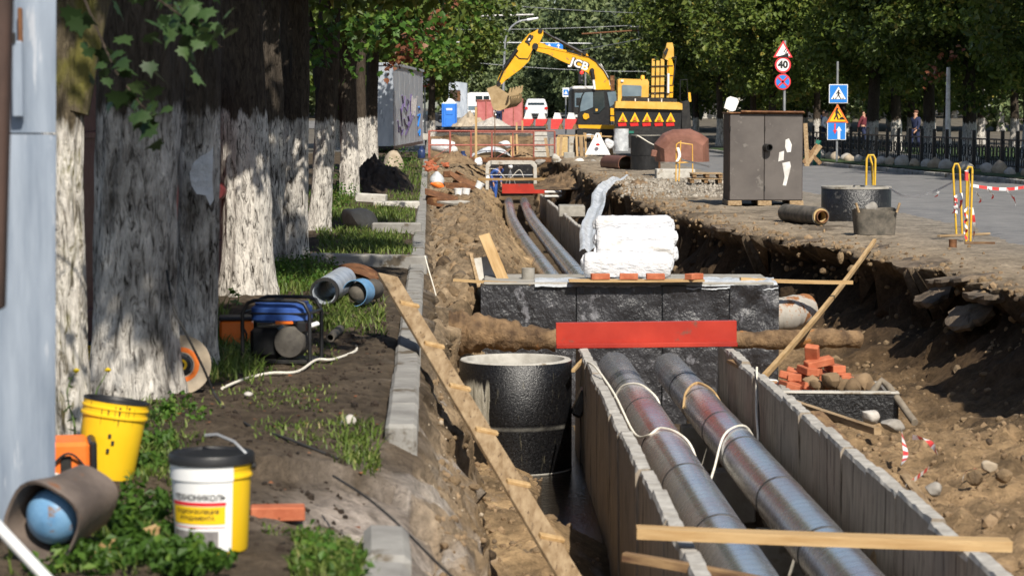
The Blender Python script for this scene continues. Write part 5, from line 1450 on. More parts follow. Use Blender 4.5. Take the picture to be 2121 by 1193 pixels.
MB().lathe([(.118, -.10), (.124, -.10), (.126, .12), (.118, .12)], 30, Matrix.Rotation(-PI / 2, 4, 'X') @ Matrix.Rotation(R(200), 4, 'Z'), arc=R(250)).build('collar', MAT['blue_cyl'], t)
p = at(735, 568, 26.5); p.z = ZV(26) + .03
t = thing('steel_cover', 'rusty arched steel cover lying below the long cross kerb', 'cover', p, (R(12), R(8), 0))
MB().grid(18, 8, lambda u, v: ((u - .5) * .52, (v - .5) * .4, .10 * math.sin(PI * u) ** .7)).build('plate', MAT['rust'], t)
MB().box((0, 0, .02), (.52, .03, .04), bev=.005).build('rib', MAT['rust'], t)
a_, b_ = at(684, 690, 19.0), at(705, 672, 19.6); a_.z = TZ(a_.x, 19) + .04; b_.z = TZ(b_.x, 19.6) + .04
o = MB().tube([(0, 0, 0), b_ - a_], .035, 16, hollow=.7).build('pipe_offcut', MAT['insul'], None, a_); tag(o, 'small rusty pipe offcut in the grass beside the generator', 'pipe offcut')
def vg(px, py, dz=0.01):
    d = dv(py); p = at(px, py, d); p.z = TZ(p.x, d) + dz; return p
cable('white twisted cord lying over the soil before the generator', [vg(460, 800), vg(505, 786), vg(560, 778, .02), vg(615, 770), vg(655, 748, .02), vg(690, 742), vg(735, 722), vg(738, 712)], .010, 'rope', 'cord', 'cord')
cable('white cord hanging down over the bank edge below the long cross kerb', [at(880, 530, 27.0), at(888, 560, 26.8), at(897, 590, 26.5), at(903, 612, 26.2)], .007, 'rope', 'cord', 'cord')
cable('black cable hanging from the thickest trunk and trailing over the soil', [at(345, 560, 14.7), at(360, 640, 14.6), at(385, 690, 14.6), at(420, 760, 14.7), vg(455, 830), vg(520, 880), vg(580, 905), vg(640, 912), vg(700, 915)], .008, 'rubber')
cable('thin dark wire hanging down the bank below the cracked kerb block', [at(690, 985, 11.4), at(760, 1030, 10.8), at(830, 1090, 10.3), at(900, 1160, 9.8), at(960, 1215, 9.5)], .006, 'rubber')
p = vg(722, 872); o = MB().rock((0, 0, 0), (.055, .05, .045), 21, 3).build('stone', MAT['stone_pale'], None, p); tag(o, 'white lime stone on the verge left of the kerb end', 'stone')
o = MB().rock((0, 0, .02), (.03, .03, .02), 22, 2).build('stone', MAT['stone_pale'], None, vg(515, 828)); tag(o, 'small white pebble on the soil below the white cord', 'stone')
o = brick('red brick lying half buried behind the lettered pail', vg(575, 1015, .03), .1, size=(.25, .12, .065))
# the soil heap under the trees and the boulders
def heap(name, label, c, rx, ry, h, mat, seed, cat='heap', nn=56, pw=1.0, am=.16, kind=None):
    def fn(u, v):
        x, y = (u - .5) * 2, (v - .5) * 2; r = math.sqrt(x * x + y * y)
        q_ = max(0, 1 - r * (1 + .18 * float(fbm(math.cos(math.atan2(y, x)) * 2 + seed, math.sin(math.atan2(y, x)) * 2, seed, 2)))) ** pw
        return (x * rx, y * ry, h * q_ * (1 + am * 2 * float(fbm(x * 5 + seed, y * 5, seed, 4))) + h * am * float(fbm(x * 11, y * 11 + seed, seed + 3, 3)) * min(1, q_ * 4) - .03)
    o = MB().grid(nn, nn, fn).build(name, MAT[mat], None, c); return tag(o, label, cat, kind=kind)
c0 = at(778, 412, 64); c0.z = ZV(64)
heap('soil_heap', 'heap of dark topsoil dumped on the verge before the trailer', c0, 1.05, 2.2, .92, 'topsoil', 3, 'soil heap', pw=.8)
o = MB().rock((0, 0, .12), (.34, .3, .22), 31, 3).build('boulder', MAT['boulder'], None, Vector((at(738, 470, 41).x, 41, ZV(41)))); tag(o, 'rounded boulder at the left end of the short kerb', 'boulder')
o = MB().rock((0, 0, .3), (.30, .3, .42), 33, 3).build('boulder', MAT['boulder'], None, Vector((at(815, 345, 78).x, 78, ZV(78)))); tag(o, 'upright boulder below the graffiti trailer among yellow weeds', 'boulder')

for k, y in enumerate((10.2, 16.3)):       # two unseen cabins, added beside the road to shade the right trench wall
    t = thing('shade_cabin', ('unseen grey cabin added right of the view for its shadow, nearer of two', 'unseen grey cabin added right of the view for its shadow, farther of two')[k], 'cabin', (5.75, y, 0))
    MB().box((1.2, 2.95, 1.55), (2.4, 5.9, 2.7), bev=.03).build('walls', MAT['galv'], t); MB().box((1.2, 2.95, 2.96), (2.5, 6.0, .12), bev=.02).build('roof', MAT['steel'], t)
    MB().box((-.02, 1.0, 1.25), (.05, .9, 2.0), bev=.01).build('door', MAT['white_dirty'], t)
    for yy in (2.8, 4.6):
        f = MB().box((-.02, yy, 1.8), (.05, 1.1, .9), bev=.01).build('window', MAT['white'], t); MB().box((-.05, yy, 1.8), (.02, .96, .76)).build('pane', MAT['glass'], f)
    for yy in (.4, 5.5): MB().box((1.2, yy, .1), (2.3, .2, .2), bev=.02).build('skid', MAT['wood_dark'], t)
# ------------------------------------------------------------------ grass and weeds
def blades(name, label, regs, seed, mat='grass', wide=.0042, cat=None):
    """regs: (px0, px1, py0, py1, count, height) patches of the verge in view"""
    rs = np.random.default_rng(seed); Vs, Ts = [], []
    for (x0, x1, y0, y1, n, h) in regs:
        n = int(n * 1.8); py = rs.uniform(y0, y1, n); d = 8292.0 / (py - 267); px = rs.uniform(x0, x1, n)
        e = np.minimum((px - x0), (x1 - px)) / (x1 - x0) * 2; e2 = np.minimum(py - y0, y1 - py) / (y1 - y0) * 2
        keep = (e + .35 > rs.random(n)) & (e2 + .35 > rs.random(n)) & (fbm(px * .02, py * .04, seed, 3) + .3 > rs.uniform(-.25, .25, n))
        d, px = d[keep], px[keep]; n = len(d)
        X = (px - CX) / FPX * d; Z = np.array([TZ(a, b) for a, b in zip(X, d)]) - .01
        hh = h * .72 * rs.uniform(.25, 1.3, n); az = rs.uniform(0, 2 * PI, n); ln = rs.uniform(.2, 1.5, n) * hh
        w_ = wide * rs.uniform(.6, 1.3, n) * (1 + d / 40)
        dx, dy = np.cos(az) * ln, np.sin(az) * ln; wx, wy = -np.sin(az) * w_, np.cos(az) * w_
        b = np.stack([X, d, Z], 1); wv = np.stack([wx, wy, np.zeros(n)], 1)
        md = b + np.stack([dx * .35, dy * .35, hh * .62], 1); tp = b + np.stack([dx, dy, hh * .95], 1)
        Vs.append(np.stack([b - wv, b + wv, md + wv * .8, md - wv * .8, tp], 1).reshape(-1, 5, 3)); Ts.append(np.clip(rs.beta(2.5, 2.5, n), 0, 1))
    V = np.concatenate(Vs); T = np.concatenate(Ts); n = len(V)
    base = np.arange(n)[:, None] * 5
    F = np.concatenate([base + np.array([0, 1, 2]), base + np.array([0, 2, 3]), base + np.array([3, 2, 4])], 0)
    me = np_mesh(name, V.reshape(-1, 3), F, MAT[mat], False, np.repeat(T, 5)[:, None].repeat(3, 1))
    return tag(link(name, me), label, cat, kind='stuff')
blades('grass', 'grass tufts growing over the verge under the trees', [
    (560, 690, 545, 610, 1500, .20), (420, 560, 690, 790, 1900, .16), (640, 800, 600, 690, 1500, .12), (660, 860, 480, 528, 2600, .16), (680, 860, 428, 462, 2200, .18),
    (650, 860, 470, 500, 900, .15), (600, 775, 1075, 1200, 2600, .085), (200, 360, 900, 1000, 900, .09), (270, 420, 880, 960, 500, .07), (0, 420, 1060, 1200, 900, .10), (430, 700, 790, 850, 500, .05), (520, 760, 860, 910, 420, .06),
    (690, 790, 860, 930, 500, .10), (380, 470, 640, 720, 500, .25), (560, 700, 700, 760, 300, .06), (250, 420, 830, 880, 350, .08), (540, 660, 1030, 1075, 260, .05), (780, 880, 350, 400, 700, .4), (640, 740, 395, 430, 600, .25), (800, 870, 385, 425, 500, .2), (700, 830, 1150, 1200, 500, .07)], 5)
def weeds(name, label, regs, seed, size, mat='leaf_maple'):
    rs = np.random.default_rng(seed); cl = []
    for (x0, x1, y0, y1, n, h) in regs:
        for k in range(n):
            py = rs.uniform(y0, y1); p = vg(rs.uniform(x0, x1), py); cl.append((p.x, p.y, p.z + rs.uniform(.1, 1) * h, rs.uniform(.5, 1.2) * .06 * (p.y / 10)))
    return tag(link(name, leaf_cloud(name, cl, 16, size, MAT[mat], seed)), label, kind='stuff')
weeds('low_weeds', 'leafy weeds crowding the bottom left corner', [(30, 420, 1080, 1200, 110, .09), (340, 470, 1150, 1200, 22, .07), (210, 350, 1030, 1100, 24, .08), (225, 350, 905, 990, 16, .06)], 6, .038)
weeds('low_weeds', 'leafy ground weeds among the grass', [(600, 775, 1080, 1190, 50, .05), (330, 430, 830, 880, 12, .05), (260, 300, 905, 960, 8, .05), (640, 700, 560, 600, 10, .14), (560, 640, 560, 600, 16, .16)], 7, .03)
weeds('low_weeds', 'yellow-green undergrowth at the feet of the farther whitewashed trunks', [(680, 745, 385, 425, 40, .3), (640, 700, 420, 450, 16, .25), (780, 870, 345, 390, 34, .5)], 8, .06)
def weed(label, px, py, d, h, seed, flower=True, n=9, size=.07):
    p = at(px, py, d); p.z = TZ(p.x, d) - .01
    t = thing('weed', label, 'weed', p); rs = np.random.default_rng(seed)
    L = [Vector((.05 * math.sin(k * .8 + seed) * k / 7, .02 * k / 7, h * k / 7)) for k in range(8)]
    MB().tube(L, [.006 * (1.2 - k / 8) for k in range(8)], 6).build('stem', MAT['stem'], t)
    out = lobed(1.0)
    for k in range(n):
        u = rs.uniform(.15, .95); i = min(6, int(u * 7)); c = L[i].lerp(L[i + 1], u * 7 - i); s = size * rs.uniform(.6, 1.2) * (1.2 - .6 * u)
        ex = Euler((rs.uniform(-.9, .5), rs.uniform(-.5, .5), rs.uniform(0, 2 * PI))).to_matrix()
        me = np_mesh('leaf', np.array([(ex @ Vector((0, .3 * s, 0)) + c)[:]] + [(ex @ Vector((x * s, y * s, -.2 * abs(x) * s)) + c)[:] for x, y in out]), np.array([(0, 1 + q2, 1 + (q2 + 1) % len(out)) for q2 in range(len(out))]), MAT['leaf_maple'], True, np.full((len(out) + 1, 3), rs.uniform(.3, .9)))
        link('leaf', me, t)
    if flower:
        MB().rock(L[-1], (.022, .022, .014), seed, 1, .3).build('flower', MAT['flower'], t)
    return t
weed('tall flowering weed before the cracked mossy trunk', 152, 880, 12.6, .42, 1)
weed('taller yellow-flowered weed leaning toward the thickest trunk', 205, 850, 13.2, .36, 2)
weed('leafy weed growing against the yellow pail', 180, 930, 12.0, .26, 3, False, 12)
weed('young broad-leaved sapling in the weeds at the foot of the straight trunk', 628, 545, 28, .22, 4, False, 7, .15)
weed('broad-leaved dock at the foot of the thickest trunk', 345, 850, 14.0, .12, 5, False, 14, .10)
weed('weed with small leaves in front of the broad dappled trunk', 490, 610, 22.6, .2, 6, False, 6, .12)
rs = random.Random(9)
for k in range(80):          # fallen leaves on the bare soil
    px, py = rs.uniform(330, 800), rs.uniform(690, 1130)
    p = vg(px, py, .012); s = rs.uniform(.015, .04); out = lobed(s)
    me = np_mesh('fallen_leaf', np.array([(0, .3 * s, .006)] + [(x, y, .002 + .3 * abs(x)) for x, y in out]), np.array([(0, 1 + q2, 1 + (q2 + 1) % len(out)) for q2 in range(len(out))]), MAT['leaf_dry'] if rs.random() < .5 else MAT['leaf_yellow'] if 'leaf_yellow' in MAT else MAT['leaf_dry'], True, np.full((len(out) + 1, 3), rs.uniform(.5, 1)))
    o = link('fallen_leaf', me, None, p, (rs.uniform(-.3, .3), rs.uniform(-.3, .3), rs.uniform(0, 6)))
    tag(o, 'dry fallen leaf lying on the bare soil of the verge', 'leaf', 'fallen leaves on the verge')
def XO(x, y):
    i = min(nX - 1, int(np.searchsorted(XS, x))); j = min(nY - 1, int(np.searchsorted(YS, y))); return np.array((x + XD[j, i] - GX[j, i], y + YD[j, i] - GY[j, i], 0))
# gravel and rubble
def gravel(name, label, fn, n, r0, r1, mat, seed, sub=1, sink=.35):
    rs = np.random.default_rng(seed); V0, F0 = ICO[sub]; F0 = np.array(F0); nv = len(V0); Vs, Fs = [], []
    for k in range(n):
        x, y = fn(rs); r = rs.uniform(r0, r1) * (.6 + .8 * rs.random() ** 3)
        s = rs.uniform(.6, 1.2, 3) * r; W = V0 * (1 + rs.uniform(-.26, .26, nv) / sub)[:, None] * s; a = rs.uniform(0, 6.3); c, q_ = math.cos(a), math.sin(a)
        W = np.stack([W[:, 0] * c - W[:, 1] * q_, W[:, 0] * q_ + W[:, 1] * c, W[:, 2]], 1) + XO(x, y) + np.array((0, 0, TZ(x, y) + s[2] * (1 - 2 * sink)))
        Vs.append(W); Fs.append(F0 + k * nv)
    return tag(link(name, np_mesh(name, np.concatenate(Vs), np.concatenate(Fs), MAT[mat], False)), label, kind='stuff')
def xr_at(y): return float(np.interp(y, KY, _xr))
gravel('gravel', 'loose stones strewn along the broken road edge', lambda r: (lambda y: (xr_at(y) + r.exponential(.55) - .12, y))(r.uniform(24, 75)), 700, .012, .05, 'clod', 1)
gravel('gravel', 'pale gravel spread beside the stack of black rings', lambda r: (r.uniform(2.6, 5.8), r.uniform(53, 68)), 1500, .02, .05, 'gravel_mix', 2)
gravel('clods', 'clods of clay lying over the sand beside the trough', lambda r: (r.uniform(2.3, 4.0), r.uniform(11, 22)), 900, .008, .035, 'clod', 3)
gravel('clods', 'clods of clay on the bank and trench floor left of the trough', lambda r: (lambda y: (r.uniform(XK(y) + .1, .7), y))(r.uniform(11, 24)), 800, .006, .03, 'clod', 4)
gravel('clods', 'lumps of earth on the spoil left of the far trough', lambda r: (lambda y: (r.uniform(XK(y) + .1, .2 - (y - 30) * .01), y))(r.uniform(27, 90)), 900, .015, .05, 'clod', 5)
gravel('pebbles', 'white lime pebbles pressed into the cut bank below the kerb', lambda r: (lambda y: (XK(y) + r.uniform(.02, .32), y))(r.uniform(10, 26)), 420, .004, .013, 'boulder', 6)
gravel('clods', 'crumbs of dark topsoil on the bare verge', lambda r: (lambda y: (r.uniform(-2.3, XK(y) - .25), y))(r.uniform(9.5, 22)), 1400, .006, .022, 'topsoil', 7)
gravel('earth_lumps', 'big lumps of earth fallen from the right trench wall', lambda r: (lambda y: (r.uniform(float(np.interp(y, KY, _xb)) - 1.3, xr_at(y) - .2), y))(r.uniform(12, 40)), 1100, .008, .05, 'soil_lump', 11, 2, .55)
gravel('earth_lumps', 'lumps of spoil left of the far trough', lambda r: (lambda y: (r.uniform(XK(y) + .15, .25 - (y - 30) * .012), y))(r.uniform(27, 88)), 500, .03, .12, 'soil_lump', 12, 2, .55)
gravel('earth_lumps', 'lumps of clay on the trench floor and bank before the ring', lambda r: (lambda y: (r.uniform(XK(y) + .1, .35), y))(r.uniform(9.3, 22)), 420, .008, .045, 'soil_lump', 13, 2, .5)
gravel('earth_lumps', 'crumbled earth along the broken rim of the road', lambda r: (lambda y: (xr_at(y) + r.normal(0, .22), y))(r.uniform(24, 60)), 650, .012, .055, 'soil_lump', 14, 2, .45)
rs = random.Random(21)
for k, (x, y, sx, z, lab) in enumerate(((5.15, 30.6, .55, -.04, 'broken dark asphalt slab overhanging the trench, behind the leaning pole top'), (5.25, 28.4, .75, -.07, 'largest broken asphalt slab on the trench rim at the right'), (5.1, 29.3, .5, -.33, 'asphalt slab slipped below the largest one'), (5.3, 26.6, .6, -.12, 'tilted asphalt slab at the right edge of the view'), (4.35, 36.0, .45, -.05, 'asphalt slab at the rim in front of the muddy tub'),
        (3.6, 40.6, .5, -.06, 'asphalt slab at the rim below the insulated pipe'), (4.9, 33.9, .55, -.05, 'asphalt slab at the corner where the rim steps back'), (5.15, 27.4, .5, -.42, 'lowest slipped asphalt slab in the right trench wall'))):
    n = 26; V = []; s0 = sx * .62
    for r_, z_ in ((.90, -.085), (1.0, -.04), (.97, 0), (.55, .012), (.2, .01)):
        for q in range(n):
            a = 2 * PI * q / n; r = r_ * s0 * (1 + .42 * float(fbm(math.cos(a) * 1.6 + k * 5, math.sin(a) * 1.6, k, 4)) + .05 * rs.uniform(-1, 1))
            V.append((r * math.cos(a) * .85, r * math.sin(a) * 1.4, z_ + rs.uniform(-.012, .012)))
    b = MB().add(V, [(j * n + q, j * n + (q + 1) % n, (j + 1) * n + (q + 1) % n, (j + 1) * n + q) for j in range(4) for q in range(n)] + [[4 * n + q for q in range(n)]])
    o = b.build('asphalt_slab', MAT['rim_crust'], None, (x + .05, y, z + .02), (rs.uniform(-.1, .1), rs.uniform(-.22, .0) - (.3 if z < -.3 else 0), rs.uniform(0, .4)))
    tag(o, lab, 'asphalt slab')
# ------------------------------------------------------------------ graffiti trailer
def poly_px(pts, d, base): return [((at(x, y, d) - base).x, (at(x, y, d) - base).z) for x, y in pts]
def tyre(parent, c, r, wd, axis='X', rim='steel'):
    M = Matrix.Translation(c) @ (Matrix.Rotation(PI / 2, 4, 'Y') if axis == 'X' else Matrix.Rotation(PI / 2, 4, 'X'))
    w_ = MB().lathe([(r * .62, -wd / 2), (r * .93, -wd / 2), (r, -wd * .32), (r, wd * .32), (r * .93, wd / 2), (r * .62, wd / 2)], 30, M).build('wheel', MAT['tyre_side'], parent)
    MB().lathe([(0, -wd * .30), (r * .30, -wd * .32), (r * .58, -wd * .42), (r * .62, -wd * .5), (r * .62, wd * .5), (r * .58, wd * .42), (r * .3, wd * .32), (0, wd * .3)], 24, M).build('rim', MAT[rim], w_)
    return w_
D = 84.0
pA, pB = at(788, 300, D), at(815, 303, D)
base = Vector((pB.x, D, ZV(D)))
t = thing('trailer', 'grey sheet-metal trailer with scrawled graffiti on its long side', 'trailer', base)
# rear wall faces the camera, the long side runs away to the right
zb0, zt0 = pB.z - base.z, at(815, 132, D).z - base.z
wl = pB.x - pA.x + .35
ex = Vector((at(876, 300, 99).x - pB.x, 15.0, 0))
def tw(u, v, wob, o0, d0, seed):
    def fn(a, b):
        p = o0 + d0 * a
        nrm = Vector((d0.y, -d0.x, 0)).normalized()
        p = p + nrm * wob * float(fbm(a * 9 + seed, b * 4, seed, 3))
        return (p.x, p.y, zb0 + (zt0 - zb0) * b)
    return MB().grid(u, v, fn)
tw(10, 12, .02, Vector((-wl, 0, 0)), Vector((wl, 0, 0)), 2).build('rear_wall', MAT['galv'], t)
tw(40, 12, .03, Vector((.003, 0, 0)), ex, 5).build('side_wall', MAT['galv'], t)
tw(4, 4, 0, ex, Vector((-wl, 0, 0)), 1).build('front_wall', MAT['galv'], t)
tw(4, 4, 0, Vector((-wl, 0, 0)), ex, 1).build('far_wall', MAT['galv'], t)
V = [(-wl, -.05, zt0), (.06, -.05, zt0), (ex.x + .06, ex.y, zt0), (ex.x - wl, ex.y, zt0)]
MB().add([(x, y, z + .03) for x, y, z in V] + [(x, y, z - .06) for x, y, z in V], [(0, 1, 2, 3), (7, 6, 5, 4), (0, 4, 5, 1), (1, 5, 6, 2), (2, 6, 7, 3), (3, 7, 4, 0)]).build('roof_edge', MAT['galv'], t)
V = [(-wl, 0, zb0), (0.01, -.01, zb0), (ex.x + .01, ex.y, zb0), (ex.x - wl, ex.y, zb0)]
MB().add([(x, y, z) for x, y, z in V] + [(x, y, z - .12) for x, y, z in V], [(0, 1, 2, 3), (7, 6, 5, 4), (0, 4, 5, 1), (1, 5, 6, 2), (2, 6, 7, 3), (3, 7, 4, 0)]).build('chassis', MAT['black'], t)
for k in range(1, 6):
    p = ex * (k / 6); MB().beam((p.x + .012, p.y, zb0 + .02), (p.x + .012, p.y, zt0 - .08), .03, .015, up=(1, 0, 0)).build('seam', MAT['steel'], t)
for a in (.10, .22): tyre(t, ex * a + Vector((-.22, 0, .42)), .44, .24)
MB().box((-.5, 2.4, .7), (.7, .3, .5), bev=.05).build('axle', MAT['black'], t)
# scrawled strokes on the long side
rs = random.Random(3)
def side_pt(px, py):      # photograph position -> point on the long side
    u = (px - 815) / 61.0
    a = u * D / (D + 15) / (1 - u * (1 - D / (D + 15))) if False else u * .83 + .17 * u * u
    p = ex * a; d = D + p.y
    return Vector((p.x + .04, p.y - .0, at(px, py, d).z - base.z))
strokes = [[(831, 198), (833, 215), (829, 235), (831, 262), (828, 225)], [(837, 200), (836, 222), (841, 232), (845, 214), (842, 206)], [(843, 240), (846, 252), (849, 232), (848, 210), (850, 196)],
           [(826, 262), (829, 272), (833, 268), (830, 280)], [(852, 200), (850, 235), (855, 205), (853, 245), (858, 205), (857, 240), (862, 200)], [(835, 246), (838, 258), (843, 262), (848, 240)], [(838, 280), (842, 270), (850, 250), (856, 232)], [(822, 250), (824, 275)]]
for k, s in enumerate(strokes):
    MB().tube([side_pt(*q_) for q_ in s], .026, 5).build('graffiti_stroke', MAT['ink_purple' if k != 4 else 'ink_grey'], t)
for k, s in enumerate([[(864, 240), (868, 236), (866, 250), (864, 262)], [(866, 222), (868, 228)], [(865, 275), (868, 268), (867, 282)]]):
    MB().tube([side_pt(*q_) for q_ in s], .03, 5).build('graffiti_stroke', MAT['sign_blue'], t)

# ------------------------------------------------------------------ far objects behind the site
def boxo(name, label, cat, px0, px1, py0, py1, d, dep, mat, bev=.02):
    a, b2 = at(px0, py1, d), at(px1, py0, d)
    t = thing(name, label, cat, ((a.x + b2.x) / 2, d, a.z))
    return t, b2.x - a.x, b2.z - a.z
D = 188
t, W_, H_ = boxo('toilet_cabin', 'blue portable toilet cabin with white roof and lettered door', 'toilet cabin', 915, 946, 205, 266, D, 1.2, 'blue_wc')
MB().box((0, .6, H_ * .42), (W_, 1.15, H_ * .84), bev=.03).build('walls', MAT['blue_wc'], t)
d_ = MB().box((0, -.0, H_ * .42), (W_ * .76, .06, H_ * .76), bev=.02).build('door', MAT['blue_wc'], t)
MB().box((0, -.045, H_ * .58), (W_ * .5, .03, H_ * .24), bev=.015).build('door_panel', MAT['blue_wc'], d_)
MB().box((0, -.045, H_ * .22), (W_ * .5, .03, H_ * .3), bev=.015).build('door_panel', MAT['blue_wc'], d_)
MB().box((0, -.07, H_ * .64), (W_ * .40, .02, .16), bev=.008).build('white_label', MAT['white'], d_)
for x in (-1, 1): MB().box((x * W_ * .46, -.02, H_ * .42), (.09, .06, H_ * .84), bev=.02).build('corner_post', MAT['blue_wc'], t)
MB().lathe([(.0, .40), (.2, .38), (.52, .22), (.72, .03), (.74, 0), (.0, 0)], 4, Matrix.Translation((0, .6, H_ * .835)) @ Matrix.Rotation(PI / 4, 4, 'Z') @ Matrix.Diagonal((1.02, 1.02, 1, 1)), False).build('roof', MAT['cap_white'], t)
t, W_, H_ = boxo('shed', 'tall pale sheet-metal shed behind the blue toilet cabin', 'shed', 928, 967, 168, 244, 198, 3, 'galv')
MB().add([(-W_ / 2, 0, 0), (W_ / 2, 0, 0), (W_ / 2, 0, H_ * .94), (-W_ / 2 + .1, 0, H_), (-W_ / 2, 3, 0), (W_ / 2, 3, 0), (W_ / 2, 3, H_ * .94), (-W_ / 2 + .1, 3, H_)], [(0, 1, 2, 3), (5, 4, 7, 6), (1, 5, 6, 2), (4, 0, 3, 7), (3, 2, 6, 7)]).build('walls', MAT['galv'], t)
MB().box((-.2, -.03, H_ * .60), (.85, .05, H_ * .30), bev=.01).build('doorway', MAT['box_side'], t)
MB().box((.12, -.06, H_ * .58), (.25, .04, H_ * .26), bev=.01).build('rust_patch_plate', MAT['rust'], t)
def car(label, px0, px1, py0, py1, d, paint, rear=True, rz=0.0, L_=4.4):
    """a car seen from behind (or side-on when rz is a right angle)"""
    a, b2 = at(px0, py1, d), at(px1, py0, d); W_, H_ = b2.x - a.x, b2.z - a.z
    if rz: sc = W_ / L_; W_ = 1.8 * sc; Lc = L_ * sc
    else: Lc = L_ * W_ / 1.8
    t = thing('parked_car', label, 'car', ((a.x + b2.x) / 2, d + (0 if not rz else W_ / 2), a.z), rz)
    g = H_ * .14
    side = [(0, .30), (.0, .58), (.02, .66), (.06, .70), (.14, .97), (.20, 1.0), (.52, 1.0), (.60, .95), (.72, .68), (.96, .58), (1.0, .45), (1.0, .2), (.93, .14), (.07, .14)]
    prof = [(y * Lc, z * H_) for y, z in side]
    m_ = MB(); n = len(prof); secs = [(-1, .9), (-.86, 1), (.86, 1), (1, .9)]
    V = []
    for (sx, k) in secs:
        for (y, z) in prof:
            tap = 1 - .22 * max(0, (z / H_ - .62) / .38)
            V.append((sx * W_ / 2 * tap, Lc / 2 + (y - Lc / 2) * (k if abs(sx) == 1 else 1), H_ * .5 + (z - H_ * .5) * (.96 if abs(sx) == 1 else 1)))
    F = [list(range(n)), [3 * n + k for k in range(n)][::-1]]
    for q_ in range(3):
        for k in range(n):
            k2 = (k + 1) % n; F.append((q_ * n + k2, q_ * n + k, (q_ + 1) * n + k, (q_ + 1) * n + k2))
    m_.add(V, F, False).build('body', MAT[paint], t)
    gl = lambda pts, nm, M=None: MB().add(pts, [list(range(len(pts)))]).build(nm, MAT['glass'], t)
    y0, y1 = Lc * .058, Lc * .143
    gl([(-W_ * .38, y0 - .03, H_ * .70), (W_ * .38, y0 - .03, H_ * .70), (W_ * .33, y1 - .035, H_ * .93), (-W_ * .33, y1 - .035, H_ * .93)], 'rear_window')
    for s in (-1, 1):
        gl([(s * (W_ / 2 + .004) * .96, Lc * .18, H_ * .68), (s * (W_ / 2 + .004) * .96, Lc * .66, H_ * .68), (s * (W_ / 2 + .004) * .82, Lc * .56, H_ * .93), (s * (W_ / 2 + .004) * .82, Lc * .24, H_ * .93)], 'side_window')
        MB().box((s * W_ * .43, .0, H_ * .55), (W_ * .13, .08, H_ * .13), bev=.02).build('tail_light', MAT['lamp_red'], t)
        MB().box((s * W_ * .40, Lc - .02, H_ * .48), (W_ * .16, .08, H_ * .09), bev=.02).build('headlight', MAT['lens'], t)
        for yw in (.19, .81): tyre(t, (s * W_ * .44, Lc * yw, H_ * .2), H_ * .2, .2)
    MB().box((0, .0, H_ * .24), (W_ * .94, .10, H_ * .14), bev=.03).build('bumper', MAT['black'], t)
    MB().box((0, -.02, H_ * .46), (W_ * .28, .03, H_ * .07), bev=.005).build('number_plate', MAT['white'], t)
    return t
car('white parked car seen from behind, right of the faded red sheets', 1087, 1134, 205, 249, 208, 'car_white')
car('dark parked car whose headlamp shows right of the graffiti trailer', 838, 894, 230, 255, 190, 'car_dark', rz=-PI / 2)
t, W_, H_ = boxo('van', 'white van parked sideways behind the faded red sheets', 'van', 966, 1040, 192, 244, 214, 2, 'car_white')
sidev = [(-.5, .2), (-.5, .88), (-.46, .97), (-.40, 1.0), (.20, 1.0), (.28, .96), (.42, .62), (.49, .55), (.5, .2)]
MB().prism([(x * W_, z * H_) for x, z in sidev], 2.0).build('body', MAT['car_white'], t, (0, 1, 0))
for (x0, x1, zz0, zz1) in ((-.24, -.05, .62, .86), (-.02, .14, .62, .86)): MB().box(((x0 + x1) / 2 * W_, -.01, (zz0 + zz1) / 2 * H_), ((x1 - x0) * W_, .03, (zz1 - zz0) * H_), bev=.01).build('window', MAT['glass'], t)
MB().add([(.19 * W_, -.012, .62 * H_), (.38 * W_, -.012, .62 * H_), (.285 * W_, -.012, .88 * H_), (.19 * W_, -.012, .88 * H_)], [(0, 1, 2, 3)]).build('cab_window', MAT['glass'], t)
MB().box((-.05 * W_, -.012, .38 * H_), (.8 * W_, .03, .16 * H_), bev=.01).build('lower_stripe', MAT['glass_blue'], t)
for x in (-.32, .34): tyre(t, (x * W_, .2, .2 * H_), .18 * H_, .24, 'Y')
t, W_, H_ = boxo('bus', 'dark bus with pale roof partly hidden behind the excavator cab', 'bus', 1184, 1262, 180, 262, 150, 9, 'black')
MB().box((0, 4.5, H_ * .53), (W_, 9, H_ * .88), bev=.14).build('body', MAT['dark_steel'], t)
MB().box((0, 4.5, H_ * .965), (W_ * .96, 8.9, H_ * .10), bev=.08).build('roof', MAT['white_dirty'], t)
MB().box((0, -.01, H_ * .66), (W_ * .84, .05, H_ * .36), bev=.04).build('windscreen', MAT['glass_blue'], t)
for x in (-.36, .36): MB().box((x * W_, -.02, H_ * .26), (W_ * .16, .06, H_ * .07), bev=.02).build('headlight', MAT['lens'], t); tyre(t, (x * W_, 1.6, .42), .42, .28)
MB().box((-.32 * W_, -.04, H_ * .62), (W_ * .12, .06, H_ * .2), bev=.02).build('mirror', MAT['black'], t)
# faded red sheet boxes
for (px0, px1, py0, py1, d, lab) in ((988, 1022, 207, 262, 150, 'faded red sheet-steel box left of the man between two such boxes'), (1040, 1083, 205, 262, 150, 'faded red sheet-steel box behind the excavator bucket, right of the man')):
    t, W_, H_ = boxo('steel_box', lab, 'steel box', px0, px1, py0, py1, d, 1.2, 'pink')
    MB().box((0, .6, H_ / 2), (W_, 1.2, H_), bev=.02).build('walls', MAT['pink'], t)
    for x in (-.49, .49, .05): MB().box((x * W_, -.02, H_ / 2), (.06, .05, H_), bev=.01).build('rib', MAT['red_rail'], t)
    MB().box((0, -.02, H_ - .04), (W_, .06, .08), bev=.01).build('top_rim', MAT['red_rail'], t)
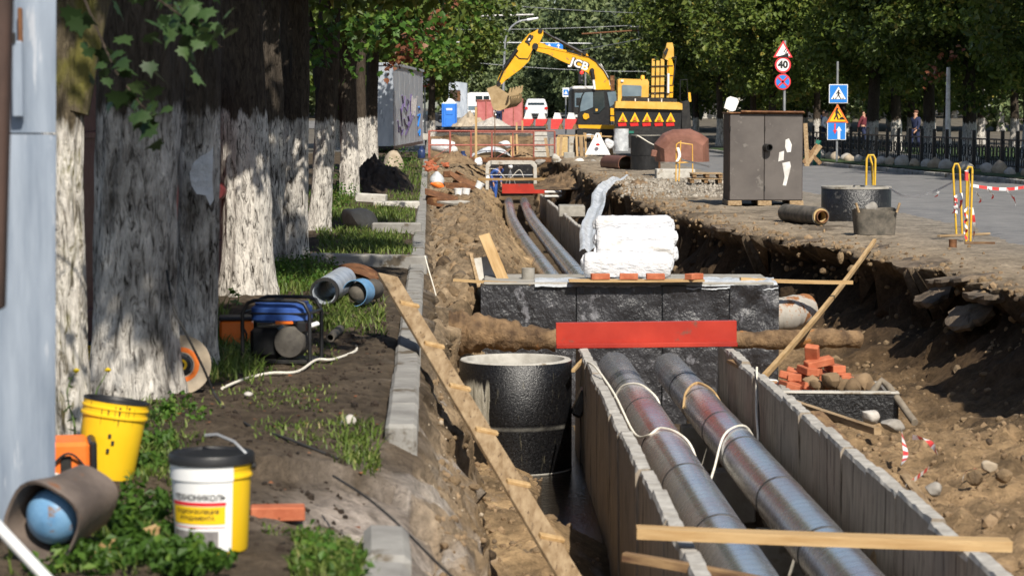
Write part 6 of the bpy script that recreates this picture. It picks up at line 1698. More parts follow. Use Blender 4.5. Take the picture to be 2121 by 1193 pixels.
# water-filled road barriers, white top and red foot
for k, (px, lab) in enumerate(((1094, 'red and white road barrier nearest the red sheet box'), (1122, 'red and white road barrier second from the red sheet box'), (1154, 'red and white road barrier third from the red sheet box'), (1183, 'red and white road barrier beside the excavator cab'))):
    D = 122; a = at(px, 268, D); h = 34 / px_m(D); w_ = 25 / px_m(D)
    t = thing('road_barrier', lab, 'barrier', a, R(-8), 'red and white road barriers')
    MB().prism([(-w_ / 2, 0), (w_ * .46, 0), (w_ * .30, h * .2), (w_ * .52, h * .62), (-w_ * .46, h * .62)], .35).build('red_body', MAT['tape_red'], t)
    MB().prism([(-w_ * .34, h * .62), (w_ * .36, h * .62), (w_ * .22, h * .98), (-w_ * .18, h)], .30).build('white_top', MAT['white'], t)
    MB().prism([(w_ * .1, 0), (w_ * .5, 0), (w_ * .42, h * .26), (w_ * .3, h * .34)], .37).build('dark_recess', MAT['wood_dark'], t)
c0 = at(1020, 268, 132); heap('sand_heap', 'heap of pale crushed stone before the faded red boxes', c0, 1.35, 1.5, .72, 'stone_pale', 5, 'heap', 40)
o = heap('sand_heap', 'dusty mound beside the blue toilet cabin', at(975, 268, 140), 1.4, 1.5, 1.0, 'boulder', 6, 'heap', 40)
a = at(903, 268, 118); b2 = at(1130, 266, 119)
o = MB().tube([(0, 0, 0), b2 - a], .115, 22, hollow=.86).build('long_pipe', MAT['dark_steel'], None, a); tag(o, 'long black pipe lying across the site behind the footbridge', 'pipe')
o = MB().beam((0, 0, 0), at(1110, 274, 117) - at(905, 275, 117), .3, .16).build('beam', MAT['red_rail'], None, at(905, 275, 117)); tag(o, 'rusty steel beam below the long black pipe', 'steel beam')

# ------------------------------------------------------------------ far end of the trench: wall, footbridge and clutter
D = 112.6
a, b2 = at(880, 276, D), at(1100, 276, D)
t = thing('retaining_wall', 'broken concrete edge closing the trench below the long black pipe', 'concrete wall', ((a.x + b2.x) / 2, D, a.z))
def rag(u, v):
    x = (u - .5) * (b2.x - a.x); z = -(.50 + .18 * float(fbm(u * 7, 2.2, 5, 4))) * v
    return (x, -.06 * float(fbm(x * 3, z * 3, 8, 4)) - .03, z)
MB().grid(60, 8, rag).build('face', MAT['asphalt_lump'], t)
MB().box((0, .5, -.03), (b2.x - a.x, 1.0, .06), bev=.015).build('top_slab', MAT['concrete'], t)
def earth(px0, px1, py0, py1, d, seed, label, mat='clod', amp=.25):
    A, B = at(px0, py1, d), at(px1, py0, d); wd, h = B.x - A.x, B.z - A.z
    def fn(u, v): return ((u - .5) * wd, 1.2 * v + amp * float(fbm(u * 6 + seed, v * 4, seed, 4)), h * v ** .8 + amp * .5 * float(fbm(u * 9, v * 6 + seed, seed, 4)))
    o = MB().grid(50, 16, fn).build('earth_bank', MAT[mat], None, ((A.x + B.x) / 2, d, A.z)); return tag(o, label, kind='structure')
earth(890, 1110, 282, 335, 109, 4, 'brown earth bank under the broken concrete edge', 'earth_dark')
# footbridge with red railing
D = 99
a, b2 = at(888, 333, D), at(1172, 330, D); L_ = b2.x - a.x
t = thing('footbridge', 'footbridge with red tube railings spanning the far trench', 'footbridge', a)
h = at(900, 272, D).z - a.z
MB().box((L_ / 2, .6, .05), (L_, 1.3, .10), bev=.01).build('deck', MAT['red_rail'], t)
MB().box((L_ / 2, -.08, .03), (L_, .06, .20), bev=.01).build('edge_beam', MAT['rust'], t)
for y in (0, 1.2):
    for z in (h, h * .52): MB().tube([(0, y, z), (L_ * .92, y, z)], .026, 8).build('rail', MAT['red_rail'], t)
    for k in range(7): MB().tube([(L_ * .92 * k / 6, y, .1), (L_ * .92 * k / 6, y, h)], .028, 8).build('post', MAT['red_rail'], t)
for k in (1, 4): MB().tube([(L_ * .92 * k / 6 + .1, 0, h * .5), (L_ * .92 * (k - .8) / 6, 0, .1)], .015, 6).build('brace', MAT['red_rail'], t)
def sack(label, px, py, d, r, seed, mat='bag', cat='sack', name='sack', amp=.35):
    p = at(px, py, d); o = MB().rock((0, 0, 0), r, seed, 3, amp).build(name, MAT[mat], None, p); return tag(o, label, cat)
t0 = at(895, 312, 103)
o = MB().grid(36, 30, lambda u, v: ((u - .5) * 1.0, .30 * math.cos(2 * PI * v) * (.7 + .3 * math.sin(PI * u)), -.12 * (u - .5) + .30 * math.sin(2 * PI * v) * (.75 + .25 * math.sin(PI * u) + .12 * float(fbm(u * 6, math.sin(v * 6.28) * 2 + 3, 3, 3))))).build('sack', MAT['bag'], None, at(918, 303, 103)); tag(o, 'long white wrapped bundle behind the left end of the footbridge', 'bundle')
sack('white sack lying in the middle of the site behind the footbridge', 1047, 299, 104, (.26, .2, .17), 4)
sack('white stone-like sack at the right end of the white bundle', 940, 313, 102.5, (.17, .2, .2), 5, 'white_dirty')
o = MB().grid(44, 20, lambda u, v: ((u - .5) * 1.7, .8 * v, (.48 * math.sin(PI * u) ** .8 * (1 - .3 * v) + .10 * float(fbm(u * 7, v * 5, 6, 4))) * (.15 + .85 * math.sin(PI * min(1, v + .12)))) ).build('tarpaulin', MAT['film'], None, at(1018, 325, 101)); tag(o, 'silver-grey tarpaulin crumpled behind the footbridge railing', 'tarpaulin')
heap('soil_heap', 'brown heap with broken boards right of the silver tarpaulin', at(1075, 330, 102), .75, .8, .75, 'clod', 9, 'soil heap', 36)
for k, (px, py, ang) in enumerate(((1092, 318, .3), (1080, 312, -.2), (1100, 308, .15))):
    o = MB().box((0, 0, 0), (.55, .08, .035), (0, ang, .2)).build('board', MAT['wood_old'], None, at(px, py, 101 + .2 * k)); tag(o, ('lowest broken board on the brown heap', 'left broken board on the brown heap', 'uppermost broken board on the brown heap')[k], 'board')
# stacks of concrete blocks, posts and bits behind the footbridge
rs = random.Random(31)
def block(label, px0, px1, py0, py1, d, dep, mat='concrete_light', group=None, rz=0.0, cat='block', name='concrete_block'):
    A, B = at(px0, py1, d), at(px1, py0, d)
    o = MB().box((0, 0, 0), (B.x - A.x, dep, B.z - A.z), bev=.02).build(name, MAT[mat], None, ((A.x + B.x) / 2, d + dep / 2, (A.z + B.z) / 2), (0, 0, rz)); return tag(o, label, cat, group)
for k in range(5): block(('lowest', 'second from the bottom', 'middle', 'second from the top', 'topmost')[k] + ' concrete block of the pale stack behind the railing', 1104 + (k % 2) * 2, 1133 + (k % 2), 316 - 11 * k, 326 - 11 * k, 103, .6)
block('upright grey ring end beside the stack of concrete blocks', 1138, 1153, 286, 325, 102.8, .4, 'concrete')
block('pale upright slab leaning behind the railing', 1152, 1176, 284, 326, 103.2, .12, 'foam', name='upright_slab', cat='slab')
block('pale upright slab right of the leaning slab', 1178, 1190, 281, 322, 103.5, .12, 'concrete_light', name='upright_slab', cat='slab')
block('dark gap board between the pale slabs', 1190, 1198, 283, 320, 103.6, .1, 'box_side', name='upright_slab', cat='slab')
block('concrete trough at the right end of the footbridge', 1168, 1190, 316, 336, 98, .5, 'concrete', name='trough', cat='trough')
plank('broad pale post standing beside the pale slabs', at(1205, 325, 102), at(1203, 280, 102), .16, .1, 'wood_old', up=(0, 1, 0), name='post', cat='post')
for k, (px, py0, py1, lab) in enumerate(((1213, 328, 276, 'yellowish lath standing left of the white triangular stand'), (1226, 322, 280, 'yellowish lath rising behind the white triangular stand'), (1070, 272, 254, 'short lath stump left of the road barriers'), (1082, 274, 250, 'short lath stump second from left of the road barriers'))):
    plank(lab, at(px, py0, 100.6), at(px, py1, 100.6), .07, .05, 'wood_new', up=(0, 1, 0), name='lath', cat='lath')
plank('horizontal yellow lath fixed between the standing laths', at(1155, 281, 100.4), at(1290, 284, 100.4), .06, .05, 'wood_new', name='lath', cat='lath')
t = thing('sign_stand', 'white triangular stand tied with tape, turned away from the camera', 'sign', at(1238, 321, 97))
s = 52 / px_m(97)
MB().prism([(-s * .5, 0), (s * .5, 0), (s * .06, s * .88), (-s * .06, s * .88)], .04).build('panel', MAT['white'], t, None, (R(-12), 0, 0))
MB().lathe([(0, -.05), (.07, -.04), (.09, 0), (.05, .05), (0, .06)], 14, Matrix.Translation((0, -.14, s * .40))).build('red_lamp', MAT['lamp_red'], t)
MB().beam((-.12, .3, 0), (0, .1, s * .8), .04, .03).build('strut', MAT['wood_old'], t)
p = at(1287, 290, 99)
def fr(u, v):
    a_ = 2 * PI * u; r = .30 * (1 + .12 * float(fbm(math.cos(a_) * 2, v * 4 + math.sin(a_), 4, 3)))
    return (r * math.cos(a_), r * math.sin(a_), -.45 + .9 * v)
o = MB().grid(28, 18, fr); o.add([fr(k / 28, 1) for k in range(28)], [list(range(28))], True); o = o.build('wrapped_roll', MAT['film'], None, p); tag(o, 'grey roll wrapped in clear film left of the black rings', 'roll')
sack('white plastic bag between the triangular stand and the wrapped roll', 1262, 298, 99, (.2, .15, .24), 8)
sack('pale plastic bag behind the triangular stand', 1222, 283, 103, (.24, .15, .12), 9, 'film')
sack('crumpled red and white plastic on the ground below the excavator cab', 1225, 270, 106, (.4, .2, .10), 10, 'white_dirty', 'plastic')
t = thing('steel_pipe', 'rusty brown steel pipe open towards the camera, left of the black rings', 'pipe', at(1259, 338, 82))
b2 = at(1297, 340, 79) - at(1259, 338, 82)
MB().tube([(0, 0, 0), b2], .27, 30, hollow=.92).build('shell', MAT['rust_brown'], t)
D = 78
p = at(1337, 363, D)
t = thing('ring_stack', 'two stacked black manhole rings beside the brown covered mound', 'manhole ring', p)
r = 31 / px_m(D); h = 82 / px_m(D)
MB().lathe([(0, 0), (r, 0), (r, h * .49), (r - .02, h * .495)], 40).build('lower_ring', MAT['black'], t)
MB().lathe([(r - .02, h * .495), (r, h * .5), (r, h), (r - .09, h + .004), (r - .09, h * .7)], 40).build('upper_ring', MAT['black'], t)
MB().lathe([(r + .002, h - .01), (r + .004, h + .012), (r - .1, h + .014)], 40).build('rim', MAT['concrete'], t)
cable('pale cord hanging from the top of the black rings', [at(1318, 284, 77), at(1322, 282, 76.8), at(1345, 296, 76.5), at(1362, 304, 76)], .02, 'rope', 'cord', 'cord')
# brown covered mound (rusty tank under sheet)
D = 70
p = at(1416, 336, D); S_ = px_m(D)
t = thing('covered_mound', 'brown tarpaulin-covered hump left of the metal cabinet', 'covered mound', p)
pr = [(-56, 0), (-58, 38), (-40, 58), (-20, 66), (18, 68), (40, 58), (56, 48), (58, 0)]
m_ = MB(); V, F = [], []; n = len(pr)
for j in range(9):
    u = j / 8; k_ = math.sin(PI * (.16 + .68 * u)) ** .5
    for (x, z) in pr: V.append((x / S_ * k_, u * 1.7, z / S_ * k_ * (1 + .05 * float(fbm(x * .07, u * 4, 4, 3)))))
for j in range(8):
    for k in range(n - 1): F.append((j * n + k, j * n + k + 1, (j + 1) * n + k + 1, (j + 1) * n + k))
F.append(list(range(n))); F.append([8 * n + k for k in range(n)][::-1])
m_.add(V, F, False).build('cover', MAT['brown_tarp'], t)
MB().box((-62 / S_, -.1, 18 / S_), (.16, .2, .2), (0, .2, 0), bev=.02).build('tied_corner', MAT['brown_tarp'], t)
MB().tube([(-50 / S_, .02, 0), (-50 / S_, .02, -.3)], .03, 6).build('support', MAT['rust'], t)
block('pale concrete slab on the gravel left of the wooden pallets', 1360, 1440, 351, 374, 68, .9, 'concrete_light', name='concrete_slab', cat='slab')
block('thin pale timber bearer below the pale concrete slab', 1362, 1425, 376, 383, 68.2, .5, 'wood_old', name='bearer', cat='bearer')
def pallet(label, px, py, d, W_, n_=3):
    t = thing('pallet', label, 'pallet', at(px, py, d))
    for k in range(5): MB().box((0, .1 + .22 * k, .12), (W_, .14, .025), bev=.004).build('deck_board', MAT['wood_old'], t)
    for x in (-.42, 0, .42):
        MB().box((x * W_, .55, .06), (.10, 1.0, .09), bev=.006).build('bearer', MAT['wood_dark'], t)
    return t
pallet('lower wooden pallet beside the metal cabinet', 1463, 381, 62, .85); pallet('upper wooden pallet beside the metal cabinet', 1466, 370, 62, .80)
# portal frame at the far end of the trough, with a tripod lamp and a worker behind it
D = 93.5
S_ = px_m(D)
p = at(1059, 393, D)
t = thing('portal_frame', 'pale rounded concrete portal frame standing in the far trench', 'portal frame', p)
wd, h = 106 / S_, 60 / S_
outl = [(-wd / 2, 0), (-wd / 2, h * .86), (-wd / 2 + .10, h * .97), (-wd / 2 + .2, h), (wd / 2 - .2, h), (wd / 2 - .10, h * .97), (wd / 2, h * .86), (wd / 2, 0), (wd / 2 - .12, 0), (wd / 2 - .13, h * .76), (wd / 2 - .24, h * .87), (-wd / 2 + .24, h * .87), (-wd / 2 + .13, h * .76), (-wd / 2 + .12, 0)]
m_ = MB(); n = len(outl); V = [(x, 0, z) for x, z in outl] + [(x, .25, z) for x, z in outl]
q = [(0, 1, 12, 13), (1, 2, 11, 12), (2, 3, 11), (3, 4, 10, 11), (4, 5, 10), (5, 6, 9, 10), (6, 7, 8, 9)]
F = [list(f) for f in q] + [[i + n for i in f][::-1] for f in q] + [(k, k + n, (k + 1) % n + n, (k + 1) % n) for k in range(n)]
m_.add(V, F).build('frame', MAT['concrete_light'], t)
MB().tube([(-wd / 2 + .1, .12, h * .5), (wd / 2 - .1, .12, h * .5)], .02, 8).build('crossbar', MAT['steel'], t)
p = at(1057, 390, 95)
t = thing('tripod_lamp', 'white round lamp on a tripod inside the pale portal frame', 'tripod lamp', p)
hh = 42 / px_m(95)
for a_ in (0, 2.1, 4.2): MB().tube([(0, 0, hh * .9), (.28 * math.cos(a_ + .4), .28 * math.sin(a_ + .4), 0)], .016, 7).build('leg', MAT['steel'], t)
MB().tube([(0, 0, hh * .4), (0, 0, hh)], .018, 8).build('column', MAT['steel'], t)
MB().rock((0, 0, hh + .04), .10, 3, 2, .02).build('globe', MAT['white'], t)
cable('white cords strung across the portal frame', [at(1010, 350, 93.3), at(1030, 352, 93.2), at(1052, 372, 93.2), at(1075, 352, 93.2), at(1085, 368, 93.2)], .010, 'rope', 'cord', 'cord')
block('dark opening of the chamber behind the portal frame', 1016, 1104, 343, 392, 97.2, .4, 'bitumen', name='chamber_end', cat='chamber')
sack('small white canister on the spoil beside the red beam', 1010, 368, 92.5, (.10, .1, .1), 12, 'white', 'canister')
plank('tall pale timber post in the middle of the site', at(986, 345, 94), at(986, 222, 94), .09, .08, 'wood_new', up=(0, 1, 0), name='post', cat='post')
plank('long unbarked pole laid across the far trench before the portal frame', at(992, 372, 90), at(1280, 371, 86), .09, .09, 'wood_new', name='pole', cat='pole')
o = MB().tube([at(1025, 230, 93) - at(1025, 330, 93), (0, 0, 0)], .018, 6).build('steel_rod', MAT['rust'], None, at(1025, 330, 93)); tag(o, 'thin rusty rod standing below the excavator bucket', 'rod')
# white pipes stuck out below the far beam, film strip over the trench edge
for k, py in enumerate((398, 407)):
    a = at(1128, py, 88); o = MB().tube([(0, 0, 0), (.62, .1, 0)], .05, 14, hollow=.8).build('plastic_pipe', MAT['white_dirty'], None, a); tag(o, ('upper', 'lower')[k] + ' short white plastic pipe right of the small red beam', 'pipe')
pts = [(1288, 366, 62), (1262, 378, 60), (1243, 400, 58), (1230, 440, 54), (1222, 480, 50), (1214, 520, 47)]
def fs(u, v):
    q_ = u * (len(pts) - 1); i = min(len(pts) - 2, int(q_)); A, B = at(*pts[i]), at(*pts[i + 1]); c = A.lerp(B, q_ - i)
    return c + Vector(((v - .5) * .34 + .04 * math.sin(u * 14), .03 * float(fbm(u * 12, v * 4, 3, 3)), .08 * float(fbm(u * 10, v * 3, 7, 3)) + .04 * math.sin(v * 9)))
o = MB().grid(50, 10, fs).build('film_strip', MAT['film']); tag(o, 'long strip of grey plastic film hanging down the right trench wall', 'plastic film')
block('dark flat slab lying in the trench right of the far trough', 1158, 1212, 427, 450, 66, 1.2, 'concrete', name='dark_slab', cat='slab')

heap('soil_heap', 'dark lumpy earth thrown up right of the far trench, below the brown pipe', at(1195, 385, 84), 1.5, 3.2, .62, 'earth_dark', 23, 'soil heap', 50, am=.3)
heap('soil_heap', 'brown earth heap beside the grey film strip', at(1320, 398, 63), 1.0, 2.4, .36, 'clod', 24, 'soil heap', 46, am=.3)
heap('soil_heap', 'small earth heap below the navy gas bottle', at(945, 338, 93), .8, .8, .5, 'clod', 25, 'soil heap', 36, am=.25)
rs = random.Random(44)
for k, lab in enumerate(('pale upright board first behind the railing from the left', 'pale upright board second behind the railing from the left', 'short grey post between the block stack and the leaning slab', 'bright lath before the leaning pale slab', 'pale lath right of the dark gap board', 'bent lath beside the white triangular stand', 'thin lath behind the wrapped roll', 'slanting lath over the red and white plastic')):
    px = (1062, 1072, 1136, 1160, 1196, 1216, 1268, 1246)[k]
    plank(lab, at(px, 328, 101.4 + .1 * k), at(px + rs.uniform(-8, 8), rs.uniform(274, 290), 101.6 + .1 * k), rs.uniform(.06, .16), .04, rs.choice(('wood_new', 'wood_old')), up=(0, 1, 0), name='lath', cat='lath')
for k, (px, py, r, mt) in enumerate(((1150, 330, .16, 'concrete_light'), (1120, 335, .13, 'stone'), (1200, 335, .15, 'white_dirty'), (1230, 338, .12, 'stone'), (1250, 345, .2, 'concrete'), (1180, 345, .12, 'boulder'))):
    sack(('pale', 'grey', 'whitish', 'small grey', 'larger grey', 'brownish')[k] + ' lump of broken concrete lying before the footbridge', px, py, 92, (r * 1.4, r, r), 50 + k, mt, 'rubble lump', 'rubble_lump', .6)
# left spoil: rusty lids, buckets, bricks, bag, cylinders
def plate(label, pts, d, th, mat='rust', name='rusty_plate', cat='steel plate', tilt=0):
    c = at(sum(p[0] for p in pts) / len(pts), sum(p[1] for p in pts) / len(pts), d)
    o = MB().prism([((at(x, y, d) - c).x, (at(x, y, d) - c).z) for x, y in pts], th).build(name, MAT[mat], None, c, (tilt, 0, 0)); return tag(o, label, cat)
plate('long rusty steel plate leaning across the spoil heap', [(930, 350), (985, 382), (990, 392), (960, 388), (932, 362)], 66, .06, tilt=R(-35))
plate('rusty plate lying flat below the leaning plate', [(920, 378), (965, 380), (985, 390), (975, 394), (925, 390)], 64, .5, 'rust')
def drum(label, px, py, d, r, h, mat='rust', tiltv=(0, 0, 0)):
    t = thing('drum_lid', label, 'lid', at(px, py, d), tiltv)
    MB().lathe([(0, h), (r * .6, h * .95), (r, h * .7), (r, 0), (r * .95, 0), (r * .95, h * .6)], 30).build('shell', MAT[mat], t)
    MB().box((0, -.02, h * .98), (r * 2.2, r * 1.2, .03), (.15, .12, .1), bev=.006).build('loose_plate', MAT['rust'], t)
drum('rusty domed lid under a bent plate, nearest on the spoil heap', 912, 424, 56, .36, .22, 'rust', (R(6), R(8), 0))
drum('brown domed lid half buried behind the rusty plates', 958, 384, 68, .30, .24, 'crust', (R(-20), R(22), 0))
block('brown cube of rusty steel left of the leaning plate', 918, 935, 355, 368, 70, .3, 'rust', cat='steel box', name='rusty_box')
for k, (px, py, tl) in enumerate(((949, 404, 0), (965, 404, .05), (990, 390, .5))):
    D = 62; t = thing('bucket', ('left of two white buckets standing on the spoil heap', 'right of two white buckets standing on the spoil heap', 'white bucket tipped over behind the two standing ones')[k], 'bucket', at(px, py, D), (0, tl, 0))
    r = 8.4 / px_m(D); h = 13 / px_m(D)
    MB().lathe([(0, 0), (r * .85, 0), (r, h * .85), (r * 1.05, h * .86), (r * 1.05, h), (0, h)], 26).build('body', MAT['white'], t)
    MB().lathe([(r * 1.0, h * .96), (r * 1.09, h * .97), (r * 1.09, h * 1.05), (0, h * 1.06)], 26).build('lid', MAT['cap_white'], t)
t = thing('film_roll', 'clear film bundle with orange stuff inside, beside the rusty plates', 'bundle', at(905, 382, 64))
MB().grid(22, 14, lambda u, v: (.20 * math.cos(2 * PI * u) * math.sin(PI * (.15 + .8 * v)), .2 * math.sin(2 * PI * u) * math.sin(PI * (.15 + .8 * v)), -.10 + .44 * v)).build('film', MAT['film'], t)
MB().rock((.03, -.2, .0), (.18, .06, .08), 4, 2, .5).build('orange_filling', MAT['orange'], t)
rs = random.Random(8)
for k in range(15):
    px, py = rs.uniform(878, 926), rs.uniform(335, 353)
    brick('red brick in the scattered pile at the head of the verge kerb', at(px, py, 80 + rs.uniform(-1, 1)), rot=(rs.uniform(-.3, .3), rs.uniform(-.3, .3), rs.uniform(0, 3)), group='red bricks scattered at the head of the kerb')
def cyl_bottle(label, px, py, d):
    t = thing('gas_bottle', label, 'gas bottle', at(px, py, d)); r = 8 / px_m(d); h = 20 / px_m(d)
    MB().lathe([(0, 0), (r * .9, 0), (r, .04), (r, h * .72), (r * .7, h * .92), (r * .3, h), (0, h)], 24).build('body', MAT['navy_cyl'], t)
    MB().lathe([(r * .55, h * .9), (r * .55, h * 1.25), (r * .48, h * 1.25)], 18).build('collar', MAT['navy_cyl'], t)
    MB().tube([(0, 0, h), (0, 0, h * 1.15)], r * .16, 8).build('valve', MAT['steel'], t)
cyl_bottle('navy gas bottle standing on the earth below the railing', 959, 338, 94)
cyl_bottle('navy gas bottle right behind the trailer wheel', 873, 328, 92)
sack('white bag on the spoil right of the navy bottle', 990, 335, 93.5, (.18, .15, .2), 14)
block('pale board panel right of the trailer corner', 868, 888, 277, 291, 108, .1, 'concrete_light', name='site_board', cat='board')
plate('flat rusty plate lying on the spoil before the far trough', [(905, 418), (955, 414), (985, 420), (940, 428)], 55, .05, 'concrete', 'flat_slab', 'slab', R(-60))
# ------------------------------------------------------------------ the two yellow excavators
def ppx(pts, org, sc=1 / 4.419, ox=980, oy=30, d=105, Y0=CY):
    out = []
    for (x, y) in pts:
        p = at(ox + x * sc, oy + y * sc, d) - org; out.append((p.x, p.z))
    return out
D = 104.0
O = at(1240, 318, D); O.z = -.1
t = thing('excavator', 'yellow excavator with black cab and raised boom reaching left', 'excavator', O)
def pr(name, pts, th, mat, y=0.0, parent=None, d=D):
    return MB().prism(ppx(pts, O, d=d), th).build(name, MAT[mat], parent or t, (0, y, 0))
pr('boom', [(545, 290), (570, 264), (620, 262), (700, 296), (850, 330), (1000, 376), (1060, 396), (1130, 445), (1190, 515), (1238, 590), (1256, 690), (1105, 692), (1090, 620), (1075, 570), (1045, 535), (950, 490), (800, 425), (680, 365), (575, 338)], .46, 'yellow')
pr('boom_flange', [(560, 300), (572, 268), (700, 300), (850, 336), (1000, 380), (1062, 402), (1000, 392), (850, 350), (700, 318)], .50, 'yellow')
b_ = pr('boom_bracket', [(985, 372), (1010, 348), (1035, 352), (1070, 405), (1040, 412)], .3, 'yellow')
pr('stick', [(590, 142), (612, 136), (642, 150), (640, 190), (608, 262), (548, 320), (510, 430), (440, 500), (300, 602), (245, 660), (216, 648), (228, 590), (265, 515), (330, 430), (398, 345), (408, 300), (510, 182), (560, 160)], .40, 'yellow', -.08)
def ram(name, a, b2, r, mat, y=0.0):
    A, B = ppx([a, b2], O); return MB().tube([(A[0], y, A[1]), (B[0], y, B[1])], r, 12).build(name, MAT[mat], t)
ram('stick_ram', (740, 225), (990, 360), .085, 'black'); ram('stick_ram_rod', (630, 160), (745, 230), .05, 'dark_steel')
ram('bucket_ram', (400, 330), (290, 490), .08, 'black', -.32); ram('bucket_ram_rod', (290, 490), (225, 640), .045, 'dark_steel', -.32)
ram('boom_ram', (1078, 520), (1092, 600), .085, 'dark_steel', -.32); ram('boom_ram_rod', (1090, 590), (1102, 690), .055, 'white', -.32)
for (x, y, r) in ((612, 160, .10), (566, 300, .13), (235, 640, .10), (1078, 520, .10), (1012, 360, .09)):
    c = ppx([(x, y)], O)[0]; MB().tube([(c[0], -.34, c[1]), (c[0], .34, c[1])], r, 16).build('pivot_pin', MAT['dark_steel'], t)
for off in (0, 14): 
    L = [(1245 - off, 600), (1200 - off, 520), (1130 - off, 440), (1060 - off * .5, 398), (850, 338 + off * .5)]
    MB().tube([(x, -.26, z) for x, z in ppx(L, O)], .018, 6).build('hydraulic_hose', MAT['rubber'], t)
L = [(545, 330), (500, 415), (420, 410), (390, 380)]; MB().tube([(x, -.30, z) for x, z in ppx(L, O)], .022, 6).build('hydraulic_hose', MAT['rubber'], t)
tt = text_mesh('JCB', .46, MAT['white'], 'lettering', t, bold=.014)
c = ppx([(965, 465)], O)[0]; tt.location = (c[0], -.236, c[1]); tt.rotation_euler = Euler((PI / 2, R(20), 0)); tt.scale = (1.12, 1, 1)
tt2 = text_mesh('JCB', .46, MAT['ink'], 'lettering_outline', t, bold=.05); tt2.location = (c[0] + .015, -.233, c[1] - .02); tt2.rotation_euler = tt.rotation_euler; tt2.scale = (1.12, 1, 1)  # black outline printed behind the white letters
pr('stick_badge', [(487, 262), (525, 205), (542, 212), (505, 272)], .03, 'white', -.29)
tt = text_mesh('JCB', .26, MAT['ink'], 'badge_lettering', t, bold=.02); c = ppx([(514, 238)], O)[0]; tt.location = (c[0], -.31, c[1]); tt.rotation_euler = Euler((PI / 2, R(-56), 0))
# bucket with teeth
Bp = ppx([(128, 690), (150, 676), (215, 662), (330, 735), (345, 760), (335, 830), (290, 868), (230, 884), (190, 872), (172, 830), (158, 760)], O)
bk = thing('bucket_tmp', 'x', 'x'); bpy.data.objects.remove(bk)
bkt = MB().prism(Bp, .06).build('bucket', MAT['tan'], t, (0, -.55, 0))
MB().prism(ppx([(300, 868), (410, 800), (438, 720), (448, 680), (400, 672), (330, 735), (340, 800)], O), .06).build('far_cheek', MAT['tan'], bkt, (.0, .9, 0))
sh = [(345, 752), (338, 825), (292, 866), (232, 884), (190, 872)]
A_ = ppx(sh, O); sft = ppx([(100, 0)], O)[0][0] - ppx([(0, 0)], O)[0][0]
V = [(x, -.52, z) for x, z in A_] + [(x + sft * 1.05, .5, z + (.10 if k < 3 else .12)) for k, (x, z) in enumerate(A_)]
n = len(A_); MB().add(V, [(k, k + 1, n + k + 1, n + k) for k in range(n - 1)], True).build('bucket_shell', MAT['tan'], bkt)
for k in range(5):
    x0, y0 = 330 + k * 26, 740 - k * 6
    q = ppx([(x0 - 12, y0 + 6), (x0 + 14, y0 + 2), (x0 + 22, y0 - 60), (x0 + 8, y0 - 62)], O); MB().prism(q, .10).build('tooth', MAT['tan'], bkt, (0, -.40 + k * .22, 0))
for k in range(4):
    a, b2 = ppx([(352 + k * 22, 765 - k * 4), (300 + k * 24, 864 - k * 8)], O); MB().beam((a[0], -.42 + .2 * k, a[1]), (b2[0], -.45 + .2 * k, b2[1]), .05, .05).build('wear_rib', MAT['tan'], bkt)
pr('bucket_link', [(125, 680), (200, 655), (240, 625), (262, 640), (240, 672), (150, 700)], .5, 'tan', -.05)
# cab
pr('cab_body', [(985, 800), (1000, 740), (1020, 704), (1080, 688), (1255, 692), (1262, 760), (1258, 1012), (960, 1012), (962, 900)], 1.5, 'black', .75 - .2)
pr('cab_window', [(978, 850), (1000, 752), (1022, 716), (1096, 712), (1096, 850), (1030, 880), (980, 892)], .03, 'glass_blue', -.225)
pr('door_window', [(1104, 714), (1196, 706), (1204, 850), (1150, 905), (1104, 905)], .03, 'glass', -.225)
pr('rear_window', [(1225, 715), (1300, 705), (1316, 800), (1250, 850)], .03, 'glass_blue', -.232)
pr('logo_patch', [(1002, 925), (1018, 905), (1055, 912), (1062, 945), (1030, 964), (1008, 955)], .03, 'yellow', -.25)
pr('door_handle', [(1118, 865), (1138, 865), (1138, 888), (1118, 888)], .03, 'yellow_pale', -.25)
pr('cab_sill', [(960, 1012), (1290, 1015), (1290, 1052), (965, 1042)], 1.5, 'yellow', .5)
pr('door_plate', [(1254, 860), (1296, 862), (1296, 925), (1254, 922)], .08, 'yellow', -.28); pr('door_plate', [(1254, 935), (1296, 938), (1296, 980), (1254, 978)], .08, 'yellow', -.28)
pr('undercarriage', [(1000, 1052), (1500, 1052), (1500, 1120), (1000, 1120)], 1.6, 'black', 1.2)
MB().lathe([(0, .14), (.07, .12), (.09, .05), (.09, 0), (0, 0)], 14).build('beacon', MAT['amber'], t, (ppx([(1232, 688)], O)[0][0], 0, ppx([(1232, 688)], O)[0][1]))
pr('exhaust_stack', [(1262, 560), (1300, 560), (1300, 700), (1262, 700)], .2, 'rust', .8); pr('hood', [(1130, 452), (1180, 452), (1240, 560), (1262, 650), (1215, 650)], .5, 'white_dirty', .9)
for s in (-.7, 1.9):
    q = ppx([(940, 1060), (975, 1050), (1500, 1050), (1540, 1080), (1540, 1190), (1500, 1215), (975, 1215), (935, 1180)], O); MB().prism(q, .5).build('track', MAT['rubber'], t, (0, s, 0))

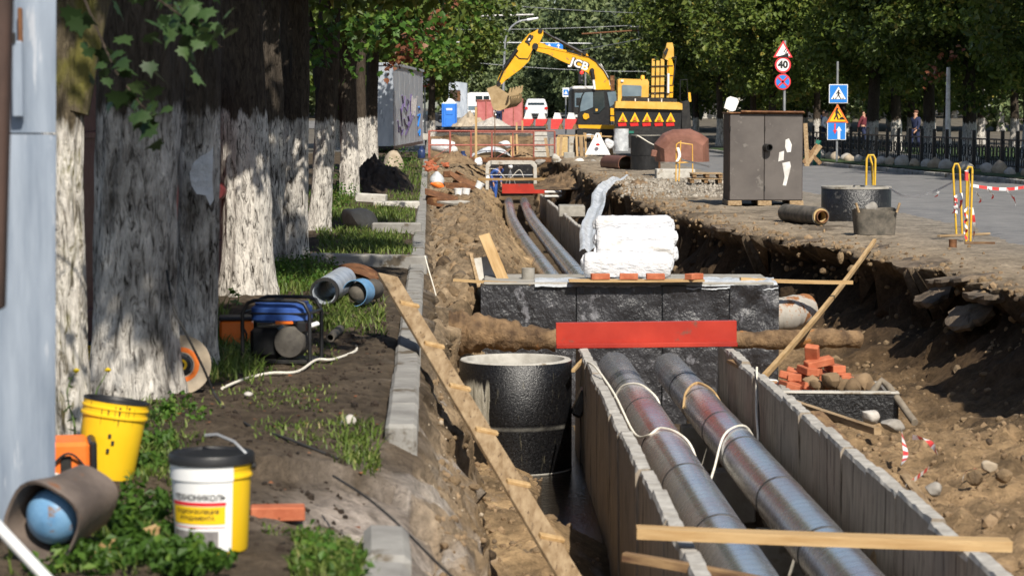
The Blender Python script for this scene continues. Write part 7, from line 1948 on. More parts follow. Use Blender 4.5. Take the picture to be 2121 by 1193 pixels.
D2 = 100.0
O = at(1350, 318, D2); O.z = -.1
t = thing('excavator', 'yellow excavator seen from behind with warning triangles, boom folded upright', 'excavator', O)
def pr2(name, pts, th, mat, y=0.0, parent=None): return MB().prism(ppx(pts, O, d=D2), th).build(name, MAT[mat], parent or t, (0, y, 0))
pr2('counterweight', [(1300, 862), (1910, 872), (1900, 1060), (1310, 1058)], 1.4, 'black', .7)
pr2('rear_band', [(1305, 800), (1320, 794), (1880, 806), (1912, 820), (1914, 874), (1298, 858)], 1.6, 'yellow_pale', .66)
pr2('engine_hood', [(1368, 756), (1600, 760), (1870, 776), (1872, 806), (1368, 796)], 1.2, 'dark_steel', .9)
for x in (1482, 1602, 1724): pr2('hood_latch', [(x, 772), (x + 10, 772), (x + 10, 806), (x, 806)], .05, 'white_dirty', .26)
for k, x in enumerate((1370, 1480, 1592, 1703, 1808)):
    tr = pr2('warning_triangle', [(x - 44, 984), (x + 42, 984), (x, 898)], .03, 'sign_yellow', -.03)
    pr2('triangle_core', [(x - 22, 970), (x + 20, 970), (x, 926)], .02, 'sign_orange', -.06, tr)
    pr2('tail_light', [(x - 46, 996), (x + 30, 992), (x + 34, 1022), (x - 40, 1026)], .05, 'lamp_red', -.04)
pl_ = pr2('number_plate', [(1548, 1034), (1632, 1036), (1632, 1074), (1548, 1072)], .03, 'white', -.04)
pr2('bumper', [(1300, 1026), (1900, 1030), (1895, 1062), (1305, 1060)], .2, 'dark_steel', .02)
pr2('green_strip', [(1364, 1066), (1470, 1068), (1470, 1090), (1364, 1088)], .04, 'green_fence', -.1)
pr2('cab_rear', [(1332, 600), (1345, 588), (1540, 594), (1556, 610), (1552, 800), (1330, 796)], 1.3, 'yellow_pale', 1.2)
pr2('rear_window', [(1366, 652), (1376, 645), (1540, 652), (1550, 664), (1546, 750), (1368, 752)], .03, 'glass_blue', .53)
pr2('side_column', [(1556, 592), (1606, 594), (1618, 620), (1614, 760), (1556, 760)], .6, 'yellow_pale', 1.0)
pr2('work_lamp', [(1358, 598), (1382, 598), (1382, 618), (1358, 618)], .05, 'lens', .52)
c = ppx([(1563, 592)], O, d=D2)[0]; MB().lathe([(0, .17), (.07, .15), (.09, .08), (.085, 0), (0, 0)], 14).build('beacon', MAT['amber'], t, (c[0], 1.0, c[1]))
for x0, x1, yt in ((1644, 1672, 405), (1684, 1716, 420), (1726, 1760, 405), (1786, 1812, 400)): pr2('boom_tube', [(x0 + 6, yt), (x1 + 4, yt), (x1, 762), (x0, 762)], .22, 'yellow_pale', 1.1)
pr2('boom_side', [(1800, 400), (1830, 390), (1850, 470), (1842, 762), (1812, 762)], .5, 'yellow', 1.2)
pr2('boom_head', [(1750, 395), (1758, 345), (1780, 300), (1788, 256), (1838, 254), (1850, 300), (1852, 400), (1800, 420)], .4, 'yellow_pale', 1.15)
pr2('boom_link', [(1755, 350), (1785, 300), (1800, 320), (1775, 380)], .2, 'dark_steel', .9)
for (a, b2) in (((1668, 400), (1690, 398)), ((1830, 392), (1872, 386)), ((1872, 386), (1842, 640))):
    q = ppx([a, b2], O, d=D2); MB().tube([(x, .9, z) for x, z in q], .022, 6).build('hydraulic_hose', MAT['rubber'], t)
q = ppx([(1800, 540), (1798, 720)], O, d=D2); MB().tube([(x, .92, z) for x, z in q], .05, 10).build('ram_rod', MAT['white'], t)
for y in (470, 560, 650, 715): pr2('clamp_bar', [(1640, y), (1842, y - 6), (1842, y + 2), (1640, y + 8)], .06, 'dark_steel', .96)
pr2('side_body', [(1914, 800), (1980, 790), (2002, 1060), (1914, 1060)], 1.6, 'dark_steel', 1.0)
q = ppx([(1905, 790), (1908, 600), (1970, 596), (1975, 800)], O, d=D2); MB().tube([(x, .7, z) for x, z in q], .02, 6).build('mirror_arm', MAT['black'], t)
pr2('mirror', [(1980, 716), (2000, 716), (2008, 800), (1984, 800)], .06, 'amber', .7)
for s in (.15, 1.9):
    q = ppx([(1320, 1062), (1900, 1062), (1930, 1100), (1920, 1200), (1890, 1225), (1330, 1225), (1296, 1190), (1300, 1090)], O, d=D2); MB().prism(q, .5).build('track', MAT['rubber'], t, (0, s, 0))

# ------------------------------------------------------------------ things on the road side
D = 48.5
a, b2 = at(1470, 427, D), at(1662, 425, D)
cx0 = at(1510, 425, D).x
t = thing('metal_cabinet', 'grey-brown two-door steel cabinet with a pipe stub, standing by the trench', 'cabinet', ((cx0 + b2.x) / 2, D, 0), 0)
W_ = b2.x - cx0; H_ = at(1600, 236, D).z; hb = .10
dep = 1.35
lx = -W_ / 2 - (cx0 - a.x)      # left face leans out of sight behind the front
V = [(-W_ / 2, 0), (W_ / 2, 0), (W_ / 2, dep), (-W_ / 2, dep)]
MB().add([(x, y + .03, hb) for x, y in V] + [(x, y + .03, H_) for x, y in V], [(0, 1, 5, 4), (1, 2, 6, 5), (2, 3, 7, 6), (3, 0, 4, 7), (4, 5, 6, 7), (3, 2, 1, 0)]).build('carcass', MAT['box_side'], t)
x0d, x1d = -W_ / 2 + .012, W_ / 2 - .012; xm = at(1583, 330, D).x - t.location.x
for (xa, xb) in ((x0d, xm - .006), (xm + .006, x1d)):
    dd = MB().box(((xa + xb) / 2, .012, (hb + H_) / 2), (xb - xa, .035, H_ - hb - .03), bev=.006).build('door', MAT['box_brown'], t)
    for z in (.35, H_ - .3): MB().tube([((xa if xa < 0 else xb), -.012, z - .05), ((xa if xa < 0 else xb), -.012, z + .05)], .012, 8).build('hinge', MAT['dark_steel'], dd)
sx, sz = at(1588, 308, D).x - t.location.x, at(1588, 306, D).z
MB().tube([(sx - .02, .02, sz), (sx + .04, -.16, sz)], .075, 22, hollow=.82).build('pipe_stub', MAT['dark_steel'], t)
def daub(pts, name):
    q = [(at(x, y, D).x - t.location.x, at(x, y, D).z) for x, y in pts]; MB().prism(q, .004).build(name, MAT['white_dirty'], t, (0, -.0085, 0))
daub([(1627, 290), (1634, 287), (1640, 300), (1638, 315), (1630, 316), (1626, 304)], 'paint_daub'); daub([(1614, 316), (1624, 313), (1623, 332), (1612, 335)], 'paint_daub')
daub([(1620, 338), (1636, 335), (1638, 345), (1632, 370), (1628, 385), (1621, 384), (1625, 366)], 'paint_daub')
rs = random.Random(5)
MB().box((0, dep / 2, H_ + .015), (W_ + .06, dep + .08, .03), bev=.008).build('roof', MAT['rust'], t)
MB().box((.12, -.03, H_ + .04), (W_ * .86, .12, .03), (.1, .012, 0), bev=.01).build('bent_roof_edge', MAT['rust'], t)
for x in (-W_ * .42, -.02, W_ * .42): MB().box((x, dep / 2, .05), (.28, dep, .10), bev=.01).build('skid', MAT['wood_old'], t)
p = at(1515, 215, D + .3)
t = thing('white_plate', 'small bent white plate propped on top of the steel cabinet', 'plate', p, (R(-20), R(24), R(-8)))
MB().prism([(-.10, -.15), (.08, -.15), (.13, -.10), (.12, .10), (.06, .15), (-.08, .13), (-.13, .06)], .012).build('panel', MAT['white_dirty'], t)
MB().beam((0, .03, -.2), (0, .02, .08), .03, .02).build('prop', MAT['wood_old'], t)

def at_ground(px, py, z=0.0): d = (CAM_Z - z) * FPX / (py - 230); return Vector((at(px, 400, d).x, d, z))
# concrete ring on the road with two yellow bar stands on it
p = at_ground(1784, 459); d = p.y; r = 73 / px_m(d); h = 70 / px_m(d)
t = thing('manhole_ring', 'low black concrete ring standing on the road edge', 'manhole ring', (p.x, d + r, 0))
MB().lathe([(r, 0), (r, h - .03), (r - .01, h - .02)], 60).build('ring_wall', MAT['bitumen'], t)
MB().lathe([(r - .01, h - .03), (r + .006, h - .025), (r + .004, h + .01), (r - .09, h + .012), (r - .10, h * .3)], 60).build('rim', MAT['concrete'], t)
ringc = Vector((p.x, d + r, 0)); ringh = h
def bar_stand(label, pts_px, d, rr=.016, extra=(), group=None):
    c0 = at(pts_px[0][0], pts_px[0][1], d)
    t = thing('bar_stand', label, 'stand', c0)
    MB().tube([at(x, y, d + (q_[0] if (q_ := z) else 0)) - c0 if False else at(x, y, d) - c0 for x, y, *z in pts_px], rr, 8).build('bar', MAT['yellow_rod'], t)
    for e in extra: MB().tube([at(x, y, d + .15) - c0 for x, y in e], rr, 8).build('bar', MAT['yellow_rod'], t)
    return t
bar_stand('yellow bent bar stand on top of the low black ring', [(1794, 384), (1795, 330), (1799, 322), (1809, 322), (1813, 330), (1812, 384)], ringc.y, .020, [[(1808, 384), (1806, 340), (1801, 322)]])
bar_stand('taller yellow bar stand at the road edge, left of two', [(1981, 486), (1974, 350), (1978, 340), (1984, 340), (1988, 350), (1993, 486)], 37.0, .017)
bar_stand('yellow bar stand wound with red and white tape, right of two', [(2001, 500), (2003, 352), (2006, 346), (2013, 347), (2014, 354), (2010, 500)], 35.2, .017, [[(2003, 498), (2006, 360)]])
# tapes
rg = 'barrier tape'
ribbon('barrier tape sagging from the low ring to the left yellow stand', [at(1842, 390, 39.5), at(1872, 406, 39), at(1910, 405, 38.5), at(1945, 392, 38), at(1980, 374, 37)], .035, 9)
ribbon('barrier tape running from the right yellow stand out of the view', [at(2010, 384, 35.6), at(2050, 390, 35.8), at(2090, 392, 36), at(2135, 386, 36.4)], .045, .14)
for k, (x, y, x2, y2, lab) in enumerate(((1976, 420, 1974, 442, 'knotted tape ends on the left yellow stand'), (1990, 400, 1984, 440, 'loose tape end between the two yellow stands'), (2012, 430, 2016, 500, 'long tape end hanging down the right yellow stand'), (2022, 400, 2030, 420, 'tape end fluttering right of the yellow stands'), (2046, 392, 2056, 412, 'tape scrap hanging from the running tape, first from the stand'), (2086, 394, 2104, 426, 'tape scrap hanging from the running tape near the right edge'), (1940, 392, 1938, 408, 'tape scrap hanging from the sagging tape'))):
    ribbon(lab, [at(x, y, 35.4), at((x + x2) / 2 + 4, (y + y2) / 2, 35.35), at(x2, y2, 35.4)], .05, .11, .12)
for k, (px, y0, y1, d) in enumerate(((1980, 405, 440, 36.9), (2002, 355, 372, 35.1), (2001, 430, 495, 35.1))):
    c0 = at(px, y0, d); n = 14; hh = c0.z - at(px, y1, d).z
    ribbon(('tape wound round the left yellow stand', 'red tape wound round the top of the right yellow stand', 'tape spiralled down the right yellow stand')[k], [c0 + Vector((.030 * math.cos(q * 1.3), .03 * math.sin(q * 1.3), -hh * q / n)) for q in range(n + 1)], .05, .09)
# short insulated pipe, canvas tub, rusty stub
a = at_ground(1640, 455); a = Vector((at(1628, 443, 41.5).x, 41.5, .155)); b2 = Vector((at(1700, 450, 40.0).x, 40.0, .155))
t = thing('insulated_pipe', 'short dirty insulated pipe lying on the road edge before the cabinet', 'pipe', a)
dd = b2 - a; MB().tube([(0, 0, 0), dd], .152, 34, hollow=.9).build('jacket', MAT['insul'], t)
MB().tube([dd * .90, dd * 1.0 + dd.normalized() * .012], .132, 30, hollow=.6).build('insulation', MAT['foam'], t)
MB().tube([dd * .8, dd + dd.normalized() * .09], .105, 30, hollow=.86).build('steel_core', MAT['rust'], t)
p = at_ground(1820, 487); W_ = 88 / px_m(p.y); H_ = 52 / px_m(p.y)
t = thing('canvas_tub', 'stiff muddy tub with upright handles and a stone in it, before the low ring', 'tub', (p.x, p.y, 0), R(3))
def tb(u, v):
    a_ = 2 * PI * u; q_ = 1 / (abs(math.cos(a_)) ** 4 + abs(math.sin(a_)) ** 4) ** .25
    k_ = .93 + .10 * v + .03 * float(fbm(math.cos(a_) * 2 + 3, v * 3 + math.sin(a_), 3, 3))
    return (W_ / 2 * k_ * math.cos(a_) * q_, W_ * .36 * k_ * math.sin(a_) * q_ + .3, H_ * v * (1 + .06 * math.sin(a_ * 2)))
m_ = MB().grid(40, 10, tb); m_.build('wall', MAT['insul'], t)
MB().add([Vector(tb(k / 40, .86)) * 1.0 for k in range(40)], [list(range(40))], True).build('filling', MAT['hose'], t)
for s in (-1, 1): MB().tube([(s * W_ * .45, .05, H_ * .9), (s * W_ * .52, .05, H_ * 1.28)], .02, 8).build('handle', MAT['wood_old'], t)
o = MB().rock((0, 0, 0), (.10, .08, .10), 5, 3, .3).build('stone', MAT['stone'], None, (p.x - .08, p.y + .22, H_ * .98 + .03)); tag(o, 'pale stone resting on the canvas tub', 'stone')
p = at_ground(1975, 512); o = MB().tube([(0, 0, -.05), (0, 0, .11)], .055, 18, hollow=.8).build('pipe_stub', MAT['rust'], None, p); tag(o, 'short rusty stub sticking out of the road edge below the yellow stands', 'pipe stub')
plank('thin lath lying flat by the foot of the yellow stands', at_ground(1945, 491) + Vector((0, 0, .02)), at_ground(2050, 486) + Vector((0, 0, .02)), .05, .03, 'wood_old')
plank('short lath on the road edge right of the yellow stands', at_ground(2000, 506) + Vector((0, 0, .02)), at_ground(2062, 506) + Vector((0, 0, .02)), .05, .03, 'wood_dark')
# yellow frame stand with tape beside the brown mound
D = 64
c0 = at(1403, 375, D)
t = thing('bar_stand', 'pale bar frame tied with white tape before the brown covered hump', 'stand', c0)
for L in ([(1400, 376), (1401, 300), (1406, 296), (1434, 300), (1435, 372)], [(1406, 376), (1410, 292)], [(1402, 338), (1434, 336)]): MB().tube([at(x, y, D) - c0 for x, y in L], .018, 7).build('bar', MAT['yellow_pale'], t)
ribbon('white tape tied to the bar frame and running to the cabinet', [at(1404, 312, D), at(1412, 330, D - .1), at(1440, 338, D - 2), at(1470, 346, D - 4)], .05, 9)
ribbon('knotted white tape end on the bar frame', [at(1404, 306, D - .1), at(1408, 322, D - .1), at(1402, 335, D - .1)], .07, 9)

# ------------------------------------------------------------------ road signs
def disc(name, r, y, mat, parent, z=0, th=.012): return MB().lathe([(0, th), (r, th), (r, 0), (0, 0)], 32, Matrix.Translation((0, y, z)) @ Matrix.Rotation(PI / 2, 4, 'X')).build(name, MAT[mat], parent)
D = 70
S_ = px_m(D); X0 = at(1621, 200, D).x
t = thing('road_sign_post', 'sign post behind the cabinet carrying warning triangle, 40 limit and no-stopping disc', 'road sign', (X0, D, .05))
zc_ = lambda py: at(1621, py, D).z - .05
MB().tube([(.06, .06, 0), (.06, .06, zc_(85))], .04, 10).build('post', MAT['steel'], t)
def rtri(cx, cz, s, r): return [(cx + s * math.cos(a) , cz + s * math.sin(a)) for a in (R(90), R(210), R(330))]
w3 = thing('tmp', 'x', 'x'); bpy.data.objects.remove(w3)
def sign_tri(parent, cz, s, border, face, px=0):
    b_ = MB().prism(rtri(px, cz, s, 0), .016).build('triangle_border', MAT[border], parent)
    MB().prism(rtri(px, cz, s * .74, 0), .012).build('triangle_face', MAT[face], b_, (0, -.012, 0)); return b_
s1 = sign_tri(t, zc_(108), 20 / S_ * 1.15, 'sign_red', 'white')
def psym(name, pts, cz, k, parent, mat='ink', y=-.028, cx=0.0): return MB().prism([(cx + x * k, cz + z * k) for x, z in pts], .008).build(name, MAT[mat], parent, (0, y, 0))
psym('gradient_symbol', [(-.42, -.38), (.46, -.38), (.46, .02), (.34, -.06), (.22, -.1), (.05, -.18), (-.2, -.25), (-.42, -.3)], zc_(110), 24 / S_, s1)
for k, (x, z) in enumerate(((.10, .22), (.24, .08), (.32, .24), (.2, .38))): psym('falling_stone', [(x - .06, z - .05), (x + .05, z - .06), (x + .07, z + .03), (x, z + .07)], zc_(112), 24 / S_, s1)
s2 = disc('speed_disc', 16.5 / S_, -.004, 'sign_red', t, zc_(135)); disc('speed_face', 13 / S_, -.014, 'white', s2, zc_(135))
text_mesh('40', .28, MAT['ink'], 'speed_number', s2, (0, -.032, zc_(135)), bold=.012)
s3 = disc('stopping_disc', 16.5 / S_, -.004, 'sign_red', t, zc_(170)); disc('stopping_face', 13.6 / S_, -.014, 'sign_blue', s3, zc_(170))
for a_ in (R(45), R(-45)): MB().box((0, -.03, zc_(170)), (.37, .008, .055), (0, a_, 0)).build('stopping_bar', MAT['sign_red'], s3)
D = 82
S_ = px_m(D); X0 = at(1735, 200, D).x
t = thing('road_sign_post', 'sign post by the fence carrying pedestrian crossing, road works and priority arrows', 'road sign', (X0, D, .1))
zc_ = lambda py: at(1735, py, D).z - .1
MB().tube([(.0, .07, 0), (.0, .07, zc_(128))], .04, 10).build('post', MAT['steel'], t)
hw = 19.5 / S_
def sq_sign(cz, cx, hw, hh):
    b_ = MB().box((cx, 0, cz), (hw * 2, .016, hh * 2), bev=.006).build('square_border', MAT['white'], t)
    MB().box((cx, -.013, cz), (hw * 1.84, .010, hh * 1.84), bev=.004).build('square_face', MAT['sign_blue'], b_); return b_
c1 = 1.5 / S_
s1 = sq_sign(zc_(195), c1, hw, hw); k_ = hw * 2
psym('crossing_triangle', [(-.40, -.28), (.40, -.28), (0, .38)], zc_(195), k_, s1, 'white', -.022, c1)
man = [(.02, .22), (.06, .18), (.02, .13), (.08, .04), (.12, .0), (.10, -.02), (.02, .04), (.04, -.05), (.10, -.2), (.06, -.21), (-.01, -.08), (-.08, -.21), (-.12, -.2), (-.04, -.04), (-.05, .06), (-.10, -.02), (-.13, 0), (-.06, .12), (-.02, .14), (-.03, .19)]
psym('walking_figure', man, zc_(195), k_, s1, 'ink', -.030, c1)
for x in (-.26, -.14, .12, .24): psym('crossing_stripe', [(x - .03, -.27), (x + .03, -.27), (x + .02, -.20), (x - .02, -.20)], zc_(195), k_, s1, 'ink', -.030, c1)
s2 = sign_tri(t, zc_(242), 26 / S_, 'sign_orange', 'sign_yellow'); k_ = 40 / S_
psym('worker_figure', [(-.06, .34), (.02, .36), (.05, .28), (.0, .24), (.08, .10), (.20, -.08), (.16, -.10), (.03, .08), (-.02, .04), (.02, -.08), (.06, -.25), (.0, -.25), (-.06, -.08), (-.14, -.25), (-.20, -.23), (-.10, .0), (-.12, .18), (-.08, .26)], zc_(238), k_, s2, 'ink', -.026)
psym('spoil_heap', [(.06, -.25), (.40, -.25), (.26, -.10), (.16, -.13)], zc_(238), k_, s2, 'ink', -.026)
s3 = sq_sign(zc_(272), -1.5 / S_, hw, 18.5 / S_); k_ = hw * 2; c3 = -1.5 / S_
psym('red_arrow', [(-.13, .40), (-.05, .40), (-.05, .05), (.02, .05), (-.09, -.16), (-.20, .05), (-.13, .05)], zc_(272), k_, s3, 'sign_red', -.022, c3)
psym('white_arrow', [(.05, -.44), (.19, -.44), (.19, .02), (.27, .02), (.12, .26), (-.03, .02), (.05, .02)], zc_(272), k_, s3, 'white', -.022, c3)
# pedestrian sign and traffic light far behind, overhead direction sign, lamp posts, wires
D = 160
p = at(1172, 262, D); S_ = px_m(D)
t = thing('road_sign_post', 'far pedestrian crossing sign on yellow-green board left of the excavator cab', 'road sign', (p.x, D, p.z))
zz = lambda py: at(1172, py, D).z - p.z
MB().tube([(0, .05, -.5), (0, .05, zz(182))], .05, 8).build('post', MAT['steel'], t)
b_ = MB().box((0, 0, zz(192)), (14 / S_, .03, 19 / S_), bev=.01).build('board', MAT['cap_white'], t)
MB().box((0, -.02, zz(192)), (10 / S_, .02, 12 / S_), bev=.01).build('sign_face', MAT['sign_blue'], b_)
MB().prism([(-.12, -.12), (.12, -.12), (0, .13)], .02).build('sign_triangle', MAT['white'], b_, (0, -.04, zz(192)))
p = at(1203, 262, D); t = thing('traffic_light', 'traffic light showing red above the excavator cab', 'traffic light', (p.x, D, p.z))
MB().tube([(.3, .1, -.5), (.3, .1, zz(150))], .06, 8).build('post', MAT['steel'], t)
MB().box((0, 0, zz(160)), (.34, .22, .95), bev=.04).build('housing', MAT['black'], t)
red_on = N('lit_red_lamp'); red_on.set(Base_Color=(.8, .02, .02)); red_on.b.inputs['Emission Color'].default_value = (1, .03, .02, 1); red_on.b.inputs['Emission Strength'].default_value = 1.5
for k, mt in enumerate((red_on.m, MAT['black'], MAT['black'])): MB().lathe([(0, .03), (.11, .0), (.12, -.03)], 14, Matrix.Translation((.05, -.12, zz(160) + .29 - .29 * k)) @ Matrix.Rotation(PI / 2, 4, 'X')).build('lamp', mt, t)
D = 185; p = at(1148, 97, D)
t = thing('direction_sign', 'blue overhead lane-direction sign behind the excavator boom', 'road sign', p)
MB().box((0, 0, 0), (36 / px_m(D), .06, 14 / px_m(D)), bev=.01).build('board', MAT['sign_blue'], t)
for x in (-.38, .32): MB().prism([(x - .04, -.2), (x + .04, -.2), (x + .04, .05), (x + .14, .03), (x, .22), (x - .14, .03), (x - .04, .05)], .02).build('arrow', MAT['white'], t, (0, -.05, 0))
MB().tube([(-9, .2, .35), (6, .2, .2)], .05, 6).build('span_arm', MAT['steel'], t)
def lamp_post(label, px, d, ytop, arm, h0=0.0):
    p = at(px, 262, d); p.z = FT(d) if d > 112 else .15
    t = thing('street_lamp', label, 'street lamp', p); top = at(px + 6, ytop, d) - p
    L = [Vector((0, 0, 0)), Vector((top.x * .5, 0, top.z * .6)), Vector((top.x, 0, top.z))]
    if arm: 
        e = at(px + arm[0], arm[1], d) - p
        for k in range(1, 7): u = k / 6; L.append(Vector((top.x + (e.x - top.x) * (1 - math.cos(u * PI / 2)) , 0, top.z + (e.z - top.z) * math.sin(u * PI / 2))))
        MB().tube([L[-1], L[-1] + Vector((.75, 0, .12))], [.10, .07], 10).build('lamp_head', MAT['white'], t)
    MB().tube(L, [.10] * 2 + [.07] * (len(L) - 2), 10).build('pole', MAT['steel'], t)
    return t
lamp_post('grey street lamp with curved arm left of the excavator boom', 1040, 165, 90, (52, 42))
lamp_post('pale pole in front of the far woods above the second excavator', 1268, 190, 8, None)
p = at(1961, 400, 76); p.z = .16
t = thing('lamp_post', 'slim white lamp post behind the black fence on the right', 'lamp post', p)
MB().tube([(0, 0, 0), (0, 0, 1.6), (.0, 0, 3.1)], [.085, .075, .06], 12).build('pole', MAT['white_dirty'], t)
MB().tube([(0, 0, 0), (0, 0, .55)], .11, 12).build('foot', MAT['white_dirty'], t)
# trolley wires with insulator rods
def wire(label, a, b2, r=.012, mat='black', sag=.25):
    A, B = at(*a), at(*b2); L = [A.lerp(B, k / 12) - Vector((0, 0, sag * 4 * (k / 12) * (1 - k / 12))) - A for k in range(13)]
    o = MB().tube(L, r, 5).build('overhead_wire', MAT[mat], None, A); return tag(o, label, 'wire')
wire('trolley wire crossing the view above the street lamp', (880, 62, 150), (1560, 36, 150), .017, 'steel'); wire('trolley wire passing just below the top edge', (1000, 8, 140), (1640, 30, 150), .017, 'steel')
wire('trolley wire running behind the excavator boom', (960, 128, 170), (1420, 148, 170), .017, 'steel'); wire('slanting trolley wire above the folded boom', (1150, 112, 150), (1560, 20, 140), .017, 'steel')
def rod(label, a, b2, r=.05, mat='white_dirty'):
    A, B = at(*a), at(*b2); t = thing('insulator_rod', label, 'insulator rod', A)
    MB().tube([(0, 0, 0), B - A], r, 8).build('rod', MAT[mat], t)
    for u in (.25, .75):
        q = (B - A) * u; MB().tube([q, q + Vector((0, 0, -.35)), q + Vector((.12, 0, -.42))], r * .5, 6).build('hanger', MAT['steel'], t)
    return t
rod('pale insulator rod hanging above the street lamp', (985, 34, 150), (1105, 31, 150)); rod('pale insulator rod hanging left of the street lamp', (985, 64, 150), (1020, 62, 150)); rod('rusty insulator rod over the gap between the machines', (1205, 71, 150), (1362, 61, 150), .05, 'rust'); rod('pale insulator rod high above the second excavator', (1385, 30, 140), (1530, 26, 140)); rod('short pale insulator rod above the rusty one', (1305, 56, 150), (1370, 54, 150))
block('small white tag hanging from the high insulator rod', 1450, 1460, 28, 39, 140, .05, 'white', name='tag_plate', cat='tag')
t = thing('road_sign_post', 'round red-rimmed sign showing right of the graffiti trailer', 'road sign', at(880, 262, 118)); z0 = at(880, 166, 118).z - at(880, 262, 118).z
MB().tube([(0, .05, -.5), (0, .05, z0 + .6)], .04, 8).build('post', MAT['steel'], t)
d1 = disc('disc', 15 / px_m(118), 0, 'sign_red', t, z0); disc('disc_face', 11.5 / px_m(118), -.014, 'white', d1, z0)
MB().prism(rtri(0, z0 + .82, .42, 0), .02).build('triangle', MAT['sign_red'], t)

# ------------------------------------------------------------------ black park fence with a row of stones
t = thing('park_fence', 'black metal fence of posts and looped panels along the right pavement', 'fence', (0, 0, 0))
y = 60.0; posts = []
while y < 112:
    posts.append(Vector((KBX(y) + 2.0, y, .15))); y += 1.35
me_post = me_rail = me_loop = None
for i, p in enumerate(posts):
    if me_post is None: o = MB().box((0, 0, .58), (.10, .10, 1.2), bev=.012).build('post', MAT['black'], t); me_post = o.data
    else: o = link('post', me_post, t)
    o.location = p
    if i + 1 < len(posts):
        q = posts[i + 1]; d_ = q - p; L = d_.length; ang = math.atan2(d_.y, d_.x)
        if me_rail is None: o = MB().box((0, 0, 0), (1.32, .035, .05), bev=.006).build('rail', MAT['black'], t); me_rail = o.data
        else: o = link('rail', me_rail, t)
        o.location = (p + q) / 2 + Vector((0, 0, .92)); o.rotation_euler = (0, 0, ang)
        for z in (.18,):
            o = link('rail', me_rail, t); o.location = (p + q) / 2 + Vector((0, 0, z)); o.rotation_euler = (0, 0, ang)
        if me_loop is None:
            m_ = MB()
            for s in (-1, 1):
                m_.tube([(s * .52, 0, .2), (s * .52, 0, .92)], .018, 5); m_.tube([(s * .10, 0, .2), (s * .10, 0, .92)], .018, 5); m_.tube([(s * .31, 0, .2), (s * .31, 0, .36)], .018, 5)
                m_.tube([(s * .52 if k == 0 else s * .10, 0, .58 if k == 0 else .58) for k in range(2)], .016, 5)
                m_.tube([(s * .31 + .12 * math.cos(a_), 0, .56 + .18 * math.sin(a_)) for a_ in [2 * PI * k / 12 for k in range(13)]], .018, 5)
            o = m_.build('loop_panel', MAT['black'], t); me_loop = o.data
        else: o = link('loop_panel', me_loop, t)
        o.location = (p + q) / 2; o.rotation_euler = (0, 0, ang); o['kind'] = 'stuff'
rs = random.Random(12); sm = []
for k in range(4): sm.append(MB().rock((0, 0, .13), (.30, .24, .27), 80 + k, 2, .3).build('kerb_boulder', MAT['boulder'] if k % 2 else MAT['stone_pale'], None).data); bpy.data.objects.remove(bpy.data.objects[-1]) if False else None
for o in [o for o in bpy.data.objects if o.name.startswith('kerb_boulder')]: bpy.data.objects.remove(o)
y = 61.0; k = 0
while y < 96:
    o = link('kerb_boulder', sm[k % 4], None, (KBX(y) + 1.25 + rs.uniform(-.15, .15), y, .15), (0, 0, rs.uniform(0, 6))); s = rs.uniform(.6, 1.0); o.scale = (s, s, s)
    tag(o, 'pale boulder in the row set along the foot of the black fence', 'boulder', 'boulders along the fence'); y += rs.uniform(.8, 1.5); k += 1
t = thing('plank_barrier', 'leaning boards and green sheet beside the cabinet at the road', 'barrier', at_ground(1690, 345))
for k, (x0, y0, x1, y1, mt) in enumerate(((1664, 338, 1694, 300, 'wood_dark'), (1668, 345, 1700, 302, 'wood_old'), (1672, 345, 1668, 256, 'wood_old'), (1700, 340, 1670, 310, 'wood_dark'))):
    MB().beam(at(x0, y0, 82) - t.location, at(x1, y1, 82.2) - t.location, .14, .04, up=(0, 1, 0)).build('board', MAT[mt], t)
MB().prism([((at(x, y, 83) - t.location).x, (at(x, y, 83) - t.location).z) for x, y in ((1684, 345), (1700, 345), (1703, 292), (1692, 290))], .03).build('green_sheet', MAT['green_fence'], t, (0, .6, 0))
# pale building glimpsed behind the trees
t = thing('building', 'pale low building glimpsed between the trunks beyond the park', 'building', (22, 215, 1.2))
MB().box((0, 4, 1.6), (26, 8, 3.2), bev=.02).build('wall', MAT['concrete_light'], t); MB().box((0, 4, 3.35), (27, 9, .3), bev=.02).build('roof', MAT['dark_steel'], t)
for k in range(9): 
    f = MB().box((-11 + 2.6 * k, -.02, 1.8), (1.5, .10, 1.3), bev=.01).build('window', MAT['white'], t); MB().box((-11 + 2.6 * k, -.075, 1.8), (1.3, .03, 1.1)).build('pane', MAT['glass_blue'], f)

# ------------------------------------------------------------------ people
SKEL = {'pel': (0, 0, .95, .125), 'bel': (0, .0, 1.10, .125), 'che': (0, .0, 1.30, .14), 'nek': (0, .0, 1.49, .055), 'hed': (0, -.015, 1.60, .085), 'top': (0, -.01, 1.70, .078),
        'sL': (-.18, 0, 1.42, .062), 'sR': (.18, 0, 1.42, .062), 'eL': (-.24, .02, 1.15, .042), 'eR': (.24, .02, 1.15, .042), 'wL': (-.25, -.06, .91, .029), 'wR': (.25, -.06, .91, .029),
        'hL': (-.25, -.09, .84, .030), 'hR': (.25, -.09, .84, .030), 'pL': (-.09, 0, .90, .095), 'pR': (.09, 0, .90, .095), 'kL': (-.10, -.02, .50, .062), 'kR': (.10, -.02, .50, .062),
        'aL': (-.10, .03, .09, .040), 'aR': (.10, .03, .09, .040), 'tL': (-.11, -.13, .035, .036), 'tR': (.11, -.13, .035, .036)}
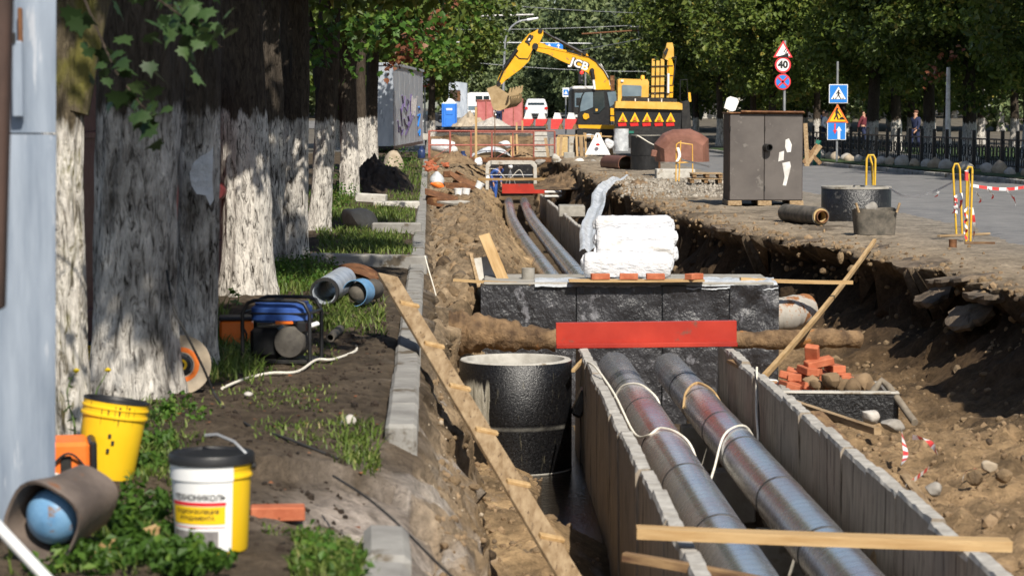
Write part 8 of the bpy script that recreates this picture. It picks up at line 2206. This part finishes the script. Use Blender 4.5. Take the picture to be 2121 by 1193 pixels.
ED = [('pel', 'bel'), ('bel', 'che'), ('che', 'nek'), ('nek', 'hed'), ('hed', 'top'), ('che', 'sL'), ('che', 'sR'), ('sL', 'eL'), ('sR', 'eR'), ('eL', 'wL'), ('eR', 'wR'), ('wL', 'hL'), ('wR', 'hR'), ('pel', 'pL'), ('pel', 'pR'), ('pL', 'kL'), ('pR', 'kR'), ('kL', 'aL'), ('kR', 'aR'), ('aL', 'tL'), ('aR', 'tR')]
def skin(name, J, edges, grow, mat, parent, root):
    names = []
    for e in edges:
        for k in e:
            if k not in names: names.append(k)
    me = bpy.data.meshes.new(name); me.from_pydata([J[k][:3] for k in names], [(names.index(a), names.index(b)) for a, b in edges], [])
    o = link(name, me, parent); me.materials.append(mat)
    o.modifiers.new('skin', 'SKIN'); sub = o.modifiers.new('smooth', 'SUBSURF'); sub.levels = sub.render_levels = 1
    for i, k in enumerate(names):
        r = J[k][3] + grow; me.skin_vertices[0].data[i].radius = (r, r); me.skin_vertices[0].data[i].use_root = (k == root)
    me.polygons.foreach_set('use_smooth', [True] * len(me.polygons)); o.modifiers['skin'].use_smooth_shade = True
    return o
def person(label, loc, face, top, legs, pose=None, h=1.0, sleeves='long', hair='hair', lean=0.0):
    J = dict(SKEL)
    for k, v in (pose or {}).items(): J[k] = tuple(v) + (J[k][3],)
    if lean:
        for k in ('bel', 'che', 'nek', 'hed', 'top', 'sL', 'sR', 'eL', 'eR', 'wL', 'wR', 'hL', 'hR'):
            x, y, z, r = J[k]; dz = z - .95; J[k] = (x, y * math.cos(lean) - dz * math.sin(lean), .95 + dz * math.cos(lean) + y * math.sin(lean), r)
    E = list(ED)
    for s in 'LR':
        c = Vector(J['h' + s][:3]); d_ = (c - Vector(J['w' + s][:3])).normalized(); sd = 1 if s == 'R' else -1
        for k, (off, ln) in enumerate(((-.028, .075), (-.010, .085), (.010, .080), (.027, .062))):
            n1, n2 = 'f%d%s' % (k, s), 'g%d%s' % (k, s); a = c + Vector((0, off, 0)) + d_ * .02; J[n1] = (*a, .010); J[n2] = (*(a + d_ * ln + Vector((-sd * .012, 0, 0))), .008); E += [('h' + s, n1), (n1, n2)]
        a = c + Vector((-sd * .01, -.04, .01)); J['th' + s] = (*a, .011); J['ti' + s] = (*(a + d_ * .045 + Vector((0, -.015, 0))), .009); E += [('h' + s, 'th' + s), ('th' + s, 'ti' + s)]
    t = thing('person', label, 'person', loc, face); t.scale = (h, h, h)
    skin('body', J, E, 0, MAT['skin'], t, 'pel')
    arm = [('che', 'sL'), ('che', 'sR'), ('sL', 'eL'), ('sR', 'eR')] + ([('eL', 'wL'), ('eR', 'wR')] if sleeves == 'long' else [])
    skin('jacket' if sleeves == 'long' else 'shirt', J, [('pel', 'bel'), ('bel', 'che')] + arm, .022, MAT[top], t, 'pel')
    skin('trousers', J, [('pel', 'pL'), ('pel', 'pR'), ('pL', 'kL'), ('pR', 'kR'), ('kL', 'aL'), ('kR', 'aR')], .022, MAT[legs], t, 'pel')
    for s in 'LR':
        MB().beam(Vector(J['a' + s][:3]) + Vector((0, .05, -.05)), Vector(J['t' + s][:3]) + Vector((0, -.03, 0)), .095, .075, bev=.025).build('shoe', MAT['black'], t)
    hd, tp = Vector(J['hed'][:3]), Vector(J['top'][:3])
    MB().rock(tp + Vector((0, .022, -.005)), (.098, .108, .085), 3, 2, .05).build('hair', MAT[hair], t)
    fd = (Matrix.Rotation(lean, 3, 'X') @ Vector((0, -1, 0))) if lean else Vector((0, -1, 0))
    MB().rock(hd + fd * .102 + Vector((0, 0, .005)), (.014, .018, .022), 2, 1, .05).build('nose', MAT['skin'], t)
    for s in (-1, 1):
        MB().rock(hd + fd * .090 + Vector((s * .032, 0, .035)), (.012, .008, .007), 2, 1, .02).build('eye', MAT['hair'], t); MB().rock(hd + Vector((s * .095, .01, .01)), (.012, .022, .03), 2, 1, .05).build('ear', MAT['skin'], t)
    MB().box(tuple(hd + fd * .088 + Vector((0, 0, -.035))), (.045, .008, .008)).build('mouth', MAT['cloth_maroon'], t)
    return t
walk = {'kL': (-.10, -.16, .52), 'aL': (-.10, -.14, .10), 'tL': (-.11, -.30, .05), 'kR': (.10, .04, .50), 'aR': (.10, .24, .14), 'tR': (.11, .12, .04), 'eL': (-.23, .12, 1.17), 'wL': (-.24, .16, .93), 'hL': (-.24, .16, .86), 'eR': (.23, -.05, 1.16), 'wR': (.22, -.20, .96), 'hR': (.21, -.25, .90)}
person('person in a navy jacket walking on the pavement beyond the blue crossing sign', Vector((at(1705, 300, 138).x, 138, .17)), 0.2, 'navy', 'navy', walk)
person('person in a white shirt bending forward beside the blue arrow sign', Vector((at(1704, 300, 108).x, 108, .17)), R(70), 'cloth_white', 'navy', {'wL': (-.2, -.22, 1.0), 'hL': (-.2, -.28, .96)}, lean=.25)
person('person in a dark jacket standing behind the fence near the white lamp post', Vector((at(1896, 300, 98).x, 98, .17)), R(-50), 'navy', 'navy', walk, hair='rust_brown')
person('person in a maroon top walking behind the fence near the mossy trunk', Vector((at(1788, 300, 112).x, 112, .17)), R(60), 'cloth_maroon', 'navy', walk)
person('person in dark work clothes standing between the faded red boxes', Vector((at(1034, 262, 146).x, 146, at(1034, 264, 146).z)), PI, 'navy', 'navy')
person('person in blue overalls bending at the right of the second excavator', Vector((at(1398, 318, 94).x, 94, -.25)), R(80), 'blue', 'navy', {'wL': (-.2, -.3, 1.0), 'hL': (-.2, -.36, .95), 'wR': (.2, -.3, 1.0), 'hR': (.2, -.36, .95)}, lean=.9)
person('person in blue overalls crouching inside the pale portal frame', Vector((at(1022, 395, 96).x, 96, at(1022, 400, 96).z - .35)), R(40), 'blue', 'blue', {'wL': (-.2, -.3, 1.0), 'hL': (-.2, -.36, .95), 'wR': (.2, -.3, 1.0), 'hR': (.2, -.36, .95)}, lean=.8)
